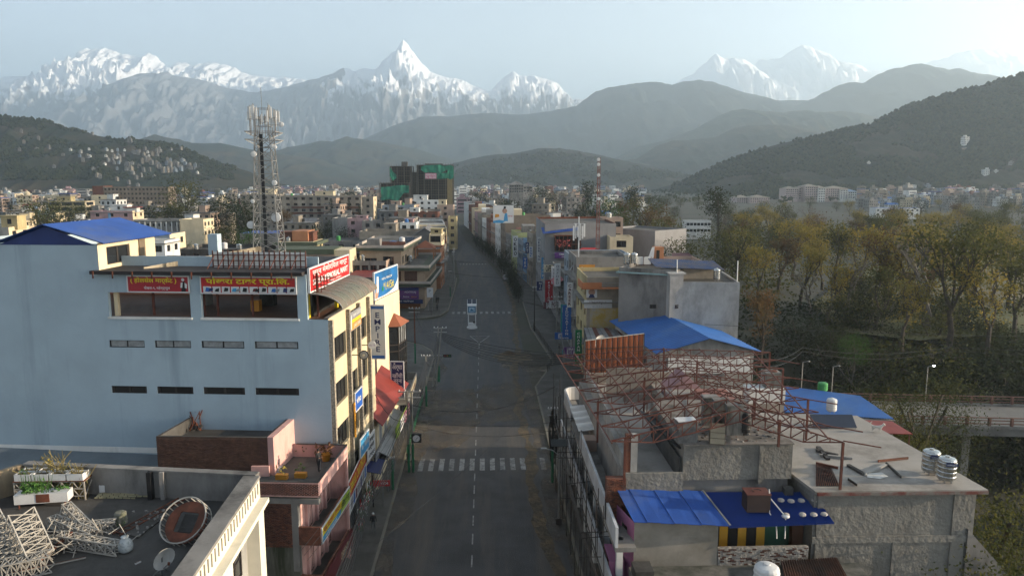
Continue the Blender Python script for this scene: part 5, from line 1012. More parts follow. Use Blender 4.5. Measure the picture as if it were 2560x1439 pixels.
for i, (u0, v0, u1, v1, w, m) in enumerate(((2045, 1120, 2070, 1150, .3, M_FRAME), (2040, 1128, 2095, 1140, .2, M_CONCD), (2050, 1140, 2130, 1148, .22, M_GREYW), (2120, 1165, 2160, 1188, .25, M_CONCD), (2160, 1188, 2215, 1165, .22, M_GREYW), (2195, 1155, 2270, 1147, .08, M_RUST), (2215, 1160, 2252, 1195, .1, M_CONCD), (2040, 1160, 2095, 1172, .12, M_RUST), (2120, 1200, 2142, 1215, .06, M_FRAME))):
    a, c = at_roof(u0, v0), at_roof(u1, v1); t = thing('plank', ['dark board leaning off the upper wall', 'dark board lying along the upper wall', 'grey board lying clear of the wall', 'dark board closing one end of the shallow frame', 'grey board closing the open side of the shallow frame', 'long rusty bar lying on the pale roof', 'thin dark board pointing towards the steel tanks', 'rusty strip beside the open shaft', 'short black rod near the roof front'][i], 'board', a, group=G); b = MB(); b.bar((0, 0, .1), c-a+Vector((0, 0, .1)), w, .16); b.build('board', m, t)
t = thing('sheet_offcut', 'curved white sheet offcut on the pale roof', 'sheet', at_roof(2190, 1190)); b = MB(); b.add([(-.7, -.2, .03), (0, -.5, .05), (.8, -.1, .03), (.6, .4, .12), (-.5, .3, .1)], [(0, 1, 2, 3, 4)]); b.slab([(-.6, -.1, .02), (.6, -.1, .02), (.5, .3, .02), (-.5, .25, .02)], .01); b.build('sheet', M_WHITEP, t)
t = thing('roof_shaft', 'open shaft with bent bars at the edge of the pale roof', 'shaft', (0, 0, 0)); a = [at_roof(u, v) for u, v in ((2040, 1215), (2098, 1215), (2075, 1165), (2040, 1160))]; b = MB(); b.add([(p.x, p.y, 10.012) for p in a], [(0, 1, 2, 3)]); b.build('opening', M_DARK, t); b = MB()  # flat dark sheet on the roof stands for the shaded shaft
for k in range(12): p = a[0].lerp(a[1], k/11); r2 = a[3].lerp(a[2], k/11); b.bar((p.x, p.y, 10.05), (r2.x, r2.y, 10.1), .03)
b.build('bars', M_RUST, t)
# --- red steel roof frame
tf = thing('steel_roof_frame', 'rusty red steel roof frame of open trusses without its sheets', 'roof frame')
NT = 9; L0_, L1_ = AZ(1525, 1102, 13.2), AZ(1392, 889, 13.2); R0_, R1_ = AZ(2108, 1105, 13.2), AZ(1925, 880, 13.2); A0_, A1_ = AY(1850, 1024, 46), AY(1660, 872, 69)
tr = []
for i in range(NT):
    k = i/(NT-1); tr.append((L0_.lerp(L1_, k), A0_.lerp(A1_, k), R0_.lerp(R1_, k)))
for i, (l, a, r) in enumerate(tr):
    nL, nR = 9, 8; dep = .8; b = MB(); w = .058
    up = [l.lerp(a, j/nL) for j in range(nL+1)]+[a.lerp(r, j/nR) for j in range(1, nR+1)]
    lo = []
    for j, p in enumerate(up):
        e = min(j, len(up)-1-j)/3.0; lo.append(p-Vector((0, 0, dep*min(1, e))))
    for p, q_ in zip(up, up[1:]): b.bar(p, q_, w*1.3)
    b.build('top_chord', M_REDOX, tf); b = MB()
    for p, q_ in zip(lo[:-1], lo[1:]):
        b.bar(p, q_, w*1.2)
    b.build('bottom_chord', M_REDOX, tf); b = MB()
    for j in range(1, len(up)-1):
        b.bar(up[j], lo[j], w)
        if j < len(up)-2: b.bar(lo[j], up[j+1], w)
    b.build('web', M_REDOX, tf)
for side in (0, 1):
    for k in range(0, 6):
        t_ = k/6 if side == 0 else 1-k/6
        for f_, e_ in ((0, 1),):
            P0_ = (tr[0][0].lerp(tr[0][1], t_) if side == 0 else tr[0][2].lerp(tr[0][1], t_)); P1_ = (tr[-1][0].lerp(tr[-1][1], t_) if side == 0 else tr[-1][2].lerp(tr[-1][1], t_)); d_ = (P1_-P0_).normalized()
            b = MB(); b.bar(P0_-d_*.6+Vector((0, 0, .07)), P1_+d_*.4+Vector((0, 0, .07)), .07); b.build('purlin', M_REDOX, tf)
for p, zb in ((tr[0][0]+Vector((1.1, .6, 0)), 10.0), (tr[0][2]+Vector((0, 0, 0)), 10.0), (tr[0][1]+Vector((2.8, .3, -.8)), 12.4), (tr[3][2], 10), (tr[6][2], 9.9), (tr[8][2], 9.0), (tr[5][1]+Vector((-3.5, 0, -.9)), 9.9), (tr[8][1], 9.9), (tr[7][1]+Vector((2.5, 0, -.6)), 9.9), (tr[2][1]+Vector((3, 0, -.7)), 10), (tr[3][0]+Vector((1, 0, 0)), 9.9)):
    b = MB(); b.bar((p.x, p.y, zb), (p.x, p.y, p.z), .14); b.build('post', M_REDOX, tf)
for i in range(1, NT, 2):
    r = tr[i][2]; b = MB(); b.bar(r, r+Vector((2.2, -.2, -.35)), .07); b.build('outrigger', M_REDOX, tf)
r = tr[0][2]; b = MB(); b.bar(r+Vector((0, 0, .1)), r+Vector((2.4, -.2, -.3)), .07); b.build('outrigger', M_REDOX, tf)
# the back of a brown hoarding behind the frame
hA, hB, hC = AY(1463, 851, 71.5), AY(1610, 833, 72.5), AY(1463, 945, 71.5); t = thing('hoarding', 'rust brown hoarding seen from behind with dark ribs on the white building', 'hoarding'); b = MB(); zb = hC.z; M_HO = mat('hoarding_rust', (.30, .085, .03), .8, var=.2, scale=.8, c2=(.2, .06, .03), mixscale=.4)
dH = (hB-hA); n_ = Vector((-dH.y, dH.x, 0)).normalized(); NP = 11
for k in range(NP):
    p, q_ = hA.lerp(hB, k/NP), hA.lerp(hB, (k+.94)/NP); b = MB(); b.prism([(p.x, p.y), (q_.x, q_.y), (q_.x+n_.x*.05, q_.y+n_.y*.05), (p.x+n_.x*.05, p.y+n_.y*.05)], zb, lerp(hA.z, hB.z, k/NP)-.02*(k % 2)); b.build('panel', M_HO, t)
b = MB(); o_ = -n_*.1
for k in range(NP+1): p = hA.lerp(hB, k/NP)+o_; b.bar((p.x, p.y, zb), (p.x, p.y, p.z), .06)
for k in range(3): z = zb+.8+k*1.1; b.bar((hA.x+o_.x, hA.y+o_.y, z), (hB.x+o_.x, hB.y+o_.y, z), .06)
b.build('ribs', M_FRAME, t); b = MB(); b.bar(hA, hB, .1, .08); b.bar((hA.x, hA.y, zb), hA, .08); b.bar((hB.x, hB.y, zb), hB, .08); b.build('edge_strip', M_PALE, t); b = MB()
for k in (.1, .5, .9): p = hA.lerp(hB, k)+o_*.5; b.bar((p.x, p.y, 9.5), (p.x, p.y, zb), .12)
b.build('posts', M_RUST, t)
# scaffolding along the street front
sf = thing('scaffold', 'dark pole scaffold standing along the white street front', 'scaffold'); r_ = random.Random(5)
for k in range(10):
    y = 43.5+k*3.05
    for x, h in ((6.75, 9.5+r_.uniform(-1, 1.6)), (7.45, 9.0+r_.uniform(-1, 1.4))): b = MB(); b.tube([(x+r_.uniform(-.08, .08), y, 0), (x+r_.uniform(-.15, .15), y+r_.uniform(-.3, .3), h)], .03, 5); b.build('standard', M_FRAME, sf)
for z in (2.6, 4.6, 6.7, 8.3):
    for x in (6.75, 7.45): b = MB(); b.tube([(x, 43, z+r_.uniform(-.2, .2)), (x, 58, z+r_.uniform(-.3, .3)), (x, 73, z+r_.uniform(-.2, .2))], .03, 5); b.build('ledger', M_FRAME, sf)
for k in range(12): y = 43.5+r_.uniform(0, 29); z = r_.choice((2.6, 4.6, 6.7, 8.3)); b = MB(); b.tube([(6.2+r_.uniform(-.3, .2), y, z), (8.6+r_.uniform(-.3, .6), y+r_.uniform(-.4, .4), z+.05)], .03, 5); b.build('putlog', M_FRAME, sf)
for k in range(5): y = 45+k*5.5; b = MB(); b.tube([(6.7, y, .2), (7.4, y+3.6, 8.8)], .03, 5); b.build('brace', M_FRAME, sf)
# --- blue roofed pink house below
bh = thing('pink_blue_roofed_house', 'pink sided house under a flat blue sheet roof with yellow doors', 'house')
F0, F1, F2 = AZ(1585, 1304, 8.6), AZ(1825, 1314, 8.6), AZ(2086, 1303, 8.6); K0_, K1_, K2_ = AY(1540, 1218, 46.85), AY(1756, 1226, 46.85), AY(2032, 1226, 46.85)
b = MB(); N = 7
for k in range(N):
    a, c = k/N, (k+.985)/N; P = [F0.lerp(F1, a), F0.lerp(F1, c), K0_.lerp(K1_, c), K0_.lerp(K1_, a)]; b = MB(); b.slab([p+Vector((0, 0, .03*(k % 2))) for p in P], .03); b.build('roof_sheet', M_BLUEROOF, bh)
dz = Vector((0, 0, -.08)); corr(F1+dz, F2+dz, K2_+dz, K1_+dz, 56, .045, mat('corrugated_blue', (.022, .065, .30), .45, var=.15, scale=.4), 'corrugated_roof', bh)
b = MB(); b.bar(F1+Vector((.02, 0, .06)), K1_+Vector((.02, 0, .06)), .12, .03); b.build('roof_joint', M_GALV, bh)
xw0, xw1 = F0.x+.1, F1.x-.35; yf = F0.y+.35
b = MB(); facade(b, (xw0, yf), (xw1, yf), -.1, 8.42); b.quad((xw1, yf, 0), (xw1, 46.6, 0), (xw1, 46.6, 8.4), (xw1, yf, 8.4)); b.build('front_wall', mat('mottled_plaster', (.30, .275, .235), .93, var=.15, scale=.7, c2=(.22, .2, .165), mixscale=.5, mixat=.52), bh)
b = MB(); P0_, P1_ = (F0.x-.6, 46.8), (xw0, yf); facade(b, P0_, P1_, -.1, 8.4, [(.9, 1.9, 6.2, 7.6)], .15); b.build('pink_wall', mat('magenta_pink', (.42, .16, .29), .85, var=.1), bh); put_on(bh, UW['black'], P0_, P1_, .9, 6.2, 1.0, 1.4, .1)
for z in (4.2, 1.0): b = MB(); b.box(F0.x-1.3, F0.x-.35, 44.6, 47.0, z, z+1.2); b.build('pink_balcony', MATS['magenta_pink'], bh); b = MB(); b.box(F0.x-1.34, F0.x-1.3, 44.9, 46.8, 4.5, 5.3); b.build('red_panel', SG['crimson'], bh)
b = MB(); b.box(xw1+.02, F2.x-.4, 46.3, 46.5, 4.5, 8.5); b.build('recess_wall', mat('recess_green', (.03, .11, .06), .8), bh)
for k in range(3):
    x = xw1+.1+k*1.25; b = MB(); b.box(x, x+.62, 45.9, 46.28, 5.0, 8.0); b.build('door_leaf', M_DARK, bh); b = MB(); b.box(x+.64, x+1.2, 45.9, 46.28, 5.0, 8.0); b.build('yellow_panel', mat('door_yellow', (.65, .36, .03), .6), bh)
b = MB(); b.box(F2.x-1.5, F2.x-.75, 45.8, 46.28, 4.5, 8.3); b.build('brown_door', mat('brown_door', (.10, .04, .02), .7), bh)
b = MB(); b.box(xw1+.05, F2.x-1.2, yf+.0, yf+.25, 3.0, 6.55); b.build('low_wall', mat('whitewashed_rough', (.34, .32, .29), .95, var=.35, scale=3, bump=.8, bscale=5), bh)
brick_courses((xw1+.05, yf), (F2.x-1.2, yf), 5.3, 6.5, bh, MATS['whitewashed_rough'], .26, .1, .05, seed=3)
b = MB(); b.box(xw0-.3, F2.x+2, yf-2.2, yf-.02, -.1, 5.4); b.build('front_ledge', mat('wet_stained', (.20, .19, .17), .93, c2=(.07, .075, .06), mixscale=.6, streak=.25, mixat=.5), bh)
b = MB(); b.box(xw0-.25, xw0+.9, yf-1.9, yf-.6, 5.4, 6.1); b.build('parapet_block', M_CONCD, bh)
t = thing('box_tank', 'dark brown square water tank on the corrugated blue roof', 'water tank', AZ(1896, 1283, 8.7)+Vector((0, .5, 0)), R(-2)); b = MB(); b.box(-.75, .75, -.55, .55, .1, 1.25); b.build('body', mat('tank_brown', (.05, .03, .025), .6), t); b = MB(); b.box(-.78, .78, -.58, .58, 1.25, 1.32); b.build('lid', mat('tank_lid', (.14, .05, .04), .7), t); b = MB(); b.tube([(.3*math.cos(a*.5), .25*math.sin(a*.5), 1.34) for a in range(9)], .02, 4); b.bar((-.7, -.5, -.15), (.7, -.5, -.15), .06); b.bar((-.7, .5, 0), (.7, .5, 0), .06); b.build('fittings', M_FRAME, t)
for i, (u, v) in enumerate(((1952, 1253), (1977, 1255), (2003, 1254), (2037, 1253), (1965, 1290), (2006, 1289), (2034, 1289), (2060, 1288))):
    p = AZ(u, v, 8.75 if i > 3 else 9.05); t = thing('stone', ['stone', 'rounded stone', 'squarish pale stone', 'pinkish stone'][i % 4]+[' under a wire on the upper row of the blue roof', ' second in the upper row on the blue roof', ' third in the upper row on the blue roof', ' at the outer end of the upper row', ' beside the lamp in the lower row', ' second in the lower row on the blue roof', ' third in the lower row on the blue roof', ' at the outer corner of the lower row'][i], 'stone', p, i*.7, 'stones weighing down the blue roof'); b = MB(); b.lathe((0, 0, 0), [(.14, 0), (.24, .08), (.2, .18), (.06, .22)], 7); b.build('rock', mat('pale_stone', (.42, .39, .35), .9), t)
t = thing('lamp_bracket', 'white pipe frame with a round white lamp over the blue roof edge', 'lamp', (0, 0, 0)); a, c, e_, f_, g_ = AY(1923, 1222, 44.4), AY(1924, 1282, 44.2), AY(1964, 1290, 43.6), AY(1962, 1345, 43.5), AY(1942, 1345, 43.8); b = MB(); b.tube([a, c, AY(1950, 1312, 43.8)], .04, 5); b.tube([a+Vector((0, 0, -.5)), e_], .04, 5); b.tube([e_, f_], .04, 5); b.tube([AY(1940, 1305, 43.8), g_], .04, 5); b.build('frame', W, t); b = MB(); b.sm = True; b.lathe(e_, [(.02, -.1), (.2, -.06), (.26, .02), (.18, .1), (.02, .13)], 12); b.build('lamp', W, t)
tank('white', 'large white ribbed tank at the foot of the mottled wall', AZ(1913, 1500, 5.4), .72, 2.0)
t = thing('rusty_shed', 'shed under rusty corrugated sheets beside the white tank', 'shed'); c = [AZ(u, v, 6.0) for u, v in ((1952, 1400), (2092, 1392), (2140, 1480), (1975, 1490))]
corr(c[3], c[2], c[1], c[0], 24, .05, mat('rusty_sheet', (.12, .05, .03), .85, var=.5, scale=.8, c2=(.045, .03, .025), mixscale=.6), 'roof', t); b = MB(); b.prism([(p.x, p.y) for p in c], 0, 5.9); b.build('wall', M_CONCD, t)
# --- blue gable roof behind the frame
def gable(name, label, poly4, ze, zr, wallm, roofm, end=0, over=.5, wallz=None, gm=None, cat='house', waves=30):
    """poly4: near-left, near-right, far-right, far-left; ridge runs away from the near edge"""
    t = thing(name, label, cat); a, c, d, e_ = [Vector((*p, 0)) for p in poly4]; b = MB(); b.prism([(p.x, p.y) for p in (a, c, d, e_)], -.1, ze, False); b.build('wall', wallm, t)
    m0, m1 = (a+c)/2, (d+e_)/2
    for p, q_, m_ in ((a, c, m0), (d, e_, m1)): b = MB(); b.add([(p.x, p.y, ze), (q_.x, q_.y, ze), (m_.x, m_.y, zr-.1)], [(0, 1, 2)]); b.build('gable', gm or wallm, t)
    ax = (m1-m0).normalized()*over; sd_ = (c-a).normalized()*over; H_ = Vector((0, 0, 1)); dr = H_*((zr-ze)/((c-a).length/2)*over)
    corr(m0-ax+H_*zr, m1+ax+H_*zr, e_+ax-sd_+H_*ze-dr, a-ax-sd_+H_*ze-dr, waves, .03, roofm, 'roof_slope', t); corr(m1+ax+H_*zr, m0-ax+H_*zr, c-ax+sd_+H_*ze-dr, d+ax+sd_+H_*ze-dr, waves, .03, roofm, 'roof_slope', t)
    return t
M_BLUER2 = mat('bright_blue_roof', (.03, .13, .40), .6, var=.18, scale=.4, c2=(.09, .18, .36), mixscale=.12, mixat=.6)
zE = 9.8; a, c = AZ(1650, 876, zE), AZ(1885, 872, zE); apx = AY(1772, 842, (a.y+c.y)/2)
gable('blue_roofed_hall', 'hall with a bright blue gable roof behind the red trusses', [(a.x, a.y), (c.x, c.y), (c.x-1.5, c.y+19), (a.x-2.0, a.y+19)], zE, apx.z, M_GREYW, M_BLUER2, over=.7, cat='hall')
b = MB(); b.box(a.x+1, c.x-.6, a.y-.1, a.y+.0, 7.0, 9.0); b.build('white_band', M_WHITEP, bpy.data.objects['blue_roofed_hall']); 
t = thing('rusty_roofed_shack', 'shack under patched grey and rusty sheets by the brown hoarding', 'shack'); c4 = [AZ(u, v, 8.5) for u, v in ((1472, 862), (1600, 880), (1548, 822), (1460, 818))]
NS = 9
for k in range(NS):
    p, q_, r2, s2 = c4[0].lerp(c4[1], k/NS), c4[0].lerp(c4[1], (k+.97)/NS), c4[3].lerp(c4[2], (k+.97)/NS), c4[3].lerp(c4[2], k/NS); b = MB(); b.slab([v+Vector((0, 0, .05*(k % 3))) for v in (p, q_, r2, s2)], .03); b.build('roof_sheet', [M_GROOF, MATS['rusty_steel'], M_GALV][k*5 % 3], t)
b = MB(); b.prism([(p.x, p.y) for p in c4], 0, 8.4); b.build('wall', M_CONCD, t)
# concrete cistern on the white edge, far blue roof and red canopy
t = thing('cistern', 'square concrete cistern on a white ledge beyond the red trusses', 'cistern'); p = AZ(1935, 968, 10); b = MB(); b.box(p.x-2.6, p.x+.9, p.y-.6, p.y+1.2, 8.6, 10.0); b.build('ledge', M_WHITEP, t); b = MB(); b.box(p.x-.9, p.x+.6, p.y-.3, p.y+1.2, 10.0, 11.5); b.build('tank', M_GREYW, t); b = MB(); b.lathe((p.x, p.y+.4, 11.5), [(.4, 0), (.4, .06), (.05, .1)], 12); b.build('hatch', M_RUST, t)
b = MB(); b.box(p.x-6, p.x+.8, p.y-.7, p.y+4.5, 0, 8.6); b.build('wall', mat('cream_grey2', (.36, .31, .26), .9), t); 
for x in (p.x-4.5, p.x-1.6): obj('window', UW['brown'], t, (x, p.y-.73, 6.6), scale=(1.3, 1, 1.3))
c4 = [AZ(2235, 1048, 6.6), AZ(1955, 1030, 6.6), AZ(1957, 965, 7.6), AZ(2150, 990, 7.6)]
t = thing('blue_roofed_shed', 'long shed under a plain blue roof beside the bridge', 'shed'); corr(c4[0], c4[1], c4[2], c4[3], 44, .03, M_BLUER2, 'roof', t); b = MB(); b.prism([(q_.x, q_.y) for q_ in c4], -10, 6.5); b.build('wall', M_GREYW, t)
tank('green', 'green drum tank behind the long blue roof', AZ(2056, 978, 7.4), .5, .9)
t = thing('canopy', 'dark red sheet canopy beside the tree at the bridge', 'canopy'); c4 = [AZ(u, v, 7.2) for u, v in ((2140, 1048), (2230, 1052), (2282, 1084), (2200, 1082))]; b = MB(); b.slab(c4[::-1], .06); b.build('sheet', M_REDROOF, t); b = MB(); b.bar((c4[2].x-.3, c4[2].y, 0), (c4[2].x-.3, c4[2].y, 7.1), .1); b.bar((c4[1].x-.3, c4[1].y, 0), (c4[1].x-.3, c4[1].y, 7.1), .1); b.build('posts', M_RUST, t)
# --- bridge over the gorge
t = thing('bridge', 'road bridge with red railings crossing the dark gorge', 'bridge'); A_, B_ = Vector((46, 90.5, 0)), Vector((170, 76.5, 0)); d = (B_-A_).normalized(); n = Vector((-d.y, d.x, 0)); wd = 4.6
b = MB(); P = [A_-n*wd, B_-n*wd, B_+n*wd, A_+n*wd]; b.prism([(p.x, p.y) for p in P], -1.0, 0.0); b.build('deck', mat('bridge_deck', (.17, .165, .155), .9), t)
for s_ in (-1, 1):
    b = MB(); e0, e1 = A_+n*s_*wd, B_+n*s_*wd; b.bar(e0+Vector((0, 0, .12)), e1+Vector((0, 0, .12)), .4, .35); b.build('kerb', M_CONC, t)
    for z in (.55, .95, 1.3): b = MB(); b.bar(e0+Vector((0, 0, z)), e1+Vector((0, 0, z)), .12 if z < 1.2 else .2, .1); b.build('rail', mat('railing_red', (.17, .085, .065), .85), t)
    b = MB(); b.box(-.14, .14, -.14, .14, .1, 1.35); me = b.mesh('rail_post', MATS['railing_red'])
    for k in range(40): obj('rail_post', me, t, e0+d*(k*2.6))
for k in (14, 40, 66, 92): p = A_+d*k; b = MB(); b.box(p.x-.5, p.x+.5, p.y-2.5, p.y+2.5, -16, -1); b.build('pier', M_CONC, t)
# white dog on the roof edge
def quadruped(label, loc, rz, s, m):
    t = thing('dog', label, 'dog', loc, rz); bm = bmesh.new(); sk = bm.verts.layers.skin.verify()
    V = {'hip': (-.32, 0, .46, .11), 'mid': (-.05, 0, .45, .12), 'sh': (.22, 0, .47, .13), 'nk': (.36, 0, .6, .08), 'hd': (.46, 0, .7, .085), 'mz': (.6, 0, .66, .045), 't1': (-.45, 0, .55, .03), 't2': (-.5, 0, .75, .035), 't3': (-.38, 0, .85, .025)}
    E_ = [('hip', 'mid'), ('mid', 'sh'), ('sh', 'nk'), ('nk', 'hd'), ('hd', 'mz'), ('hip', 't1'), ('t1', 't2'), ('t2', 't3')]
    for k, y in (('l', .1), ('r', -.1)):
        V.update({'fk'+k: (.24, y, .24, .045), 'ff'+k: (.23, y, .03, .035), 'bk'+k: (-.24, y, .3, .06), 'bh'+k: (-.37, y, .18, .035), 'bf'+k: (-.32, y, .03, .035), 'e'+k: (.43, y*.6, .82, .025)}); E_ += [('sh', 'fk'+k), ('fk'+k, 'ff'+k), ('hip', 'bk'+k), ('bk'+k, 'bh'+k), ('bh'+k, 'bf'+k), ('hd', 'e'+k)]
    return t, skin_body(V, E_, s, m, t)
def skin_body(V, E_, s, mats, parent, root=None, zones=None, name='body'):
    bm = bmesh.new(); sk = bm.verts.layers.skin.verify(); vs_ = {}
    for k, (x, y, z, r) in V.items():
        v = bm.verts.new((x*s, y*s, z*s)); v[sk].radius = (r*s, r*s); vs_[k] = v
    for a, c in E_: bm.edges.new((vs_[a], vs_[c]))
    vs_[root or list(V)[0]][sk].use_root = True
    me = bpy.data.meshes.new(name); bm.to_mesh(me); bm.free(); o = bpy.data.objects.new(name, me); col.objects.link(o)
    o.modifiers.new('skin', 'SKIN'); sb = o.modifiers.new('sub', 'SUBSURF'); sb.levels = 1; sb.render_levels = 1
    dg = bpy.context.evaluated_depsgraph_get(); dg.update(); m2 = bpy.data.meshes.new_from_object(o.evaluated_get(dg)); bpy.data.objects.remove(o)
    m2.materials.clear()
    for m in (mats if isinstance(mats, list) else [mats]): m2.materials.append(m)
    if zones:
        for p in m2.polygons: p.material_index = zones(p.center/s)
    m2.polygons.foreach_set('use_smooth', [True]*len(m2.polygons)); return obj(name, m2, parent)
quadruped('small white dog with curled tail on the edge of the pale roof', AZ(2192, 1080, 10.0), R(-25), 1.0, mat('dog_white', (.62, .58, .52), .9))
# ------------------------------------------------------------------ houses of the middle distance, each placed and described on its own
PAL = {'white': M_WHITEP, 'cream': M_CREAM, 'pink': mat('house_pink', (.46, .30, .30), .88, c2=(.34, .23, .22), mixscale=.3, streak=.3, mixat=.6), 'beige': mat('house_beige', (.36, .31, .245), .9, c2=(.19, .165, .13), mixscale=.22, streak=.35, mixat=.55), 'grey': M_GREYW, 'conc': M_CONC, 'brick': M_BRICK, 'yellow': mat('house_yellow', (.52, .42, .22), .88, c2=(.36, .29, .16), mixscale=.3, streak=.3, mixat=.6),
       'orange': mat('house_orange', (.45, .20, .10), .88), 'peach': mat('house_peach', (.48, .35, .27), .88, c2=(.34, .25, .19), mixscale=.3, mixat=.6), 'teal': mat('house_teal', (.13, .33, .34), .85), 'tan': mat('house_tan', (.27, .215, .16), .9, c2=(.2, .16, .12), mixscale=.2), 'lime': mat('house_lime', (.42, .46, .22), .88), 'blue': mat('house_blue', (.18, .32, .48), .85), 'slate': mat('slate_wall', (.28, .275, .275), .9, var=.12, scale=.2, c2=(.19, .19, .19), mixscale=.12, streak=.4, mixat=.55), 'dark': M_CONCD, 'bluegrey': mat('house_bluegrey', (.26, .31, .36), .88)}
RF = {'c': M_ROOFC, 'p': M_PALEROOF, 'd': M_CONCD, 'b': M_BLUEROOF, 'r': M_REDROOF}
TK = ('steel', 'black', 'green', 'steel', 'white', 'steel', 'blue')
_tn = 0
def mid(short, label, u0, u1, v, z, depth, wall, wins=2, st='brown', storeys=3, parapet=.7, roof='c', side=None, sw=2, band=None, head=None, tanks=0, rot=0, v1=None, group=None, ww=1.5, wh=1.35, sedge=1, cat='house', z0=-.1):
    """front edge seen from u0 to u1 with its roof line at v; roof height z"""
    global _tn
    p, q = AZ(u0, v, z), AZ(u1, v1 or v, z); poly = rect((p.x, p.y), (q.x, q.y), depth); rows = [z-3.1*k+.75 for k in range(1, storeys+1) if z-3.1*k+.75 > z0+.5]
    W_ = []
    if wins: W_.append((0, rows, wins, ww, wh, st))
    if sw: W_.append((sedge, rows, sw, ww, wh, st))
    ed = {sedge: PAL[side]} if side else None
    t = building(short.replace(' ', '_'), label, cat, poly, z-parapet, PAL[wall], RF[roof], wins=W_, parapet=parapet, edges=ed, slabs=[(z-parapet-.25, .3, .22)] if band else None, slabm=PAL[band] if band else None, group=group, z0=z0)
    c = [(poly[0][0]+poly[2][0])/2, (poly[0][1]+poly[2][1])/2]; d = (Vector((*poly[1], 0))-Vector((*poly[0], 0))); a = math.atan2(d.y, d.x)
    if head:
        w, h, m = head[:3]; f = head[3] if len(head) > 3 else .5; cx_ = poly[0][0]+d.x*f-d.normalized().y*depth*.5; cy2 = poly[0][1]+d.y*f+d.normalized().x*depth*.5
        b = MB(); b.box(cx_-w/2, cx_+w/2, cy2-depth*.22, cy2+depth*.22, z-parapet, z+h, a); b.box(cx_-w/2-.3, cx_+w/2+.3, cy2-depth*.22-.3, cy2+depth*.22+.3, z+h, z+h+.18, a); b.build('stair_head', PAL[m], t)
        o = obj('window', UW['dark'], t, (cx_-.5, cy2-depth*.22-.03, z+h*.25), a, scale=(1, 1, h*.5))
    for i in range(tanks):
        k = TK[_tn % 7]; _tn += 1; f = (i+.6)/(tanks+.6); x = poly[0][0]+d.x*f-d.normalized().y*depth*(.25+.3*(i % 2)); y = poly[0][1]+d.y*f+d.normalized().x*depth*(.25+.3*(i % 2))
        tank(k, '%s drum tank on the roof of the %s' % (k, short) + ('' if i == 0 else ', further along' if i == 1 else ', last of three'), (x, y, z-parapet), .65, 1.5)
    return t, poly
def boxon(t, poly, f0, f1, g0, g1, z0, z1, m, name='roof_room'):
    a, b_, c, d = [Vector((*p, 0)) for p in poly]; P = lambda f, g: a.lerp(b_, f).lerp(d.lerp(c, f), g); b = MB(); b.prism([tuple(P(f, g)[:2]) for f, g in ((f0, g0), (f1, g0), (f1, g1), (f0, g1))], z0, z1); b.build(name, m, t)
t, pl = mid('pink villa', 'pink villa with blue trimmed brown windows behind the blue gable roof', 225, 331, 527, 17, 9, 'pink', 3, 'brown', 4, .6, side='cream', band='conc', head=(7, 2.2, 'white', .6), tanks=1)
b = MB(); m_ = Vector((*pl[1], 0)).lerp(Vector((*pl[0], 0)), .55); b.box(m_.x-.5, m_.x+.5, m_.y-.12, m_.y+.1, 4, 16.2); b.build('blue_trim', PAL['blue'], t); boxon(t, pl, .75, 1.1, .1, .6, 18.2, 18.5, M_REDROOF, 'red_roof'); boxon(t, pl, .8, 1.05, .2, .5, 16.4, 18.2, M_WHITEP)
mid('yellow school', 'yellow three storey school block with grid windows above the pink villa', 120, 212, 503, 17, 10, 'yellow', 3, 'grid', 5, .5, side='cream', band='conc', head=(8, 2.4, 'yellow', .35), ww=7, wh=1.9, sw=1, cat='school')
mid('cream stair block', 'plain cream block joined to the yellow school', 228, 268, 488, 18.5, 9, 'cream', 1, 'dark', 4, .4, sw=1)
mid('edge house', 'grey house with a lit cream side at the very edge of the photo', -40, 21, 568, 18, 8, 'grey', 0, 'dark', 2, .7, side='cream', head=(4, 2.6, 'yellow', .8))
mid('white house', 'white house with wide terrace at the far edge above the trees', -30, 36, 484, 16, 12, 'white', 4, 'brown', 3, .7, side='cream', tanks=2)
t, pl = mid('domed house', 'cream house with a small dome and orange pillars', 40, 80, 488, 16.5, 8, 'cream', 3, 'brown', 3, .8, side='peach', band='orange'); p = Vector((*pl[0], 0)).lerp(Vector((*pl[2], 0)), .5); b = MB(); b.sm = True; b.lathe((p.x, p.y, 16), [(2.2, 0), (2.2, 1.5), (2.0, 2.4), (1.4, 3.2), (.5, 3.7), (.1, 4.6)], 14); b.build('dome', PAL['cream'], t)
mid('blue shed', 'small shed with a strong blue roof below the long school', 93, 122, 486, 14, 9, 'white', 2, 'brown', 2, 0, roof='b', sw=1)
t, pl = mid('teal house', 'teal house under pale blue sheets among the trees', 22, 75, 527, 12, 9, 'teal', 3, 'brown', 2, 0, sw=1); corr(*[Vector((*pl[k], z)) for k, z in ((0, 12.1), (1, 12.1), (2, 14), (3, 14))], 20, .04, mat('pale_blue_sheet', (.28, .38, .46), .6, var=.2), 'sheet_roof', t)
t, pl = mid('long school', 'long brown school block with a row of small windows and brick end', 258, 420, 467, 24, 12, 'tan', 17, 'brown', 5, .5, band='beige', ww=1.4, cat='school', sw=1); boxon(t, pl, -.17, 0, .0, 1, 0, 24.6, M_BRICK, 'brick_end')
t, pl = mid('colonnade block', 'grey two storey block with a row of white columns', 333, 448, 549, 15.5, 10, 'grey', 8, 'black', 3, .6, side='cream', ww=1, wh=1.0, band='dark')
for k in range(9): p = Vector((*pl[0], 0)).lerp(Vector((*pl[1], 0)), (k+.2)/8.6); b = MB(); b.box(p.x-.18, p.x+.18, p.y-.5, p.y-.14, 5, 14.7); b.build('column', M_WHITEP, t)
mid('ochre end house', 'ochre house with broken top storey beside the colonnade', 450, 508, 548, 16, 9, 'cream', 0, 'black', 2, .8, side='cream', sw=3)
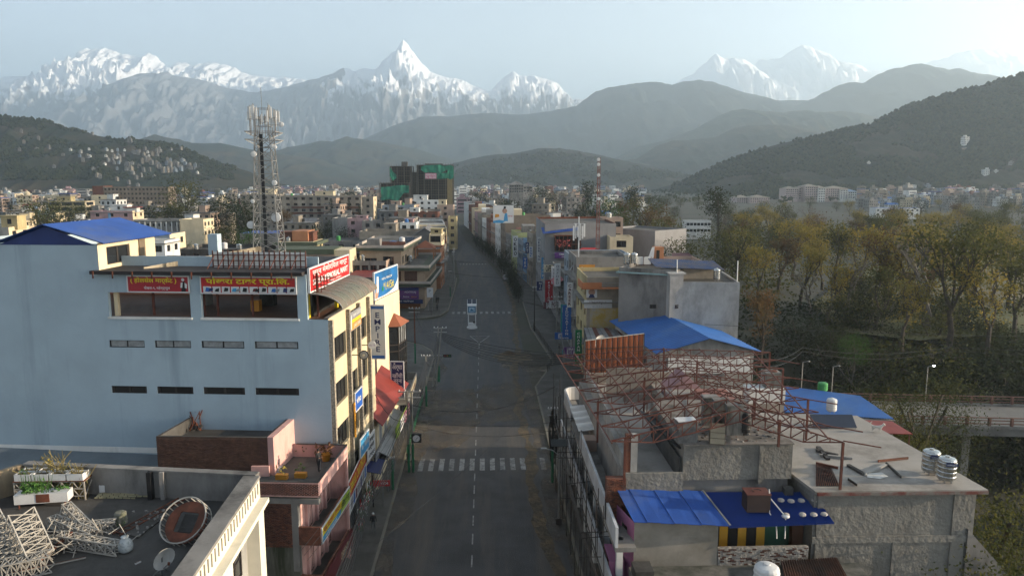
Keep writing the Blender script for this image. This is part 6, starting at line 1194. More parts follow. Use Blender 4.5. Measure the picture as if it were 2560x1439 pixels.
mid('grey shack', 'grey shack with lit doorway in front of the ochre house', 473, 512, 572, 11, 5, 'conc', 2, 'black', 2, .3, sw=1)
mid('white balcony house', 'white house with railed balcony behind the tower block', 345, 411, 602, 17, 7, 'white', 2, 'dark', 4, .5, side='white', band='conc'); mid('white upper house', 'white and cream house peeping over the balcony house', 330, 424, 585, 17.5, 8, 'bluegrey', 2, 'dark', 2, .6, side='cream')
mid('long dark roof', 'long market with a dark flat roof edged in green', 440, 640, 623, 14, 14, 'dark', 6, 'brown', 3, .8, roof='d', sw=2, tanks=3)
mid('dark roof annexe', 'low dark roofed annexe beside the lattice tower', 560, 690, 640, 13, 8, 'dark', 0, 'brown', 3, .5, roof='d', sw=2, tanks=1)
t, pl = mid('blue roofed godown', 'godown with a bright blue sheet roof behind the lattice tower', 600, 706, 583, 13, 12, 'conc', 0, 'dark', 2, 0, roof='b', sw=1)
t, pl = mid('green banded house', 'cream house with a wide dark green roof band and yellow porch', 694, 783, 604, 15, 9, 'cream', 3, 'brown', 3, .7, side='yellow', band='dark', head=(8, 2.0, 'brick', .45), tanks=2); boxon(t, pl, -.1, 1.15, -.15, 1.05, 14.2, 14.9, M_GREENW, 'green_fascia'); boxon(t, pl, .35, .8, .2, .9, 15, 17.4, PAL['orange'], 'orange_room')
t, pl = mid('green banded hall', 'long hall with dark green fascia and a lit ochre end behind the white billboard', 690, 836, 627, 14, 8, 'peach', 0, 'brown', 3, .8, roof='d', sw=0); boxon(t, pl, -.02, 1.0, -.06, 1.0, 13.3, 14.4, M_GREENW, 'green_fascia'); boxon(t, pl, 1.0, 1.26, .0, .9, 5, 14.2, PAL['cream'], 'lit_end')
t, pl = mid('apartment block', 'long weathered apartment block with brick lower storeys beyond the lattice tower', 690, 902, 489, 20.5, 12, 'beige', 11, 'brown', 5, .6, band='conc', head=(10, 2.2, 'cream', .55), tanks=3, ww=2); 
for k in (1, 2): boxon(t, pl, .18, .99, -.035, -.006, 20.5-3.1*(k+1)-.6, 20.5-3.1*(k+1)+.3, M_BRICK, 'brick_band')
mid('flat block', 'grey flat block joined to the apartments behind the lattice tower', 600, 690, 486, 20.5, 12, 'beige', 5, 'dark', 5, .6, band='conc', head=(9, 3, 'cream', .7), tanks=2)
t, pl = mid('sandstone tower', 'tall bare cream tower house with a sunlit side by the apartments', 905, 933, 492, 20.5, 10, 'beige', 1, 'black', 5, .3, side='cream', sw=1)  # cream side against beige front puts sunlight and shade into the wall colours
mid('salmon house', 'salmon pink flat house behind a grey wall among the dark trees', 868, 923, 546, 14.5, 7, 'pink', 2, 'brown', 2, .6, side='pink', head=(4, .8, 'pink', .6)); mid('grey yard house', 'plain grey house joined to the salmon house', 830, 868, 545, 14.3, 9, 'grey', 0, 'dark', 2, .4, sw=0)
t, pl = mid('weathered hall', 'wide weathered plaster hall with a yellow patch above the grey gable', 898, 1072, 578, 13.5, 12, 'beige', 0, 'black', 2, .7, head=(3.6, 2.0, 'beige', .42), side='cream', sw=0)
p = Vector((*pl[0], 0)).lerp(Vector((*pl[1], 0)), .76); b = MB(); b.box(p.x-1.4, p.x+1.7, p.y-.05, p.y-.01, 8.6, 11.6); b.build('yellow_patch', mat('yellow_patch', (.45, .34, .10), .9, c2=(.3, .26, .2), mixscale=.8), t)
for f, w in ((.62, 2.0), (.70, .9)): p = Vector((*pl[0], 0)).lerp(Vector((*pl[1], 0)), f); obj('window', UW['black'], t, (p.x, p.y-.05, 8.6 if w < 1 else 10.2), 0, scale=(w, 1, 1.2))
mid('orange porch house', 'narrow house with an orange gable porch and broken shutters at the street', 1073, 1103, 585, 14, 10, 'cream', 1, 'black', 3, .3, head=(3.2, 1.2, 'yellow', .5), ww=3, wh=1.8, side='cream')
P = [AZ(u, v, 10.5) for u, v in ((918, 640), (1012, 640))]; gable('gabled_shed', 'grey gabled shed with open front behind the corner building', [tuple(P[0][:2]), tuple(P[1][:2]), (P[1].x, P[1].y+14), (P[0].x, P[0].y+14)], 10, 13.6, M_CONC, M_GROOF, over=.6, cat='shed')
tank('blue', 'bright blue drum tank beside the grey gabled shed', AZ(983, 622, 13), 1.0, 1.7); tank('black', 'black drum tank near the blue one', AZ(1001, 615, 13), .6, 1.2)
mid('white terrace house', 'bright white house with roof terrace below the netted tower', 1029, 1098, 500, 17.5, 9, 'white', 4, 'dark', 3, .6, roof='p', head=(8, 2.6, 'white', .3), tanks=1, side='peach')
mid('stained house', 'long stained house with washed out walls below the green net', 955, 1035, 513, 16, 9, 'bluegrey', 4, 'dark', 3, .6, head=(5, 2, 'peach', .4), tanks=2, side='cream')
mid('brick parapet house', 'house with brick parapets and drum tanks in front of the white terrace', 985, 1094, 530, 15, 10, 'brick', 5, 'dark', 3, .9, head=(4, 1.6, 'white', .45), tanks=3)
mid('beige corner house', 'beige house with one green edge by the far bend', 1093, 1133, 512, 16, 9, 'peach', 1, 'dark', 3, .5, head=(4, 2.5, 'cream', .3)); mid('yellow corner house', 'small yellow house standing at the bend of the street', 1120, 1141, 541, 14, 6, 'yellow', 1, 'brown', 4, .4, side='yellow', sw=1)
P = [AZ(u, v, 12.5) for u, v in ((1025, 592), (1100, 592))]; gable('hipped_house', 'house with a worn grey hipped roof and a red ridge edge', [tuple(P[0][:2]), tuple(P[1][:2]), (P[1].x, P[1].y+16), (P[0].x, P[0].y+16)], 12.3, 15.2, PAL['conc'], M_GROOF, over=.5)
mid('plaster house', 'pale plaster house between the hall and the hipped roof', 1000, 1040, 556, 14.5, 8, 'white', 2, 'dark', 3, .5, head=(3, 1, 'pink', .5), tanks=1); mid('red edged house', 'low house with red roof edging before the stained house', 905, 985, 552, 14, 9, 'conc', 3, 'dark', 2, .5, tanks=2, roof='d', side='peach')
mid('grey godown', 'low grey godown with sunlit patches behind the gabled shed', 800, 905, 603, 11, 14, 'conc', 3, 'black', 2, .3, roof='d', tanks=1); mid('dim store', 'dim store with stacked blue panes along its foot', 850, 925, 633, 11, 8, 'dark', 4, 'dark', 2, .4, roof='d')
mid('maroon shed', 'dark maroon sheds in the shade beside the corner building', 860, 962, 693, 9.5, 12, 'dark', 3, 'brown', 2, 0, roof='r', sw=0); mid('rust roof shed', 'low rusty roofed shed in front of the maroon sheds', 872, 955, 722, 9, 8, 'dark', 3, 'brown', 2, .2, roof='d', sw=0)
for i, u in enumerate((892, 908, 924)): solar(['bluish solar panel behind the cream building', 'second bluish solar panel behind the cream building', 'bluish solar panel nearest the corner building'][i], AZ(u, 664, 10), 1.7, 1.2)
mid('terrace row', 'row of low terraces behind the awning of the tower block', 880, 965, 652, 11.5, 12, 'conc', 4, 'brown', 2, .6, roof='d', tanks=2, side='peach')
# --- the corner building of the crossing, cream with dark green bands
zc = 13.5; p, q = AZ(962, 690, zc-4.2), AZ(1087, 690, zc-4.2); c0, c1 = Vector((-29.2, 172.5, 0)), Vector((-14.2, 171, 0)); c2_, c3_ = Vector((-13.2, 198, 0)), Vector((-29, 199, 0))
cb = thing('corner_building', 'cream corner building with dark green bands, terraces and shop boards at the crossing', 'building'); PL = [tuple(v[:2]) for v in (c0, c1, c2_, c3_)]
hh = lambda a, b_, f: [a*k for k in ()]
w0 = [(.9, 5.2, 6.2, 8.6), (6.8, 9.6, 6.2, 8.6), (10.4, 13.4, 6.2, 8.6), (1.0, 4.0, 10.2, 11.6), (5.4, 8.0, 9.9, 12.0)]; L = (c1-c0).length
b = MB(); facade(b, PL[0], PL[1], -.1, 9.3, [h for h in w0 if h[2] < 9], .3)
we = [(1.2+2.4*k, 2.7+2.4*k, 6.3, 8.4) for k in range(10)]; facade(b, PL[1], PL[2], -.1, 9.3, we, .25); facade(b, PL[2], PL[3], 0, 9.3); facade(b, PL[3], PL[0], 0, 9.3)
up = [PL[0], (c0.lerp(c1, .64).x, c0.lerp(c1, .64).y), (c3_.lerp(c2_, .7).x, c2_.y), PL[3]]
facade(b, up[0], up[1], 9.3, zc, [h for h in w0 if h[2] > 9 and h[1] < 9.4], .25); facade(b, up[1], up[2], 9.3, zc, [(2, 4, 10, 11.8), (6, 8, 10, 11.8)], .2); b.build('wall', mat('corner_cream', (.50, .37, .25), .88, c2=(.38, .28, .19), mixscale=.3, mixat=.6), cb)
for h in w0: put_on(cb, UW['shut' if h[2] < 9 else 'brown'], PL[0], PL[1], h[0], h[2], h[1]-h[0], h[3]-h[2], .2)
for h in we: put_on(cb, UW['brown'], PL[1], PL[2], h[0], h[2], h[1]-h[0], h[3]-h[2], .2)
for z, pl2, e in ((9.0, PL, 1.3), (zc, up, .8), (5.3, PL, 1.5)):
    P_ = ccw(pl2); b = MB(); cx_ = sum(p[0] for p in P_)/4; cy2 = sum(p[1] for p in P_)/4; ex = [(x+e*(1 if x > cx_ else -1), y+e*(1 if y > cy2 else -1)) for x, y in P_]; b.prism(ex, z-.15, z+.5); b.build('green_band', mat('band_green', (.075, .09, .06), .85), cb); b = MB()
    for p_, q_ in zip(ex, ex[1:]+ex[:1]): b.bar((*p_, z+.85), (*q_, z+.85), .12, .6)
    b.build('parapet', mat('parapet_cream', (.5, .44, .38), .88), cb)
b = MB(); b.prism(ex, 5.86, 5.88) if False else b.box(-28, -15, 173, 197, 9.51, 9.53); b.build('roof', M_ROOFC, cb); b = MB(); b.prism(up, zc+.505, zc+.52); b.build('upper_roof', M_ROOFC, cb)
b = MB(); b.box(-28, -25, 176, 180, zc+.5, zc+2.2); b.build('stair_head', PAL['conc'], cb); b = MB(); b.box(-24.5, -19, 176, 176.2, zc+.5, zc+1.6); b.build('brick_screen', M_BRICK, cb)
t = thing('roof_pavilion', 'small orange tiled pavilion on the corner building terrace', 'pavilion'); b = MB(); P = [(-18.2, 190), (-13.0, 190), (-13.0, 196), (-18.2, 196)]; b.add([(*p, 12.2) for p in P]+[(-15.6, 193, 14.0)], [(0, 1, 4), (1, 2, 4), (2, 3, 4), (3, 0, 4), (3, 2, 1, 0)]); b.build('roof', MATS['terracotta_roof'], t); b = MB()
for p in P: b.bar((p[0]+.3*(1 if p[0] < -15 else -1), p[1], 9.5), (p[0]+.3*(1 if p[0] < -15 else -1), p[1], 12.2), .3)
b.build('posts', PAL['orange'], t)
solar('black solar panels on the corner building roof', (-22, 188, zc+.5), 4, 2, 0, .5); tank('steel', 'steel drum tank on the corner building roof', (-18.5, 180, 9.6), .7, 1.6); tank('white', 'white drum tank on the corner building upper roof', (-20.4, 182, zc+.5), .7, 1.5)
sg = lambda name, label, f0, f1, z0, z1, base, marks, border=None: sign(name, label, (c1-c0).length*(f1-f0), z1-z0, (c0.lerp(c1, f0).x, c0.lerp(c1, f0).y-1.75, z0), math.atan2(c1.y-c0.y, c1.x-c0.x), base, marks, .08, border)
sg('sign', 'lilac and white shop board on the corner building', .28, .60, 4.9, 6.8, SG['pink'], [('r', 0, 1, 0, .5, W), ('t', 'FASHION POINT', .05, .9, .6, .9, W), ('t', 'AKNC', .05, .8, .1, .4, SG['navy'])])
sg('sign', 'purple board reading ADITRAJ on the corner building', .62, .92, 2.3, 5.0, SG['purple'], [('r', 0, 1, .75, 1, SG['navy']), ('t', 'ADITRAJ', .25, .85, .5, .7, W), ('t', 'home', .2, .5, .15, .3, W), ('t', 'decor', .6, .9, .15, .3, SG['orange'])])
sg('sign', 'long black board with white script over the corner shop', .05, .98, 1.3, 2.25, SG['navy'], [('t', 'न आज पोखरा स्टोर्स', .3, .85, .3, .8, W)])
sg('sign', 'blue board low on the shaded side of the corner building', -.32, .02, 4.7, 5.5, SG['blue'], [('t', 'LIBRARY', .2, .8, .3, .7, W)])
sg('poster', 'black and white portrait poster beside the purple board', .53, .60, 3.1, 4.3, W, [('d', .5, .6, .3, SG['grey']), ('p', [(.15, .05), (.85, .05), (.7, .4), (.3, .4)], SG['black'])])
b = MB(); b.box(-27, -15.2, 170.9, 171.1, 0, 1.3); b.build('orange_shutters', mat('orange_shutter', (.26, .10, .03), .8, var=.3, scale=1.5), cb)
sign('sign', 'white sign plate on a pole at the crossing corner', 1.4, 2.2, (-13.3, 166.5, 3.2), 0, W, [('t', 'P', .3, .7, .5, .8, SG['grey'])], .08, legs=3.2)
# --- the tower under construction, wrapped in green netting
YN = 520.0; t = thing('netted_tower', 'concrete tower under construction wrapped in torn green netting', 'building'); M_RAW = mat('raw_concrete', (.115, .105, .095), .95, var=.25, scale=.3, c2=(.07, .063, .055), mixscale=.15, mixat=.5); M_NET = mat('green_net', (.02, .22, .13), .8, var=.35, scale=.25)
nx_ = lambda u: AY(u, 450, YN).x; nz = lambda v: AY(1040, v, YN).z
for (u0, u1, vt, fl) in ((976, 1028, 415, 9), (1028, 1042, 430, 8), (1042, 1132, 412, 9), (952, 1026, 457, 5)):
    x0, x1, zt = nx_(u0), nx_(u1), nz(vt); dpt = 22 if u0 != 1028 else 16; yo = 0 if u0 not in (1028, 952) else (4 if u0 == 1028 else -8)
    b = MB(); hgt = (zt-8)/fl
    for k in range(fl+1): z = 8+k*hgt; b.box(x0, x1, YN+yo, YN+yo+dpt, z-.25, z)
    b.build('floor_slab', M_RAW, t); n_ = max(2, int((x1-x0)/4.2)); b = MB()
    for i in range(n_+1):
        x = lerp(x0+.3, x1-.3, i/n_)
        for y in (YN+yo+.2, YN+yo+7, YN+yo+dpt-.4): b.box(x-.3, x+.3, y-.2, y+.4, 0, zt)
    b.build('columns', M_RAW, t); b = MB(); b.box(x0+1, x1-1, YN+yo+3, YN+yo+dpt-2, 0, zt-.5); b.build('core', M_DARK, t)
    b = MB()
    for i in range(n_*3+1): x = lerp(x0-.5, x1+.5, i/(n_*3)); b.bar((x, YN+yo-1.2, 6), (x, YN+yo-1.2, zt+1.2), .12)
    for k in range(fl*2): z = 8+k*hgt/2; b.bar((x0-.5, YN+yo-1.2, z), (x1+.5, YN+yo-1.2, z), .1)
    b.build('scaffold_poles', mat('bamboo_dark', (.16, .12, .07), .9), t)
def net(pts, y, seed):
    """hanging cloth with folds: pts = list of (u, v_top, v_bottom)"""
    b = MB(); n = 28; m = 8
    for i in range(n+1):
        u = lerp(pts[0][0], pts[-1][0], i/n); vt, vb = pline([(p[0], p[1]) for p in pts], u), pline([(p[0], p[2]) for p in pts], u)
        for j in range(m+1): vv = lerp(vt, vb, j/m); q_ = AY(u, vv, y); b.v.append((q_.x, y-1.5+.9*fbm(u*.11, vv*.05, seed), q_.z))
    b.f = [(i*(m+1)+j, i*(m+1)+j+1, (i+1)*(m+1)+j+1, (i+1)*(m+1)+j) for i in range(n) for j in range(m)]; b.m = [0]*len(b.f); b.sm = True; b.build('net', M_NET, t)
net([(1053, 417, 425), (1062, 414, 432), (1080, 413, 431), (1100, 412, 434), (1112, 415, 428), (1124, 414, 420)], YN, 1); net([(1062, 436, 447), (1085, 434, 448), (1110, 432, 447), (1130, 431, 444)], YN, 4)
net([(1119, 414, 446), (1127, 413, 449), (1134, 416, 444)], YN-2, 7); net([(975, 416, 440), (983, 430, 452), (992, 437, 445)], YN-1, 9); net([(953, 468, 500), (975, 466, 498), (995, 463, 503), (1010, 463, 482), (1023, 464, 482)], YN-10, 12)
b = MB(); b.box(nx_(1118), nx_(1131), YN-1.3, YN-1.2, 10, nz(445)); b.build('yellow_netting', mat('ochre_net', (.25, .19, .09), .9), t); b = MB(); b.box(nx_(1062), nx_(1106), YN+2, YN+14, nz(411), nz(409)); b.box(nx_(1003), nx_(1017), YN+4, YN+9, nz(415), nz(404)); b.build('roof_forms', M_RAW, t)
p = AY(1063, 447, YN-3.4); q = AY(1091, 433, YN-3.4); sign('banner', 'pink and white banner hung on the green netting', q.x-p.x, q.z-p.z, p, 0, SG['pink'], [('t', 'APARTMENT FOR SALE', .05, .95, .55, .9, W, .02), ('t', 'Ph. 061-522', .05, .95, .1, .45, W, .02)], .1)
# --- the eastern row, standing along the pavement
def rowx(y): return pline([(60, 15), (165, 15.2), (185, 14.2), (220, 11.2), (272, 6.2), (320, .8), (362, -3.8), (440, -9.5), (600, -26), (760, -50)], y)
def rowb(short, label, y0, y1, z, wall, depth=11, wins=3, st='dark', storeys=4, **kw):
    x0, x1 = rowx(y0), rowx(y1); k = 3.1; poly = [(x0, y0), (x0+depth, y0), (x1+depth, y1), (x1, y1)]; rows = [z-.6-k*i+.75 for i in range(1, storeys+1) if z-.6-k*i+.75 > 2]
    fw = kw.get('front', 0); W_ = [(3, rows, wins, 1.7, 1.5, st)]+([(0, rows, fw, 1.5, 1.4, st)] if fw else []); W_.append((3, [.3], max(1, wins-1), 2.8, 2.4, 'gshut'))
    t = building(short.replace(' ', '_'), label, 'house', poly, z-.6, PAL[wall], RF[kw.get('roof', 'c')], wins=W_, parapet=.6, edges={0: PAL[kw['fw']]} if 'fw' in kw else None, slabs=[(zz-.9, .7, .15) for zz in rows[::2]] if kw.get('bal') else None, slabm=M_CONC)
    if 'head' in kw: w, h, m = kw['head']; b = MB(); b.box(x0+2, x0+2+w, y0+1.5, y1-1.5, z-.6, z+h); b.build('stair_head', PAL[m], t)
    global _tn
    for i in range(kw.get('tanks', 0)): kk = TK[_tn % 7]; _tn += 1; tank(kk, '%s drum tank on the roof of the %s' % (kk, short)+('' if i == 0 else ', set behind'), (x0+depth*(.4+.25*i), y0+2+1.6*i, z-.6), .6, 1.4)
    return t, poly
rowb('yellow walled house', 'stained yellow house with balconies above the white Global board', 108.5, 121, 15.4, 'yellow', 7.6, 3, 'dark', 4, fw='beige', bal=1)
rowb('orange sign house', 'grey house with a row of brown verandas behind the orange board', 122, 133, 17.0, 'conc', 9, 3, 'brown', 4, bal=1)
rowb('street house', 'narrow white house with blue parapet beside the orange sign house', 133.4, 141, 16.4, 'bluegrey', 11, 2, 'dark', 4, fw='beige', bal=1); rowb('red awning house', 'dark shop house with a red sloping awning half way along the row', 141.4, 151, 12, 'dark', 11, 3, 'dark', 3, fw='conc', bal=1, roof='d')
rowb('railed terrace house', 'shop house with a black railed roof terrace below the grey bank', 151.3, 166, 11.4, 'conc', 12, 4, 'dark', 3, bal=1, roof='d')
g0 = AZ(1345, 548, 19.5); g1 = AZ(1515, 538, 19.5); bank = building('grey_bank', 'big slate grey block with blank wall and two banners high up', 'building', [(g0.x, 168), (g0.x+16.5, 169.5), (g0.x+17.5, 200), (g0.x, 198)], 19.2, PAL['slate'], M_ROOFC, wins=[(3, (4, 7.5, 11), 6, 2, 1.8, 'dark')], parapet=.5, capm=M_RUST)
gx = g0.x; b = MB(); b.box(gx+2.2, gx+8.2, 167.6, 167.95, 13.6, 17.0); b.build('loggia_shade', M_DARK, bank); b = MB()  # dark slab behind the posts stands for the shaded recess
for k in range(7): b.box(gx+2.2+k*.95, gx+2.35+k*.95, 167.3, 167.45, 13.6, 17.0)
b.box(gx+2, gx+8.4, 167.2, 167.5, 15.0, 15.15); b.box(gx+2, gx+8.4, 167.0, 167.9, 17.0, 17.2); b.build('loggia_posts', M_RUST, bank)
c4 = [(gx-.6, 166.5, 17.6), (gx+8, 166.5, 18.4), (gx+8, 172, 19.6), (gx-.6, 172, 18.6)]; corr(*c4, 18, .05, M_BLUEROOF, 'blue_canopy', bank)
sign('banner', 'purple school banner with a yellow end on the grey bank', 7.6, 1.35, (gx+2.2, 167.4, 11.9), R(5), SG['purple'], [('r', .72, 1, 0, 1, SG['yellow']), ('t', 'TIMES INTERIOR', .12, .7, .5, .85, W), ('t', 'decorators', .2, .66, .15, .35, W)], .08); sign('banner', 'pale pink banner with a dark red roundel below the purple one', 5, 1.5, (gx+2.1, 167.5, 9.6), R(5), mat('banner_pale', (.55, .38, .40), .6), [('t', 'ENTRANCE PREP', .08, .6, .5, .75, SG['maroon']), ('d', .88, .5, .7, SG['crimson'])], .08)
e0, e1 = AZ(1512, 569, 16.5), AZ(1638, 577, 16.5); building('grey_annexe', 'lower slate grey block with a blank wall beside the bank', 'building', rect((e0.x, e0.y), (e1.x, e1.y), 14), 16.0, PAL['slate'], M_ROOFC, parapet=.5)
mid('rooftop peach house', 'peach house with roof rooms on top of the grey annexe', 1505, 1558, 544, 20, 7, 'peach', 2, 'dark', 2, .5, tanks=1, roof='p')
mid('cream window house', 'cream house with one dark window in front of the slate wall', 1525, 1583, 592, 17, 6, 'cream', 1, 'dark', 3, 1.2, side='cream', sedge=3, ww=2.2, wh=1.5, sw=0); mid('veranda house', 'low house with a grey sheet veranda beside the cream window house', 1452, 1526, 590, 15.6, 6, 'beige', 3, 'brown', 3, .4, sw=1, sedge=3)
P = [AZ(u, 645, 13.2) for u in (1436, 1512)]; t = thing('red_pavilion', 'white rooftop pavilion under a bright red hipped roof', 'pavilion'); a, c = P; dq = 5; b = MB(); b.box(a.x+.8, c.x-.5, a.y+.3, a.y+dq, 9, 13.9); b.build('wall', M_WHITEP, t); b = MB(); b.add([(a.x-.3, a.y-.6, 13.9), (c.x+.5, a.y-.6, 13.9), (c.x+.5, a.y+dq+.6, 13.9), (a.x-.3, a.y+dq+.6, 13.9), (a.x+2, a.y+2.4, 15.2), (c.x-1.6, a.y+2.4, 15.2)], [(0, 1, 5, 4), (1, 2, 5), (2, 3, 4, 5), (3, 0, 4), (3, 2, 1, 0)]); b.build('roof', mat('bright_red_roof', (.40, .03, .03), .6), t)
for k in range(5): obj('door', UW['white'], t, (a.x+1.4+k*1.05, a.y+.25, 11.3), 0, scale=(.8, 1, 2.2))
# concrete blocks facing the camera beyond the blue hall
zg = 16.2; p, q = AZ(1678, 704, zg), AZ(1850, 706, zg); gcb = building('concrete_block', 'tall raw grey concrete block with blank wall beyond the blue gable roof', 'building', rect((p.x, p.y), (q.x, q.y), 12), zg-.3, mat('raw_grey', (.46, .44, .41), .92, var=.15, scale=.3, c2=(.22, .21, .195), mixscale=.22, streak=.5, mixat=.56, bump=.06), M_ROOFC, wins=[(3, (6, 10.5), 1, 1.8, 2.2, 'black')], parapet=.3)
b = MB(); b.box(p.x-.2, p.x+1.6, p.y-.25, p.y+2.0, 4, 17.2); b.box(p.x-.4, p.x+1.9, p.y-.4, p.y+2.1, 17.2, 17.4); b.build('stair_shaft', MATS['raw_grey'], gcb); b = MB(); b.box(p.x+2.2, q.x-1.2, p.y+4, p.y+8, 16, 17.6); b.build('roof_rooms', PAL['beige'], gcb)
corr((p.x-1.5, p.y+2.5, 17.9), (q.x-1.0, p.y+2.5, 17.5), (q.x-.8, p.y+8, 18.1), (p.x-1.5, p.y+8, 18.5), 30, .05, mat('worn_blue_sheet', (.10, .14, .26), .8, c2=(.24, .2, .17), mixscale=.5, mixat=.52), 'worn_roof', gcb)
for x, z, w, h in ((p.x+.55, 12.6, .45, .5), (p.x+.6, 9.7, .4, .4)): obj('window', UW['brown'], gcb, (x, p.y-.28, z), 0, scale=(w, 1, h))
b = MB(); b.tube([(q.x-.05, p.y-.05, 3), (q.x-.05, p.y-.05, 19)], .07, 6); b.tube([(p.x+.7, p.y-.1, 17.4), (p.x+.7, p.y-.1, 19.2)], .07, 6); b.build('vent_pipes', M_WHITEP, gcb)
tank('steel', 'steel drum tank under the worn blue sheet roof', (q.x-2.2, p.y+2.0, 16.0), .45, 1.5)
z2 = 17.6; p2, q2 = AZ(1548, 668, z2), AZ(1663, 676, z2); b2 = building('weathered_block', 'weathered grey block with a pale turquoise ledge and steel tanks', 'building', rect((p2.x, p2.y), (q2.x+1.6, q2.y), 10), z2-.6, M_CONC, M_ROOFC, wins=[(3, (5, 9, 13), 2, 1.5, 1.8, 'dark')], parapet=.6, slabs=[(z2-.75, .35, .18)], slabm=mat('turquoise_ledge', (.32, .45, .43), .8))
for x, z in ((q2.x-2.0, 12.4), (q2.x-2.2, 8.9)): obj('window', UW['black'], b2, (x, q2.y-.05, z), 0, scale=(.9, 1, .55))
b = MB(); b.tube([(q2.x+.9, q2.y-.15, 4), (q2.x+.9, q2.y-.15, 15)], .07, 5); b.tube([(p2.x+1.2, p2.y-.1, 13), (p2.x+3.2, p2.y-.1, 11.7), (p2.x+6.5, p2.y-.1, 11.6)], .06, 5); b.build('pipes', M_GALV, b2)
tank('steel', 'steel drum tank on the turquoise ledged block', AZ(1567, 664, z2-.5), .5, 1.7); tank('steel', 'second steel drum tank on the turquoise ledged block', AZ(1585, 664, z2-.5), .5, 1.7)
for i in range(2): t = thing('water_heater', ['pale panel cabinet on the turquoise ledged block', 'second pale panel cabinet beside the steel tanks'][i], 'panel', AZ(1600+i*17, 663, z2-.5)); b = MB(); b.box(-.5, .6, -.1, .25, .1, 1.25); b.build('panel', M_WHITEP, t); b = MB(); b.box(-.55, .65, -.12, -.1, .08, .14); b.box(-.55, -.5, -.12, .25, 0, 1.3); b.box(.6, .65, -.12, .25, 0, 1.3); b.build('frame', M_RUST, t)
mid('peach terraces', 'peach terraced house stepping down behind the turquoise ledged block', 1640, 1758, 652, 15.4, 8, 'peach', 2, 'dark', 2, .8, roof='p', sw=1, sedge=3); t = thing('maroon_roof', 'low house with a maroon sheet roof at the edge of the trees', 'house'); c4 = [AZ(u, v, 14.6) for u, v in ((1680, 648), (1745, 650), (1722, 632), (1680, 632))]; corr(*c4, 20, .04, mat('maroon_sheet', (.12, .03, .035), .7), 'roof', t); b = MB(); b.prism([(v.x, v.y) for v in c4], 0, 14.5); b.build('wall', PAL['beige'], t)
t = thing('orange_stair_room', 'small orange topped stair room with a white cloth by the grey annexe', 'stair room'); p = AZ(1646, 640, 15.5); b = MB(); b.box(p.x-.8, p.x+1.0, p.y, p.y+2, 8, 17.2); b.build('wall', PAL['orange'], t); b = MB(); b.box(p.x-.4, p.x+.2, p.y-.05, p.y-.01, 15.0, 16.6); b.build('door', M_DARK, t); b = MB(); b.slab([(p.x-2.0, p.y-.4, 15.2), (p.x-1.0, p.y-.5, 15.2), (p.x-.8, p.y-.2, 17.3), (p.x-1.3, p.y-.2, 17.2)], .03); b.build('cloth', SG['white'], t)
# rest of the eastern row towards the bend
specs = [('washed wall house', 'narrow house with a washed out beige wall next to the bank', 200, 211, 15, 'beige', 9), ('blue pier house', 'narrow blue fronted shop house in the eastern row', 212, 219, 12.5, 'blue', 9), ('lime house', 'cream and lime house with a long row of windows in the eastern row', 233, 246, 13, 'lime', 11), ('grey shop', 'grey shop house between the blue pier and the lime house', 220, 232, 11.5, 'bluegrey', 12), ('tan block', 'tall blank tan block carrying the face billboard', 262, 276, 17, 'tan', 16),
         ('shop terrace', 'row of shop fronts under the tan block', 247, 261, 11, 'conc', 12), ('white slab house', 'white house with slab balconies in the far eastern row', 277, 292, 12.5, 'white', 10), ('rust roof house', 'house with a rusty roof in the far eastern row', 293, 306, 12, 'peach', 10), ('old brick house', 'brick shop house near the bend of the street', 307, 322, 13, 'brick', 10), ('pale bend house', 'pale house standing just before the bend', 323, 340, 12, 'white', 11), ('bend house', 'beige house standing at the bend', 341, 360, 13.5, 'beige', 12), ('pink bend house', 'pink house just past the bend', 361, 384, 13, 'pink', 12), ('far row house', 'cream house further along past the bend', 386, 412, 14, 'cream', 12), ('far brick house', 'brick house past the bend', 414, 442, 14.5, 'brick', 12), ('last row house', 'white house at the end of the visible street', 445, 480, 15, 'white', 13)]
for i, s in enumerate(specs): rowb(s[0], s[1], s[2], s[3], s[4], s[5], s[6], 3+i % 2, ('dark', 'brown', 'white')[i % 3], 4, bal=i % 2, front=1 if i in (2, 5) else 0, tanks=i % 3, roof='cdp'[i % 3], head=(4, 2.0, ('cream', 'brick', 'conc', 'white')[i % 4]))
p = AZ(1233, 554, 17); q = AZ(1283, 552, 17); sign('billboard', 'white billboard with a smiling face and blue waves on the tan block', q.x-p.x, 5.3, (p.x, p.y, 17.0-.4), 0, W, [('p', [(0, 0), (.45, 0), (.6, .1), (.3, .18), (0, .12)], SG['sky']), ('p', [(.5, .1), (.72, .1), (.68, .55), (.58, .6)], SG['sky']), ('d', .56, .68, .75, SG['skin']), ('p', [(.48, .6), (.52, .95), (.64, .92), (.6, .8), (.53, .8)], SG['black']), ('p', [(.08, .3), (.3, .35), (.28, .5), (.1, .5)], SG['orange']), ('t', 'oral care', .72, .95, .35, .45, SG['red'])], .3, None, 'billboard')
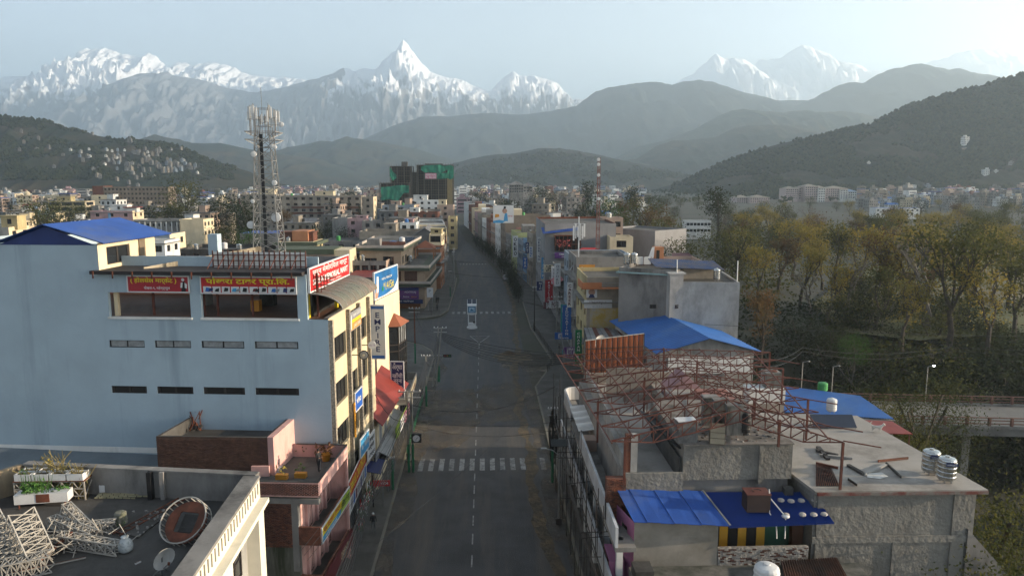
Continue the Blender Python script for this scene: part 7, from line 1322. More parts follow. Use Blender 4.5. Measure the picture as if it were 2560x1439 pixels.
# western row beyond the corner building
def wrow(short, label, y0, y1, z, wall, depth=10, wins=3, st='dark', **kw):
    e = lambda y: road_at(y)-road_hw(y)-pline([(190, 4.4), (260, 3.4), (330, 2.2), (400, 1.2)], y); x0, x1 = e(y0), e(y1); poly = [(x0-depth, y0), (x0, y0), (x1, y1), (x1-depth, y1)]; rows = [z-.6-3.1*i+.75 for i in range(1, 4)]
    building(short.replace(' ', '_'), label, 'house', poly, z-.6, PAL[wall], M_ROOFC, wins=[(1, rows, wins, 1.7, 1.5, st), (1, [.3], 2, 2.8, 2.4, 'gshut'), (0, rows, 2, 1.5, 1.4, st)], parapet=.6, slabs=[(rows[0]-.9, .8, .15)], slabm=M_CONC)
for s in (('pennant house', 'orange and green house just beyond the corner building', 200, 212, 11, 'orange'), ('west shop', 'dim shop house on the western pavement', 213, 230, 10, 'conc'), ('west brick house', 'brick house on the western side of the street', 231, 248, 11, 'brick'), ('west yellow house', 'yellowish house with a green creeper on the western side', 249, 268, 12, 'yellow'), ('west cream house', 'cream house on the western side before the bend', 270, 290, 12, 'cream'), ('west white house', 'white house on the western side near the bend', 292, 318, 12.5, 'white'), ('west bend house', 'grey house closing the bend on the western side', 322, 350, 13, 'grey'), ('west far house', 'beige house past the bend on the western side', 354, 390, 14, 'beige')): wrow(*s)
# ------------------------------------------------------------------ trees: trunk with limbs, crown of many small leaf faces
from mathutils.bvhtree import BVHTree
def leafmat(name, c, c2, s=.35):
    m = mat(name, c, .85, var=.5, scale=1.6, c2=c2, mixscale=s, mixat=.5, spec=.1); n, L = m.node_tree.nodes, m.node_tree.links; b = n['Principled BSDF']; t = n.new('ShaderNodeBsdfTranslucent'); x = n.new('ShaderNodeMixShader'); x.inputs[0].default_value = .4
    L.new(b.inputs['Base Color'].links[0].from_socket, t.inputs[0]); L.new(b.outputs[0], x.inputs[1]); L.new(t.outputs[0], x.inputs[2]); L.new(x.outputs[0], n['Material Output'].inputs[0]); return m
LM = {'autumn': leafmat('leaf_autumn', (.32, .235, .045), (.17, .155, .04)), 'rust': leafmat('leaf_rust', (.17, .095, .04), (.10, .075, .03)), 'dark': leafmat('leaf_dark', (.022, .034, .013), (.045, .05, .016)), 'olive': leafmat('leaf_olive', (.12, .115, .028), (.05, .06, .018)), 'bright': leafmat('leaf_bright', (.055, .11, .02), (.035, .08, .015)), 'grey': leafmat('leaf_grey', (.15, .13, .08), (.09, .09, .05)), 'mid': leafmat('leaf_mid', (.038, .055, .018), (.075, .07, .02))}  # leaf_dark is lowered too, carrying the shade of the hillside
M_BARK = mat('bark', (.065, .052, .04), .95, var=.4, scale=2); M_BARKP = mat('bark_pale', (.16, .14, .12), .95, var=.4, scale=2)
def grow(mb, p, d, L, r, depth, q, tips, spread=.55, droop=0):
    mid_ = p+d*L*.5+Vector((q.gauss(0, .06), q.gauss(0, .06), 0))*L; e = p+d*L+Vector((0, 0, -droop*L)); mb.tube([p, mid_, e], r, 5 if r > .12 else 3, False, r*.62)
    if depth == 0: tips.append((e, L)); return
    for k in range(q.choice((2, 3, 3)) if depth > 1 else 3):
        a = q.uniform(0, 6.28); s = q.uniform(.5, 1)*spread; nd = (d+Vector((math.cos(a)*s, math.sin(a)*s, q.uniform(-.1, .25)))).normalized(); grow(mb, e if k else mid_.lerp(e, .8), nd, L*q.uniform(.6, .85), r*.6, depth-1, q, tips, spread, droop)
    if depth < 3: tips.append((mid_, L*.7))
def leaves(mb, c, R_, n, s, q, flat=.75):
    for _ in range(n):
        v = Vector((q.gauss(0, 1), q.gauss(0, 1), q.gauss(0, flat)))*R_*.5; o = c+v; u_ = Vector((q.gauss(0, 1), q.gauss(0, 1), q.gauss(0, .7))).normalized()*s*q.uniform(.6, 1.5); w_ = u_.cross(Vector((q.gauss(0, 1), q.gauss(0, 1), q.gauss(0, 1)))).normalized()*s*q.uniform(.4, .8); mb.quad(o-u_, o-w_, o+u_, o+w_)
def proto(kind, seed):
    """returns (trunk mesh, crown mesh) about 10 m tall"""
    q = random.Random(seed); tr, cr, tips = MB(), MB(), []
    if kind in ('autumn', 'rust', 'grey'):
        h = q.uniform(2.2, 3.2); k = q.choice((1, 2)); tr.tube([(0, 0, -.6), (q.gauss(0, .1), 0, h*.5), (q.gauss(0, .2), q.gauss(0, .2), h)], .26, 6, False, .18); top = Vector(tr.v[-1])
        for i in range(q.choice((3, 4))): a = q.uniform(0, 6.28)+i*2; grow(tr, top, Vector((math.cos(a)*.42, math.sin(a)*.42, 1)).normalized(), q.uniform(2.0, 2.7), .13, 2, q, tips, .6)
        nl = {'autumn': 44, 'rust': 40, 'grey': 8}[kind]
        for t_, L in tips: leaves(cr, t_, L*.95, nl, .135, q)
    elif kind == 'tall':       # dark evergreen with a high rounded head and bare stem
        tr.tube([(0, 0, -.6), (.1, 0, 3), (0, .1, 6.5)], .25, 6, False, .14)
        for i in range(10): a = i*2.4; c = Vector((math.cos(a)*1.3*q.random(), math.sin(a)*1.3*q.random(), 6.2+i*.36)); tr.tube([(0, 0, 5.0+i*.2), c], .07, 3, False); leaves(cr, c, 1.5, 110, .15, q, .7)
    elif kind == 'cone':
        tr.tube([(0, 0, -.6), (0, 0, 9)], .2, 5, False, .05)
        for i in range(26): z = 1.6+i*.33; r = 1.5*(1-(z/10.8)**1.5)+.1; a = i*2.4; leaves(cr, Vector((math.cos(a)*r*.5, math.sin(a)*r*.5, z)), r*1.1, 34, .13, q, .4)
    else:                      # broad bushy crown of lobes
        tr.tube([(0, 0, -.6), (.1, .1, 2), (0, 0, 4)], .3, 6, False, .18); n = 16
        for i in range(n):
            a = i*2.4+q.uniform(-.3, .3); z = 2.6+6.2*(i/n)+q.uniform(-.5, .5); r = 3.2*math.sin(math.pi*min(.97, (z-1.2)/9.2))**.7; c = Vector((math.cos(a)*r*q.uniform(.5, .95), math.sin(a)*r*q.uniform(.5, .95), z)); tr.tube([(0, 0, min(3.8, z*.6)), c], .09, 3, False); leaves(cr, c, q.uniform(1.5, 2.2), 700 if kind == 'fine' else 120, .065 if kind == 'fine' else .17, q, .8)
    return tr, cr
TP = {}
for kind, ms, n in (('autumn', 'autumn', 5), ('rust', 'rust', 3), ('grey', 'grey', 3), ('tall', 'dark', 3), ('cone', 'dark', 2), ('bush', 'dark', 3), ('bush', 'olive', 3), ('bush', 'bright', 1), ('bush', 'mid', 3), ('autumn', 'olive', 3), ('fine', 'olive', 2), ('fine', 'mid', 2)):
    for i in range(n):
        tr, cr = proto(kind, i*13+len(TP)*7+1); TP.setdefault((kind, ms), []).append((tr.mesh('trunk', M_BARKP if kind == 'grey' else M_BARK), cr.mesh('crown', LM[ms])))
TN = {('autumn', 'autumn'): ('autumn_tree', 'tall yellow brown forked tree'), ('autumn', 'olive'): ('thin_tree', 'tall thin olive tree'), ('rust', 'rust'): ('rusty_tree', 'rust brown tree with thinning leaves'), ('grey', 'grey'): ('bare_tree', 'nearly bare grey tree'), ('tall', 'dark'): ('evergreen_tree', 'tall dark evergreen'), ('cone', 'dark'): ('conifer', 'dark pointed conifer'), ('bush', 'dark'): ('dark_tree', 'dark dense tree'), ('bush', 'olive'): ('olive_tree', 'olive brown bushy tree'), ('bush', 'bright'): ('bright_tree', 'fresh bright green tree'), ('bush', 'mid'): ('green_tree', 'mid green bushy tree'), ('fine', 'olive'): ('leafy_tree', 'leafy olive tree'), ('fine', 'mid'): ('leafy_tree', 'leafy green tree')}
tq = random.Random(77)
def tree(k, x, y, h, where, group, z=None, w=1.0, label=None):
    n, l = TN[k]; t = thing(n, label or l+' '+where, 'tree', (x, y, ground_z(x, y) if z is None else z), tq.uniform(0, 6.28), group); s = h/10.0; t.scale = (s*w, s*w, s); tr, cr = tq.choice(TP[k]); obj('trunk', tr, t); obj('crown', cr, t); return t
def tree_px(k, u, vtop, y, where, w=1.0, label=None, base=0.0, group='trees standing among the houses'):
    p = AY(u, vtop, y); return tree(k, p.x, y, max(2.5, (p.z-base)*1.02), where, group, base, w, label)
A_, TH, RU, GR, EV, CO, DK, OL, BR, MI, FO, FM = [(a, b_) for a, b_ in TN]
# single trees among the houses
for k, u, v, y, w, l in ((OL, 98, 487, 330, 1.3, 'broad olive tree between the teal house and the yellow school'), (MI, 150, 505, 300, 1.0, 'green tree in front of the cream stair block'), (OL, 460, 446, 420, 1.1, 'large olive crown rising above the end of the long school'), (MI, 405, 505, 330, 1.5, 'spreading green tree in front of the long school'), (OL, 450, 505, 340, 1.3, 'olive tree behind the colonnade block'), (DK, 540, 490, 330, 1.3, 'dark tree west of the lattice tower'), (DK, 585, 486, 350, 1.2, 'second dark tree west of the lattice tower'), (DK, 620, 500, 320, 1.0, 'dark tree touching the lattice tower'), (MI, 565, 555, 260, 1.0, 'green bush below the dark trees by the white dish'), (RU, 714, 502, 320, .9, 'rust brown tree just past the lattice tower'), (BR, 620, 570, 230, .8, 'bright shrub at the foot of the lattice tower'),
                       (CO, 828, 498, 390, 1.0, 'dark conifer before the apartments'), (CO, 872, 500, 385, .9, 'second dark conifer before the apartments'), (CO, 898, 512, 380, .8, 'slender dark conifer by the sandstone tower'), (DK, 812, 555, 300, 1.1, 'dark tree in the yard below the apartments'), (DK, 862, 566, 285, 1.0, 'round dark tree beside the salmon house'), (DK, 838, 545, 310, .9, 'dark tree behind the salmon house'), (OL, 780, 568, 280, .9, 'olive shrub by the green banded house'), (MI, 440, 590, 200, .8, 'green tree beside the white balcony house'), (DK, 884, 472, 470, 1.0, 'round dark tree on the skyline left of the netted tower'), (DK, 1197, 468, 560, 1.0, 'dark round tree on the skyline past the netted tower'), (OL, 200, 505, 420, 1.0, 'brown tree beside the long school'),
                       (DK, 1354, 462, 480, 1.0, 'tall dark tree on the skyline between the two lattice masts'), (GR, 1415, 455, 470, 1.3, 'bare tree with a dead trunk near the red lattice mast'), (EV, 1470, 457, 440, 1.0, 'tall evergreen next to the red lattice mast'), (DK, 1280, 494, 400, 1.2, 'wide dark tree behind the tan block'), (DK, 1465, 500, 330, 1.0, 'dark tree behind the grey bank'), (BR, 1520, 488, 330, .9, 'fresh green tree just past the red lattice mast'), (RU, 1555, 480, 340, 1.2, 'rust brown tree past the red lattice mast'), (EV, 1585, 470, 360, .9, 'evergreen rising over the rust brown trees'), (OL, 1610, 492, 300, 1.2, 'large olive tree behind the peach terraces'), (RU, 1640, 500, 280, 1.1, 'rusty tree at the corner of the wood behind the peach terraces'), (OL, 1660, 540, 230, .9, 'olive tree close behind the grey annexe'), (MI, 1700, 590, 190, .9, 'green tree behind the maroon roof'), (EV, 1798, 474, 300, 1.2, 'tall spreading evergreen standing alone above the wood'),
                       (A_, 1870, 510, 300, 1.1, 'pale yellow round tree in front of the hospital'), (RU, 1912, 688, 118, .9, 'rust topped tree beside the raw concrete block'), (BR, 2140, 832, 112, 1.1, 'fresh bright green tree in the dark thicket'), (FM, 2320, 935, 84, 1.0, 'green tree with yellowing top standing before the bridge'), (FO, 2250, 1000, 78, .8, 'leafy tree hiding the near end of the bridge'), (FO, 2465, 1205, 52, .8, 'olive tree below the corner of the roughcast house'), (FM, 2540, 1290, 47, .9, 'dark tree below the roughcast house'), (FO, 2490, 1330, 45, .8, 'dark bush at the bottom corner below the roughcast house')):
    y = y; tree_px(k, u, v, y, '', w, l, -14 if (u > 2200 and y < 60) else (-10 if u > 2200 and v > 900 else 0))
# street trees along the eastern kerb
for i, (y, h) in enumerate(((178, 5), (184, 4.2), (192, 6.5), (199, 6), (208, 7.5), (228, 9), (236, 6), (262, 6), (270, 7), (280, 6.5), (290, 7), (300, 6.5), (312, 6), (325, 6))):
    x = road_at(y)+road_hw(y)+1.6; tree(DK, x, y, h, 'along the eastern kerb', 'street trees along the kerb', 0, .75, None if y != 228 else 'largest dark round tree of the line along the kerb')
# the wood beyond the gorge: bushy thicket in front, tall yellowing trees behind
for i in range(150):
    y = 100+tq.random()**1.1*68; x = tq.uniform(42, 40+y*.78); 
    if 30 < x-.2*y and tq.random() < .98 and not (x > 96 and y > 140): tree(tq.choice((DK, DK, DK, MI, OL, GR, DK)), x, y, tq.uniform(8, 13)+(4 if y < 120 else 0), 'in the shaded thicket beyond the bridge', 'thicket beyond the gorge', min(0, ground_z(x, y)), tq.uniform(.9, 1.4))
for i in range(34):
    y = tq.uniform(60, 82) if i % 2 else tq.uniform(97, 116); x = tq.uniform(34 if y < 70 else 44, 105); 
    if y < 84 and x < 46: continue
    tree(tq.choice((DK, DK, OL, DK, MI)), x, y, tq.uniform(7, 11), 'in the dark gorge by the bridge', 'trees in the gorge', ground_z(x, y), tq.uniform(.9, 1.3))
big = ((1990, 530, 215), (2050, 520, 225), (2100, 540, 190), (2165, 528, 185), (2230, 545, 165), (2290, 530, 160), (2345, 520, 140), (2400, 545, 125), (2440, 560, 150), (2500, 545, 170), (2540, 570, 160), (2010, 580, 170), (1955, 560, 190), (1900, 590, 180), (2130, 610, 150), (2205, 640, 140), (2270, 660, 128), (2490, 640, 120), (2560, 600, 130), (2080, 640, 150), (2320, 640, 150), (1850, 600, 210), (1820, 560, 260), (2460, 520, 200), (2380, 600, 160))
for i, (u, v, y) in enumerate(big): tree_px((A_, A_, TH, A_, RU, A_, GR, TH)[i % 8], u, v, y, 'rising beyond the gorge', 1.0, group='tall trees of the wood')
for i in range(95):
    y = tq.uniform(165, 430); x = y*tq.uniform(.30, .85)
    if .42*y < x and 150 < y < 262 and x > 95 and i % 6: continue
    tree(tq.choice((A_, A_, TH, RU, OL, MI, GR, A_)), x, y, tq.uniform(12, 20), 'of the valley wood', 'trees of the valley wood', 0)
for i in range(40):
    y = tq.uniform(300, 900); x = y*tq.uniform(.22, .82); tree(tq.choice((MI, OL, A_, DK, OL)), x, y, tq.uniform(9, 16), 'before the far suburb', 'trees before the far suburb', 0, 1.2)
for i in range(70):
    y = tq.uniform(330, 1300); x = y*tq.uniform(-.75, .25)
    if abs(x-road_at(min(y, 900))) > 16: tree(tq.choice((DK, DK, MI, OL, DK)), x, y, tq.uniform(9, 17), 'among the roofs of the far town', 'trees of the far town', 0, 1.2)
# undergrowth that nobody could count
b = MB(); q = random.Random(5)
for i in range(5200):
    y = 96+q.random()*75; x = q.uniform(40, 42+y*.8); g = ground_z(x, y); leaves(b, Vector((x, y, g+q.uniform(.3, 2.0))), 1.8, 3, .4, q)
for i in range(900):
    y = q.uniform(40, 96); x = q.uniform(37, 100)
    if not 74 < y < 96: leaves(b, Vector((x, y, ground_z(x, y)+q.uniform(.3, 1.6))), 1.8, 5, .35, q)
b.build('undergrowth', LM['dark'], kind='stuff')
b = MB()
for i in range(5200):
    y = 165+q.random()*260; x = y*q.uniform(.26, .95)
    if not (.42*y < x and y < 262 and q.random() < .85): leaves(b, Vector((x, y, q.uniform(.5, 5))), 3.4, 5, .45, q)
b.build('undergrowth', LM['olive'], kind='stuff')
# ------------------------------------------------------------------ the far town, the suburb below the eastern hill, the houses on the hills
hq = random.Random(21); HV = {}
def house_mesh(c, n, w, d, seed, flat=True, rm=None):
    q = random.Random(seed); b = MB(); h = n*3.0
    b.box(-w/2, w/2, -d/2, d/2, -2, h); b.mt(1)
    for k in range(n):
        m = max(2, int(w/2.6))
        for i in range(m):
            x = -w/2+w*(i+.5)/m; b.box(x-.6, x+.6, -d/2-.04, -d/2+.02, k*3+.9, k*3+2.2)
        m2 = max(2, int(d/3))
        for i in range(m2):
            y = -d/2+d*(i+.5)/m2
            for s in (-1, 1): b.box(s*w/2-.04, s*w/2+.04, y-.6, y+.6, k*3+.9, k*3+2.2)
    b.mt(2)
    if flat:
        b.box(-w/2-.35, w/2+.35, -d/2-.5, d/2+.3, h, h+.22)
        for k in range(1, n): b.box(-w/2-.1, w/2+.1, -d/2-.7, -d/2-.05, k*3-.1, k*3+.12)
        b.mt(0); a, e = q.uniform(-.3, .1)*w, q.uniform(2.2, 4); b.box(a, a+e, -d*.2, d*.3, h+.22, h+2.6); b.mt(2); b.box(a-.25, a+e+.25, -d*.2-.25, d*.3+.25, h+2.6, h+2.8); b.mt(1); b.box(a+e+.6, a+e+1.5, 0, .9, h+.2, h+1.5)
    else: b.mt(3); b.add([(-w/2-.6, -d/2-.6, h), (w/2+.6, -d/2-.6, h), (w/2+.6, d/2+.6, h), (-w/2-.6, d/2+.6, h), (-w/2-.6, 0, h+1.9), (w/2+.6, 0, h+1.9)], [(0, 1, 5, 4), (2, 3, 4, 5), (1, 2, 5), (3, 0, 4), (3, 2, 1, 0)])
    return b.mesh('town_house', [c, M_GLASS, M_CONC, rm or M_REDROOF])
TC = {'white': M_WHITEP, 'cream': M_CREAM, 'beige': PAL['beige'], 'pink': PAL['pink'], 'brick': M_BRICK, 'peach': PAL['peach'], 'grey': M_GREYW, 'blue': PAL['bluegrey'], 'concrete': M_CONC}
KEYS = []
for i, (c, n, w, d, fl, rm) in enumerate((('white', 3, 9, 9, 1, None), ('white', 2, 8, 9, 1, None), ('cream', 3, 8, 10, 1, None), ('beige', 4, 9, 10, 1, None), ('beige', 3, 12, 9, 1, None), ('pink', 3, 8, 9, 1, None), ('brick', 3, 8, 8, 1, None), ('peach', 4, 8, 9, 1, None), ('grey', 3, 11, 9, 1, None), ('concrete', 4, 9, 9, 1, None), ('blue', 3, 8, 9, 1, None), ('white', 1, 11, 7, 0, M_BLUER2), ('beige', 2, 12, 8, 0, M_GROOF), ('cream', 2, 10, 7, 0, M_REDROOF), ('white', 4, 9, 9, 1, None))):
    HV[i] = (house_mesh(TC[c], n, w, d, i, fl, rm), '%s %s storey %s house' % (c, ('one', 'two', 'three', 'four')[n-1], 'flat roofed' if fl else 'blue roofed' if rm is M_BLUER2 else 'grey roofed' if rm is M_GROOF else 'red roofed'))
def house(i, x, y, z, where, group, s=1.0, rz=None):
    me, l = HV[i]; obj('town_house', me, None, (x, y, z), hq.uniform(-.25, .25) if rz is None else rz, None, l+' '+where, 'house', group, (s, s, s*hq.uniform(.9, 1.15)))
placed = []
def free(x, y, r):
    if any((x-a)**2+(y-b_)**2 < r*r for a, b_ in placed): return False
    placed.append((x, y)); return True
n = 0; W1 = [0, 1, 2, 3, 4, 5, 6, 7, 8, 9, 10, 11, 12, 13, 14, 2, 5, 7, 3]
def clear(x, y): return abs(x-road_at(min(y, 940))) > 22
while n < 165:
    y = 300+hq.random()**1.2*520; x = y*hq.uniform(-.72, .2)
    if not clear(x, y) or (y < 560 and -.44*y < x < -.16*y and hq.random() < .55) or (x > 0 and x > .16*y): continue
    if free(x, y, 11.5): house(hq.choice(W1), x, y, hq.uniform(0, 2.5), 'in the far town', 'houses of the far town', hq.uniform(.85, 1.15)); n += 1
b = MB(); CC = ['white', 'cream', 'beige', 'pink', 'brick', 'peach', 'grey', 'blue', 'concrete']; ml = [TC[c] for c in CC]+[M_GLASS, M_BLUEROOF]
def block(b, x, y, z, s, q):
    w, d, h = q.uniform(6, 11)*s, q.uniform(6, 11)*s, q.choice((6, 9, 9, 12, 14))*s*q.uniform(.8, 1.1); b.mt(q.choice((0, 0, 1, 2, 2, 3, 4, 5, 6, 7, 8, 8, 2))); a = q.uniform(-.4, .4); b.box(x-w/2, x+w/2, y-d/2, y+d/2, z-3, z+h, a, (x, y))
    if q.random() < .5: b.box(x-w*.3, x+w*.1, y-d*.2, y+d*.2, z+h, z+h+2.4*s, a, (x, y))
    k = b.k; b.mt(9)
    for f in range(int(h/3)): b.box(x-w*.38, x+w*.38, y-d/2-.05, y-d/2+.1, z+f*3*s+1, z+f*3*s+2.1, a, (x, y)); b.box(x+w/2-.1, x+w/2+.05, y-d*.35, y+d*.35, z+f*3*s+1, z+f*3*s+2.1, a, (x, y))
    if q.random() < .1: b.mt(10); b.box(x-w*.55, x+w*.55, y-d*.55, y+d*.55, z+h, z+h+.5, a, (x, y))
q = random.Random(8); n = 0
while n < 1500:
    y = 620+q.random()*1150; x = y*q.uniform(-.8, .22)
    if clear(x, y) : block(b, x, y, 0, q.uniform(.8, 1.2), q); n += 1
b.build('distant_town', ml, kind='stuff')
# suburb below the eastern hill
n = 0
while n < 75:
    u = hq.uniform(2150, 2620); y = hq.uniform(640, 900); p = AY(u, 500, y)
    if free(p.x, y, 12): house(hq.choice((0, 1, 8, 9, 10, 2, 10, 11, 8, 3)), p.x, y, hq.uniform(0, 5), 'below the eastern hill', 'houses of the suburb', .85); n += 1
b = MB(); 
for i in range(240):
    u = q.uniform(2150, 2650); y = q.uniform(800, 1010); p = AY(u, 500, y); block(b, p.x, y, 2+(y-800)*.02, q.uniform(.8, 1.1), q)
b.build('distant_suburb', ml, kind='stuff')
# hospital and the long pink block beside it
def slabs_block(name, label, parts, cat): 
    t = thing(name, label, cat)
    for (u0, u1, v0, v1, Y, m, rm, cols, rows) in parts:
        a, c = AY(u0, v1, Y), AY(u1, v0, Y); b = MB(); b.box(a.x, c.x, Y, Y+22, -2, c.z); b.build('wall', m, t); b = MB(); b.add([(a.x-1, Y-1, c.z), (c.x+1, Y-1, c.z), (c.x+1, Y+23, c.z), (a.x-1, Y+23, c.z), ((a.x+c.x)/2, Y+11, c.z+3.2)], [(0, 1, 4), (1, 2, 4), (2, 3, 4), (3, 0, 4)]); b.build('roof', rm, t)
        b = MB(); b.box(-.5, .5, -.06, .04, 0, 1); me = b.mesh('window', M_GLASS); hh_ = (c.z-a.z)/rows
        for r in range(rows):
            for k in range(cols): obj('window', me, t, (lerp(a.x, c.x, (k+.5)/cols), Y-.02, a.z+hh_*(r+.25)), scale=((c.x-a.x)/cols*.6, 1, hh_*.5))
    return t
M_HB = mat('hospital_pink', (.60, .47, .43), .85); M_HR = mat('hospital_roof', (.33, .28, .22), .8)
slabs_block('hospital', 'large pale hospital with several hipped roof wings at the foot of the eastern hill', [(1964, 1996, 472, 496, 930, M_HB, M_HR, 6, 5), (1996, 2030, 470, 498, 934, M_HB, M_HR, 5, 5), (2012, 2045, 466, 500, 925, M_HB, M_HR, 6, 6), (2045, 2064, 470, 506, 922, M_WHITEP, M_HR, 3, 6), (2064, 2120, 471, 497, 930, M_HB, M_HR, 10, 5), (2100, 2120, 474, 498, 926, M_WHITEP, M_HR, 3, 5), (2120, 2142, 479, 496, 932, M_WHITEP, mat('blue_hip', (.15, .25, .4), .46), 4, 3)], 'hospital')
slabs_block('hostel', 'long low pink hostel block beside the hospital', [(1842, 1875, 494, 508, 900, M_HB, M_HR, 6, 3), (1875, 1924, 494, 512, 890, M_HB, M_HR, 9, 4)], 'hostel')
t, pl = mid('white lodge', 'long white lodge with a glazed upper floor glimpsed through the wood', 1716, 1778, 552, 9, 9, 'white', 7, 'dark', 2, .4, roof='c', sw=0); mid('blue lodge', 'low white house with a pale blue roof at the edge of the suburb', 2190, 2300, 520, 8, 10, 'white', 9, 'dark', 2, 0, roof='b', sw=0)
slabs_block('skeleton_block', 'grey unfinished block on the skyline beyond the bend', [(1274, 1308, 462, 482, 620, M_CONC, M_CONC, 6, 3), (1308, 1332, 466, 480, 640, M_GREYW, M_CONC, 3, 2)], 'building')
# houses scattered on the hillsides
def bvh(o): me = o.data; return BVHTree.FromPolygons([v.co for v in me.vertices], [tuple(p.vertices) for p in me.polygons])
BW_, BE_, BC_ = bvh(H['west']), bvh(H['east']), bvh(H['center'])
def on_hill(bv, u, v):
    r = Vector(_ray(u, v)).normalized(); h = bv.ray_cast(Vector((0, 0, CAM_H)), r); return h[0]
def hill_houses(bv, n, pick, where, group, kinds, s=1.0):
    k = 0
    for _ in range(n*6):
        u, v = pick(); p = on_hill(bv, u, v)
        if p is not None and p.y < 2400 and p.z > 3: house(hq.choice(kinds), p.x, p.y, p.z+.8, where, group, s, hq.uniform(-.4, .4)); k += 1
        if k >= n: break
hill_houses(BW_, 80, lambda: (hq.gauss(330, 75), 375+abs(hq.gauss(0, 38))), 'scattered on the western hillside', 'houses on the western hill', (1, 8, 9, 10, 9, 3, 8), .46)
hill_houses(BW_, 24, lambda: (hq.gauss(420, 40), hq.uniform(405, 432)), 'low on the western hill', 'houses low on the western hill', (3, 9, 8, 10), .6); hill_houses(BW_, 8, lambda: (hq.uniform(0, 240), hq.uniform(318, 400)), 'high on the western hill', 'houses high on the western hill', (3, 9, 8), .45)
for i, (u, v, s, l) in enumerate(((2412, 354, 1.9, 'white villa of stacked storeys high on the eastern hill'), (2463, 430, 1.7, 'bright white house on the lower eastern hill'), (2318, 465, 1.5, 'pale blue house at the foot of the eastern hill'), (2390, 468, 1.4, 'cream house at the foot of the eastern hill'), (2172, 403, 1.0, 'small hut on the bare middle of the eastern hill'), (2410, 368, 1.0, 'small outhouse below the white villa'), (2490, 424, 1.0, 'small house beside the bright white one'), (2528, 404, 1.0, 'small pale house near the edge of the photo on the hill'))):
    p = on_hill(BE_, u, v+6)
    if p is not None: house((14, 0, 10, 2, 1, 12, 1, 8)[i], p.x, p.y, p.z-1, '', 'houses on the eastern hill', s*.55); col.objects[-1]['label'] = l
p = on_hill(BW_, 325, 356)
if p is not None: house(9, p.x, p.y, p.z-1, '', 'houses high on the western hill', .8); col.objects[-1]['label'] = 'tower like house on the crest of the western hill'
# tree cover on the three near hills, a mass nobody could count
HP = [o.location for o in col.objects if o.name.startswith('town_house') and 'hill' in o['group']]
def cover(name, bv, n, u0, u1, v0, v1, s, m, seed, keep):
    b = MB(); q = random.Random(seed); k = 0
    while k < n:
        u, v = q.uniform(u0, u1), q.uniform(v0, v1); p = on_hill(bv, u, v); k += 1
        if p is None or p.y > 2600 or fbm(p.x*.006, p.y*.006, seed) < keep or any(abs(h.x-p.x) < 9 and -16 < p.y-h.y < 9 for h in HP): continue
        r = s*q.uniform(.5, 1.4); b.mt(q.randrange(2)); c = p+Vector((0, 0, r*.5)); P = [c+Vector((r*math.cos(a*1.257), r*math.sin(a*1.257), q.uniform(-.3, .3)*r)) for a in range(5)]; b.add(P+[c+Vector((q.uniform(-.3, .3)*r, 0, r)), c-Vector((0, 0, r))], [(i, (i+1) % 5, 5) for i in range(5)]+[((i+1) % 5, i, 6) for i in range(5)])
    b.build(name, m, kind='stuff')
HL = [LM['dark'], LM['mid']]
cover('hillside_trees', BE_, 26000, 1680, 2640, 180, 510, 3.3, HL, 3, -.35); cover('hillside_trees', BW_, 13000, -60, 660, 285, 450, 3.0, HL, 6, -.08); cover('hillside_trees', BC_, 6000, 1100, 1760, 368, 460, 4.5, HL, 9, -.1)
b = MB(); q = random.Random(31)
for i in range(1500):
    y = q.uniform(900, 1700); x = y*q.uniform(-.8, .9); c = Vector((x, y, q.uniform(2, 6))); r = q.uniform(3, 7); b.mt(q.randrange(2)); leaves(b, c, r, 5, r*.5, q, .46)
b.build('distant_trees', HL, kind='stuff')
# ------------------------------------------------------------------ masts, poles, cables, kiosk, people, car, shop signs
def taper_tower(name, label, x, y, z0, z1, w0, w1, n, mats, r=.09, cat='lattice mast', leg_name='leg'):
    t = thing(name, label, cat, (x, y, 0)); c = lambda k, s: Vector((s[0]*lerp(w0, w1, k)/2, s[1]*lerp(w0, w1, k)/2, lerp(z0, z1, k))); S = ((-1, -1), (1, -1), (1, 1), (-1, 1))
    for s in S: b = MB(); b.bar(c(0, s), c(1, s), r*1.7); b.build('leg', mats[0], t)
    b = MB()
    for i in range(n):
        b.mt(i % len(mats))
        for s, q_ in zip(S, S[1:]+S[:1]): b.bar(c(i/n, s), c((i+1)/n, q_), r); b.bar(c(i/n, q_), c((i+1)/n, s), r); b.bar(c(i/n, s), c(i/n, q_), r)
    b.build('bracing', mats, t); return t
M_TWR = mat('tower_galvanised', (.32, .31, .29), .55, metal=.3)
tx = AY(668, 500, 150).x; tt = taper_tower('telecom_tower', 'tall square lattice telecom tower crowded with antennas above the market roofs', tx, 150, 0, 38.5, 6.4, 2.9, 15, [M_TWR], .1, 'telecom tower')
b = MB(); b.box(-.75, -.15, -.8, -.45, 0, 38.5); b.build('cable_tray', M_BLACK, tt); b = MB()
for k in range(90): z = 2+k*.42; b.bar((-2.0+.02*k*.42+.1, -.4, z), (-1.5+.02*k*.42+.1, -.4, z), .05)
b.bar((-2.0, -.4, 0), (-1.2, -.4, 40), .07); b.bar((-1.5, -.4, 0), (-.7, -.4, 40), .07); b.build('ladder', M_TWR, tt)
for z in (37.4, 38.9): b = MB(); w = 2.9; [b.bar((sx*w, sy*w, z), (ex*w, ey*w, z), .14) for sx, sy, ex, ey in ((-1, -1, 1, -1), (1, -1, 1, 1), (1, 1, -1, 1), (-1, 1, -1, -1))]; [b.bar((sx*w, sy*w, z), (sx*.5, sy*.5, z-1.5), .1) for sx in (-1, 1) for sy in (-1, 1)]; b.build('platform', M_TWR, tt)
q = random.Random(6)
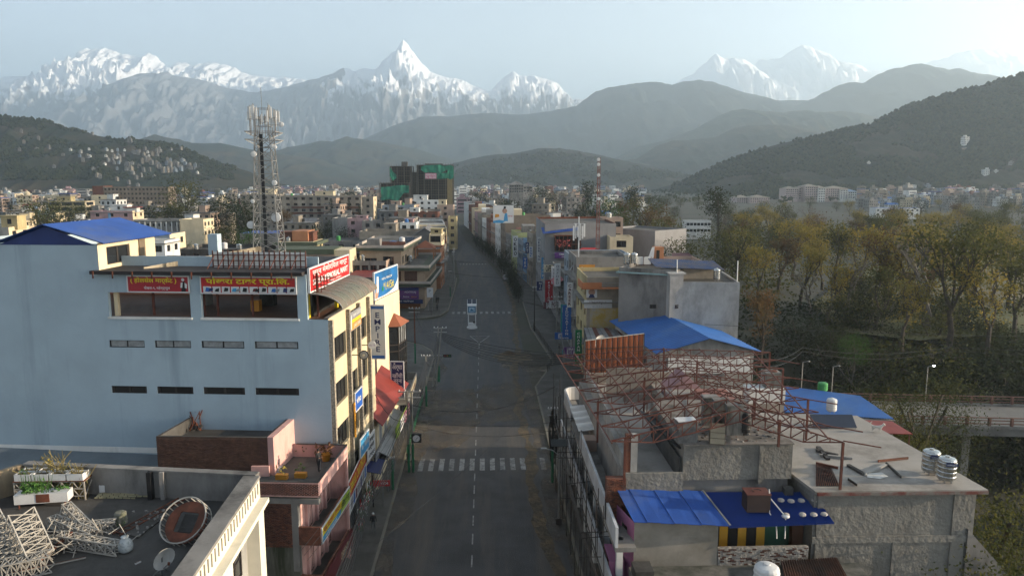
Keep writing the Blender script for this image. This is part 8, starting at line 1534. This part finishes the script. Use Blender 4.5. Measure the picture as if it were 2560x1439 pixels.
for i in range(18):
    a = i*6.283/18; rr = 2.5+.4*(i % 2); x, y = rr*math.cos(a), rr*math.sin(a); z = 40.0+q.uniform(0, 1.8); h = q.choice((1.6, 2.2, 2.6)); b = MB(); b.box(x-.17, x+.17, y-.1, y+.1, z, z+h); b.build('panel_antenna', SG['white'], tt); b = MB(); b.bar((x*.93, y*.93, 38.2), (x*.93, y*.93, z+h+.3), .09); b.bar((x*.93, y*.93, z+.3), (0, 0, z), .06); b.build('antenna_pole', M_TWR, tt)
b = MB(); [b.bar((sx, sy, 38), (sx, sy, 43.6), .14) for sx in (-1.3, 1.3) for sy in (-1.3, 1.3)]; [b.bar((-1.3, s, z), (1.3, s, z), .09) for s in (-1.3, 1.3) for z in (40, 41.8, 43.4)]; [b.bar((s, -1.3, z), (s, 1.3, z), .09) for s in (-1.3, 1.3) for z in (40, 41.8, 43.4)]; b.bar((-.2, 0, 42), (-.2, 0, 47.5), .07); b.build('head_frame', M_TWR, tt)
for i, (u, v, r, l) in enumerate(((690, 543, .92, 0), (627, 562, .75, 0), (686, 457, .5, 0), (703, 311, .5, 0), (680, 366, .42, 0), (634, 385, .55, 0), (687, 368, .4, 0), (632, 503, .4, 0))):
    p = AY(u, v, 148); b = MB(); b.lathe((p.x-tx, p.y-150, p.z), [(r*.5, -.45), (r, -.1), (r, .12), (r*.96, .14), (.02, .2)], 18, 'y'); b.build('drum_antenna', SG['white'], tt); b = MB(); b.bar((p.x-tx, 0, p.z), (0, 0, p.z), .1); b.build('antenna_arm', M_TWR, tt)
p = AY(1496, 500, 152); mt_ = taper_tower('radio_mast', 'slender red and white lattice mast rising over the grey bank', p.x, 152, 12, AY(1496, 394, 152).z, .72, .45, 30, [mat('mast_red', (.26, .10, .075), .85), mat('mast_white', (.36, .27, .24), .8)], .04)
for v in (399, 411, 438, 497): o = AY(1496, v, 151.4); b = MB(); b.lathe((o.x-p.x, -.7, o.z), [(.12, -.1), (.36, .05), (.36, .12), (.02, .16)], 12, 'y'); b.build('drum_antenna', SG['white'], mt_)
p = AY(1447, 600, 128); t = thing('antenna_cluster', 'cluster of white panel antennas on a braced pole over the red awning house', 'antenna', (p.x, 128, 0)); b = MB(); b.bar((0, 0, 11), (0, 0, 23.4), .2); b.bar((0, 0, 16.5), (1.0, 0, 12), .14); b.bar((0, 0, 16.5), (-1.5, .3, 14), .08); b.bar((-.9, 0, 20.2), (.9, 0, 20.2), .08); b.bar((-.9, 0, 22.2), (.9, 0, 22.2), .08); b.build('pole', W, t)
for i in range(6): x = -.95+i*.38; b = MB(); b.box(x-.13, x+.13, -.5+.3*(i % 2), -.3+.3*(i % 2), 19.3+.3*(i % 3), 21.8+.4*(i % 2)); b.build('panel_antenna', SG['white'], t)
# poles
M_POLEG = mat('pole_green_paint', (.02, .15, .07), .6); M_POLEC = mat('pole_concrete', (.26, .25, .22), .9)
def upole(label, x, y, h, arm=1.6, green=2.2, twin=False, lean=(0, 0), name='utility_pole', m=None, armz=None, z0=.1):
    t = thing(name, label, 'utility pole', (x, y, z0), group='utility poles along the street'); top = Vector((lean[0], lean[1], h)); xs_ = (-.22, .22) if twin else (0,)
    for s in xs_:
        b = MB(); b.tube([(s, 0, green), (s+top.x, top.y, h)], .12, 7, True, .085); b.build('shaft', m or M_POLEC, t)
        if green: b = MB(); b.tube([(s, 0, 0), (s, 0, green)], .13, 7); b.build('painted_foot', M_POLEG, t)
    if arm:
        for dz in ((.1, .7) if h > 7 else (.1,)): b = MB(); b.bar((top.x-arm/2, top.y, h-dz), (top.x+arm/2, top.y, h-dz), .1); b.build('crossarm', M_GALV, t)
        b = MB(); [b.lathe((top.x+k*arm/2*.9, top.y, h-.05), [(.05, 0), (.07, .1), (.03, .2)], 6) for k in (-1, -.4, .4, 1)]; b.build('insulators', SG['white'], t)
    return t
upole('twin pole with green feet and a broad crossarm by the zebra crossing', -7.75, 72.9, 8.6, 2.3, 3.0, True); upole('pole with red crossarms on the far pavement before the crossing', -11.5, 118, 9.2, 1.8, 3.4, m=M_RUST); upole('leaning twin pole with a flat top bar above the traffic light', -7.5, 104.5, 8.5, 1.9, 0, True, (.9, 1.0)); upole('thick pole wrapped in old cables on the western kerb', -7.9, 95, 6.9, 1.2, 2.8); upole('short green pole west of the zebra crossing', -9.1, 68.6, 3.2, .5, 3.0)
upole('thin pole on the kerb beyond the crossing', -9.4, 221, 9, .8, 0, m=M_GALV); upole('thin pole with a curved lamp arm beyond the crossing', -8.9, 207, 9.4, .8, 0, m=M_GALV); upole('pole with a dark box on the kerb beside the corner building', -9.0, 187, 6.5, .6, 2.5); upole('dark pole at the eastern railing', 9.6, 143, 8.8, .9, 0, m=M_FRAME); upole('pole with cable tangle by the eastern shops', 12.8, 131, 8.8, 2.0, 0); upole('thin pole on the eastern kerb in front of the street trees', 7.4, 246, 9.5, .6, 0, m=M_GALV); upole('pole hung with cable coils by the scaffold', 6.55, 69.8, 7.6, 1.0, 3.4, m=M_BLACK)
b = MB(); q = random.Random(3)
for i in range(26): a = q.uniform(0, 6.28); b.tube([(6.6+.35*math.cos(a), 70+.5*math.sin(a), 7.3-q.random()), (6.7+.5*math.cos(a+1), 70.4+.7*math.sin(a+1), 4.6+q.uniform(-1, 1)), (6.6+.3*math.cos(a), 70.2, 2.4+q.uniform(-1, 1.4))], .035, 4)
t = thing('cable_coils', 'tangle of black cable coils hanging on the pole by the scaffold', 'cables'); b.build('coils', M_BLACK, t)
t = thing('street_lamp', 'street lamp with a flat solar panel in front of the scaffold', 'street lamp', (6.3, 60.9, .1)); b = MB(); b.tube([(0, 0, 0), (0, 0, 7.3)], .09, 8, True, .07); b.build('pole', M_GALV, t); b = MB(); b.slab([(-.75, -.45, 7.2), (.75, -.45, 7.2), (.75, .3, 7.6), (-.75, .3, 7.6)], .06); b.build('solar_panel', mat('solar_black', (.02, .025, .025), .5), t); b = MB(); b.tube([(0, 0, 6.2), (-.6, 0, 6.7), (-1.2, 0, 6.85)], .05, 6); b.build('arm', M_GALV, t); b = MB(); b.box(-1.6, -1.1, -.1, .1, 6.8, 6.92); b.build('lamp_head', M_GALV, t); b = MB(); b.box(-.25, .25, -.2, .2, 0, .5); b.build('base', M_FRAME, t)
for i, (u, v, y, l) in enumerate(((2007, 905, 96, 'slim street lamp at the near end of the bridge'), (2083, 916, 97, 'slim lamp post by the bridge without a lit lamp'), (2320, 916, 95, 'street lamp with a lit white lamp over the bridge'))):
    p = AY(u, v, y); t = thing('street_lamp', l, 'street lamp', (p.x, y, 0), group='street lamps at the bridge'); b = MB(); b.tube([(0, 0, -3), (0, 0, p.z)], .06, 6); b.tube([(0, 0, p.z), (.7, 0, p.z+.15)], .04, 5); b.build('pole', M_GALV, t); b = MB(); b.sm = True; b.lathe((.8, 0, p.z+.1), [(.02, -.1), (.16, -.05), (.2, .05), (.02, .12)], 10); b.build('lamp_head', mat('lit_lamp', (1, .98, .92), .5, var=0, emit=5) if i == 2 else M_GALV, t)
t = thing('traffic_light', 'traffic light on a green post at the western kerb', 'traffic light', (-7.0, 107, .1)); b = MB(); b.tube([(0, 0, 0), (0, 0, 2.4)], .2, 8); b.build('post', M_POLEG, t); b = MB(); b.tube([(0, 0, 2.4), (0, 0, 4.2)], .08, 6); b.bar((-1.2, 0, 4.0), (1.6, 0, 4.0), .08); b.build('mast', M_GALV, t); b = MB(); b.box(.7, 1.9, -.16, .16, 3.75, 4.2); b.build('signal_head', M_BLACK, t)
for k, c in enumerate(((.2, .02, .02), (.2, .12, .02), (.02, .15, .04))): b = MB(); b.lathe((.95+k*.36, -.17, 3.97), [(.13, 0), (.11, .03)], 10, 'y'); b.build('lens', paint(c, .3), t)
t = thing('signal_box', 'black square signal box with a white round face on the twin pole', 'signal', (-7.1, 72.4, 3.9)); b = MB(); b.box(-.5, .5, -.1, .2, -.45, .45); b.build('case', M_BLACK, t); b = MB(); b.lathe((0, -.1, 0), [(.36, 0), (.36, .03)], 18, 'y'); b.build('face', SG['white'], t); b = MB(); b.bar((0, -.145, 0), (.18, -.145, .12), .04); b.bar((0, -.145, 0), (-.05, -.145, -.25), .04); b.build('hands', M_BLACK, t); b = MB(); b.bar((-.7, .1, 0), (-.5, .1, 0), .1); b.build('bracket', M_FRAME, t)
# railings
def railing(label, pts, h, m, n=2, step=1.6):
    t = thing('railing', label, 'railing')
    for p, q_ in zip(pts, pts[1:]):
        p, q_ = Vector((*p, .13)), Vector((*q_, .13)); L = (q_-p).length; k = max(1, int(L/step))
        for z in [h*(i+1)/n for i in range(n)]: b = MB(); b.bar(p+Vector((0, 0, z)), q_+Vector((0, 0, z)), .05); b.build('rail', m, t)
        for i in range(k+1): o = p.lerp(q_, i/k); b = MB(); b.bar(o, o+Vector((0, 0, h+.05)), .08); b.build('post', m, t)
railing('low green railing along the western kerb', [(-8.6, 77), (-8.6, 97)], .95, M_POLEG, 3); railing('dark railing along the eastern kerb at the crossing', [(9.6, 145.5), (11.4, 119), (9.6, 112)], 1.1, M_FRAME, 4); railing('grey railing round the corner pavement', [(-15, 160.5), (-12, 161), (-10.4, 163.5)], 1.0, M_FRAME, 3)
# traffic kiosk
t = thing('traffic_kiosk', 'small white traffic booth with a blue emblem box and solar panels in mid road', 'kiosk', (-2.75, 147, 0)); b = MB(); b.lathe((0, 0, 0), [(1.05, 0), (1.05, .3), (.8, .32), (.8, .55)], 18); b.build('plinth', W, t)
for x in (-.72, .72):
    for y in (-.5, .5): b = MB(); b.box(x-.09, x+.09, y-.09, y+.09, .5, 2.95); b.build('post', W, t)
b = MB(); b.box(-.7, .5, -.45, .45, .55, 1.1); b.build('counter', W, t); b = MB(); b.box(.2, .6, -.3, .3, 1.1, 1.5); b.build('cabinet', M_FRAME, t); b = MB(); b.lathe((0, 0, 2.9), [(.95, 0), (.95, .12), (.6, .3)], 16); b.build('canopy', W, t); b = MB(); b.box(-.9, .9, -.8, .8, 3.2, 4.7); b.build('sign_box', W, t); b = MB(); b.box(-.76, .76, -.83, -.8, 3.3, 4.6); b.build('emblem_panel', mat('emblem_blue', (.03, .15, .26), .5), t); b = MB(); b.box(-.56, .56, -.85, -.83, 3.48, 4.42); b.build('emblem_field', mat('emblem_pale', (.4, .55, .68), .5), t); b = MB(); b.add([(-.45, -.86, 3.65), (.45, -.86, 3.65), (.2, -.86, 4.0), (.08, -.86, 3.9), (-.1, -.86, 4.2), (-.3, -.86, 3.85)], [(0, 1, 2, 3, 4, 5)]); b.build('emblem', MATS['emblem_blue'], t)
for k in (-1, 1): b = MB(); b.slab([(-.88 if k < 0 else .04, -.75, 4.8), (-.04 if k < 0 else .88, -.75, 4.8), (-.04 if k < 0 else .88, .8, 5.8), (-.88 if k < 0 else .04, .8, 5.8)], .06); b.build('solar_panel', MATS['solar_cell'], t)
b = MB(); [b.bar((x, y, 4.7), (x, y, 4.75+(y+.75)*.65), .06) for x in (-.8, .8) for y in (-.7, .7)]; b.slab([(-.95, -.8, 4.78), (.95, -.8, 4.78), (.95, .85, 5.8), (-.95, .85, 5.8)], .03); b.build('frame', W, t)
# people: one continuous body each; hair or hat is a child
SKIN = mat('skin', (.30, .17, .11), .6); HAIR = mat('black_hair', (.012, .01, .009), .6)
def person(label, loc, rz, top, legs_c, stride=.0, arms=0, hat=None, s=1.0, stripe=False):
    t = thing('person', label, 'person', loc, rz); a = stride; V = {'pel': (0, 0, .96, .135), 'wai': (0, 0, 1.1, .125), 'che': (0, -.01, 1.32, .155), 'nec': (0, .0, 1.5, .06), 'hea': (0, -.02, 1.62, .095), 'cro': (0, -.01, 1.71, .075)}; E_ = [('pel', 'wai'), ('wai', 'che'), ('che', 'nec'), ('nec', 'hea'), ('hea', 'cro')]
    for k, sx, f in (('l', -1, 1), ('r', 1, -1)):
        V.update({'hp'+k: (sx*.1, 0, .88, .1), 'kn'+k: (sx*.1, -f*a*.22-.02, .48, .065), 'an'+k: (sx*.1, -f*a*.38+.03, .09, .045), 'to'+k: (sx*.11, -f*a*.38-.13, .035, .04), 'sh'+k: (sx*.19, 0, 1.42, .07)}); E_ += [('pel', 'hp'+k), ('hp'+k, 'kn'+k), ('kn'+k, 'an'+k), ('an'+k, 'to'+k), ('che', 'sh'+k)]
        if arms: el, ha = (sx*.25, -.02, 1.15, .048), (sx*.1, -.24, 1.14, .036)
        else: el, ha = (sx*.25, f*a*.12, 1.14, .048), (sx*.25, f*a*.2-.04, .9, .036)
        V.update({'el'+k: el, 'ha'+k: ha}); E_ += [('sh'+k, 'el'+k), ('el'+k, 'ha'+k)]
        for j in range(3): V['fi'+k+str(j)] = (ha[0]+(j-1)*.022, ha[1]-.04, ha[2]-.06+.01*(j == 1), .011); E_.append(('ha'+k, 'fi'+k+str(j)))
    zone = lambda c: 0 if c.z > 1.5 else (1 if c.z > .99 and not (c.z < 1.2 and arms and c.y < -.2) else (0 if (abs(c.x) > .2 and c.z < .93) or (arms and c.y < -.2) else 2 if c.z > .07 else 3))
    skin_body(V, E_, s, [SKIN, top, legs_c, M_BLACK], t, 'pel', zone); b = MB(); b.sm = True; b.lathe((0, .005*s, 1.62*s), [(.1*s, .0), (.108*s, .06*s), (.09*s, .12*s), (.04*s, .155*s), (.005, .16*s)], 10); b.build('hat' if hat else 'hair', hat or HAIR, t)
    b = MB(); b.box(-.045*s, -.02*s, -.118*s, -.105*s, 1.63*s, 1.642*s); b.box(.02*s, .045*s, -.118*s, -.105*s, 1.63*s, 1.642*s); b.build('eyes', M_BLACK, t); b = MB(); b.add([(-.014*s, -.108*s, 1.6*s), (.014*s, -.108*s, 1.6*s), (0, -.135*s, 1.592*s), (0, -.11*s, 1.64*s)], [(0, 1, 2), (0, 2, 3), (1, 3, 2)]); b.build('nose', SKIN, t)
    if stripe: b = MB(); b.bar((.195*s, 0, .9*s), (.17*s, -.01, .12*s), .02); b.build('trouser_stripe', SG['white'], t)
    return t
DK_, GY_, NV_ = mat('jacket_black', (.018, .018, .02), .8), mat('trousers_grey', (.10, .10, .10), .85), mat('jacket_navy', (.03, .035, .05), .8)
person('man in a black jacket and pale cap walking on the western pavement', (-9.66, 59.8, .13), R(185), DK_, GY_, .5, 0, SG['white']); person('man in dark clothes walking along the pavement by the white canopy', (-8.85, 98.3, .13), R(175), NV_, NV_, .55)
person('man in black tracksuit with a white stripe standing among the terrace planters', AZ(797, 1178, 8.46), R(60), DK_, DK_, .3, 1, stripe=True); person('person in black standing by the corner shop wall', (-11.4, 176, .13), R(20), DK_, DK_, .1); person('person in dark trousers standing at the corner kerb', (-11.0, 166.2, .13), R(200), GY_, DK_, .15); person('second dark figure close to the corner shop wall', (-11.9, 177, .13), R(120), NV_, DK_, .1); person('person standing behind the eastern railing', (12.6, 124, .13), R(80), DK_, GY_, .1)
# parked white car
t = thing('parked_car', 'white hatchback parked under the dark trees on the eastern kerb', 'car', (6.1, 218.5, 0), R(3)); prof = [(-2.0, .35), (2.0, .35), (2.05, .75), (1.95, .95), (1.1, 1.02), (.55, 1.45), (-1.3, 1.5), (-1.9, 1.05), (-2.05, .8)]; b = MB(); n_ = len(prof); b.add([(-.85 if z < 1.1 else -.68, y, z) for y, z in prof]+[(.85 if z < 1.1 else .68, y, z) for y, z in prof], [tuple(range(n_)), tuple(range(2*n_-1, n_-1, -1))]+[(i, n_+i, n_+(i+1) % n_, (i+1) % n_) for i in range(n_)]); b.build('body', mat('car_white', (.75, .75, .75), .25, var=.02, spec=.5), t)
b = MB(); b.quad((-.62, -1.36, 1.46), (.62, -1.36, 1.46), (.76, -1.9, 1.08), (-.76, -1.9, 1.08)); b.build('rear_window', M_GLASS, t); b = MB(); b.quad((-.62, .6, 1.43), (.62, .6, 1.43), (.76, 1.1, 1.05), (-.76, 1.1, 1.05)); b.build('windscreen', M_GLASS, t)
for s in (-1, 1):
    b = MB(); b.quad((s*.70, -1.2, 1.42), (s*.70, .5, 1.40), (s*.86, .95, 1.04), (s*.86, -1.6, 1.04)); b.build('side_window', M_GLASS, t); b = MB(); b.box(s*.7-.14, s*.7+.14, -2.07, -2.0, .72, .9); b.build('tail_light', SG['red'], t)
    for y in (-1.25, 1.25):
        b = MB(); b.lathe((s*.76, y, .33), [(.33, -.1), (.33, .1)], 14, 'x'); w = b.build('wheel', M_BLACK, t); b = MB(); b.lathe((s*.76, y, .33), [(.2, -.11), (.2, .11)], 10, 'x'); b.build('rim', M_GALV, w)
b = MB(); b.box(-.3, .3, -2.07, -2.0, .5, .62); b.build('number_plate', SG['white'], t)
# overhead cables
def cable(label, pts, sag=.6, r=.022, n=1, sp=.12, group='overhead cables'):
    q = random.Random(len(pts)*7+int(pts[0][0]*10)+int(pts[-1][1]))
    for k in range(n):
        P = []
        for p, q_ in zip(pts, pts[1:]):
            p, q_ = Vector(p), Vector(q_); dz = sag*(1+.35*k)+q.uniform(0, .15)
            for j in range(9): f = j/8; P.append(p.lerp(q_, f)+Vector((k*sp*.3, k*sp*.4, -dz*4*f*(1-f)-k*sp)))
        t = thing('overhead_cable', label, 'cable', group=group if n > 1 else None); b = MB(); b.tube(P, r, 4); b.build('wire', M_BLACK, t)
T3 = (-6.6, 105.5, 8.2)
cable('black cable of the bundle spanning the road from the leaning twin pole', [(T3[0], T3[1], 7.8), (10.2, 95, 7.0)], .5, .04, 7, .22, 'cable bundle over the road'); cable('long sagging black cable crossing the road before the bundle', [(-7.6, 73, 7.2), (7.6, 78.5, 7.4)], 1.6, .045); cable('thin cable crossing above the zebra crossing', [(-7.6, 73, 5.6), (6.6, 70, 6.2)], .5, .018); cable('second thin cable crossing above the zebra crossing', [(-7.6, 73.2, 5.0), (6.6, 70, 5.4)], .9, .018)
cable('slack cable dropping from the cream front to the twin pole', [(-10.6, 69, 9.5), (-7.7, 72.9, 6.0)], 1.2, .03); cable('cable in the bundle running along the western pavement', [(-9.2, 30, 7.2), (-9.0, 52, 6.6), (-7.8, 73, 7.6), (-7.9, 95, 6.4), (-7.0, 105, 7.4)], .5, .04, 6, .16, 'cables along the western pavement'); cable('pale service wire slanting down over the western pavement', [(-10.6, 40, 9), (-7.8, 73, 7.9)], .4, .014, 3, .4, 'service wires over the pavement')
cable('cable from the red crossarm pole to the leaning twin pole', [(-11.5, 118, 8.6), (-7, 105.5, 8)], .8, .025, 4, .2, 'cables at the crossing'); cable('dark cable crossing the road at the far crossing', [(-9, 187, 6.2), (9.5, 178, 6.0)], .4, .03); cable('dark cable crossing the road beyond the kiosk', [(-9, 207, 7), (6, 215, 6)], .5, .03); cable('cable along the eastern shop fronts', [(9.6, 143, 8.3), (12.8, 131, 8.4), (10.4, 96, 7.5), (6.6, 70, 7.2), (6.5, 40, 6.8)], .6, .028, 5, .2, 'cables along the eastern row'); cable('cable from the cistern across the gorge to the lamp posts', [(27, 74, 11.6), (40, 90, 8.8), (62, 95, 7.5), (120, 90, 8.5)], .8, .03, 2, .5, 'cables over the gorge'); cable('thin cable high over the gorge behind the bridge', [(28, 92, 11.5), (130, 96, 9)], 1.2, .025)
cable('diagonal thin cable low over the near road', [(5.0, 75, 6.4), (-7, 44, 7.2)], .3, .014)
# signs of the eastern row, standing out from the fronts
def esign(label, y, z, h, base, txt, tc, w=1.2, off=.6, face='v', extra=()): x = rowx(y)-off-w; sign('sign', label, w, h, (x, y, z), 0, SG[base], list(extra)+[(face, txt, .2, .8, .06, .94, SG[tc], .03)], .15, cat='sign', group=None)
for a in (('tall green vertical sign with white letters at the near end of the eastern row', 108.8, 2.2, 5.2, 'green', 'CHAPAN EN', 'white', 1.0), ('white vertical sign with a red crest on the second eastern house', 121.6, 8.6, 4.2, 'white', 'CAREER', 'maroon', .9), ('white vertical sign with grey letters half way up the eastern row', 141.6, 9.3, 4.4, 'white', 'OXFORD', 'grey', 1.2), ('narrow white hanging sign beside the red awning', 150.8, 8.4, 3.6, 'white', 'VISA', 'grey', 1.0), ('tall red vertical sign with white letters over the eastern pavement', 158, 3.2, 5.0, 'crimson', 'PAVILION', 'white', 1.7), ('teal and navy vertical sign on the orange sign house', 128, 2.5, 5.5, 'teal', 'NAVY', 'white', 1.3), ('blue and red vertical sign with white letters near the yellow house', 123, 3.2, 5.5, 'blue', 'EDUCATION', 'white', 1.5), ('long white vertical sign in front of the grey bank', 182, 9.4, 6.2, 'white', 'ORDERING', 'navy', .9), ('pale blue vertical sign in front of the grey bank', 172, 6.6, 5, 'sky', 'SALON', 'white', 1.1), ('large white vertical sign reading OKEO on the lattice fronted house', 226, 6.0, 6.5, 'white', 'OKEO', 'black', 1.6), ('small blue sign on the eastern row past the bank', 206, 5, 3, 'blue', 'TEA', 'white', 1.3), ('small pale sign high on the eastern row', 196, 9, 3, 'white', 'BANK', 'blue', 1.0), ('navy vertical sign at the washed wall house', 203, 9.5, 3.0, 'navy', 'ACT', 'white', 1.0), ('dark blue canopy sign low by the pavement trees', 176, 3.2, 2.2, 'navy', 'NIC', 'white', 1.7)): esign(*a)
for a in (('purple and white board low on the yellow house', 112, 2.4, 1.6, 'purple', 'KITCHEN', 'white', 3.0), ('blue shop board low on the eastern row', 126, 2.2, 1.2, 'blue', 'MOBILE CARE', 'white', 3), ('teal shop board at the foot of the eastern row', 117, 1.2, 1.2, 'teal', 'FASHION', 'white', 2.6), ('red shop board over the eastern pavement', 152, 3.0, 1.4, 'maroon', 'BAKERY', 'white', 3.0), ('white shop board beneath the red awning', 145, 4.4, 1.4, 'white', 'PHOTO', 'maroon', 2.4), ('pale board beside the railed terrace', 164, 9.2, 1.6, 'cream', 'CAFE', 'black', 2.0)): esign(*a, .1, 't')
# boards on faces that look towards the crossing
fx = rowx(108.5); p = AY(1460, 770, 108.2); sign('sign', 'wide white board reading Unicampus GLOBAL on the stained yellow house', 4.2, 1.2, p, 0, W, [('t', 'Unicampus', .2, .8, .45, .9, SG['maroon'], .02), ('t', 'G L O B A L', .3, .7, .12, .3, SG['grey'])], .1); p = AY(1448, 684, 121.7); sign('sign', 'orange board reading SMARK with a round logo high on the grey house', 2.6, 1.5, p, 0, SG['orange'], [('d', .18, .55, .3, W), ('d', .18, .55, .17, SG['orange']), ('t', 'SMARK', .32, .9, .4, .7, W)], .1); sign('poster', 'white poster with a face beside the balcony of the yellow house', 1.6, 1.5, (fx-.1, 108.2, 12.4), 0, W, [('d', .5, .55, .5, SG['skin']), ('p', [(.2, .0), (.8, 0), (.65, .35), (.35, .35)], SG['navy'])], .06)
t = thing('patch_wall', 'peeling yellow wall panel below the white Global board', 'wall'); b = MB(); b.box(fx+.5, fx+5.4, 108.3, 108.44, 7.6, 10.8); b.build('wall', mat('peeling_yellow', (.55, .38, .09), .9, c2=(.42, .40, .34), mixscale=.6, mixat=.5), t)
t = thing('orange_balcony', 'orange balcony with pale rails on the stained yellow house', 'balcony'); b = MB(); b.box(fx-.8, fx+4.6, 107.2, 108.4, 13.8, 13.95); b.box(fx-.8, fx+2.0, 107.1, 107.25, 13.95, 14.8); b.box(fx-.9, fx-.75, 107.2, 112, 13.8, 14.8); b.build('wall', mat('orange_paint', (.55, .20, .08), .8), t); b = MB(); [b.bar((fx+2, 107.2, z), (fx+4.6, 107.2, z), .06) for z in (14.3, 14.7)]; b.build('rail', M_GALV, t)
c4 = [(rowx(146)-1.8, 142, 9.3), (rowx(146)-1.8, 151, 9.3), (rowx(146)+.2, 151, 10.6), (rowx(146)+.2, 142, 10.6)]; t = thing('awning', 'faded red sloping awning on the shop house in mid row', 'awning'); b = MB(); b.slab(c4[::-1], .08); b.build('sheet', mat('awning_red', (.32, .09, .10), .8), t); b = MB(); [b.bar((rowx(146)+.2, y, 9.0), (rowx(146)-1.7, y, 9.25), .06) for y in (142.3, 146.5, 150.7)]; b.build('struts', M_GALV, t)
p = AY(1408, 606, 137); b = MB(); plant(b, p.x, 137, p.z-1.2, 1.5, 1.8, 90, 3, .2); t = thing('creeper', 'dark red bougainvillea spilling over the terrace by the antenna cluster', 'plant'); b.build('leaves', mat('bougainvillea', (.22, .03, .03), .8, var=.4, scale=3), t)
dish('grey satellite dish on the shack roof by the hoarding', (14.2, 91, 8.6), .9, R(30), R(15))
for i, (x, y, r, h, l) in enumerate(((-8.3, 76, .5, .4, 'pale litter bin by the green railing'), (8.1, 69, .4, .5, 'grey litter bin by the cable coils'))):
    t = thing('litter_bin', l, 'litter bin', (x, y, .13)); b = MB(); b.lathe((0, 0, 0), [(r*.5, 0), (r*.6, h*1.6), (r*.65, h*1.7)], 10); b.build('drum', M_GALV, t); b = MB(); b.lathe((0, 0, h*1.7), [(r*.66, 0), (r*.4, .12), (.02, .16)], 10); b.build('lid', M_FRAME, t)
# repeats that would share a label are told apart by counting outward from the street
def _nth(i): return '%d%s' % (i, 'th' if 10 < i % 100 < 14 else {1: 'st', 2: 'nd', 3: 'rd'}.get(i % 10, 'th'))
_by = {}
for o in col.objects:
    if o.parent is None and 'label' in o and 'group' in o:
        o['label'] = ' '.join(o['label'].split()); _by.setdefault((o['group'], o['label']), []).append(o)
for (g, l), os_ in _by.items():
    if 1 < len(os_) <= 40 and not g.startswith(('bamboo', 'cable', 'overhead', 'service')):
        kerb = 'kerb' in g; os_.sort(key=lambda o: o.location.y if kerb else abs(o.location.x/max(1, o.location.y)+.03))
        for i, o in enumerate(os_): o['label'] = l+', '+_nth(i+1)+(' from the crossing' if kerb else ' from the street')
# ------------------------------------------------------------------ air: one closed box of thin haze round the whole place
hz = bpy.data.materials.new('valley_haze'); hz.use_nodes = True
hn = hz.node_tree.nodes; hn.clear()
pv = hn.new('ShaderNodeVolumePrincipled'); ho = hn.new('ShaderNodeOutputMaterial')
pv.inputs['Color'].default_value = (0.72, 0.88, 1.0, 1); pv.inputs['Density'].default_value = HAZE; pv.inputs['Anisotropy'].default_value = 0.35
hz.node_tree.links.new(pv.outputs[0], ho.inputs['Volume'])
hz.cycles.homogeneous_volume = True
b = MB(); b.box(-10200, 10600, -520, 16500, -40, 2600)
b.build('haze', hz, kind='stuff')
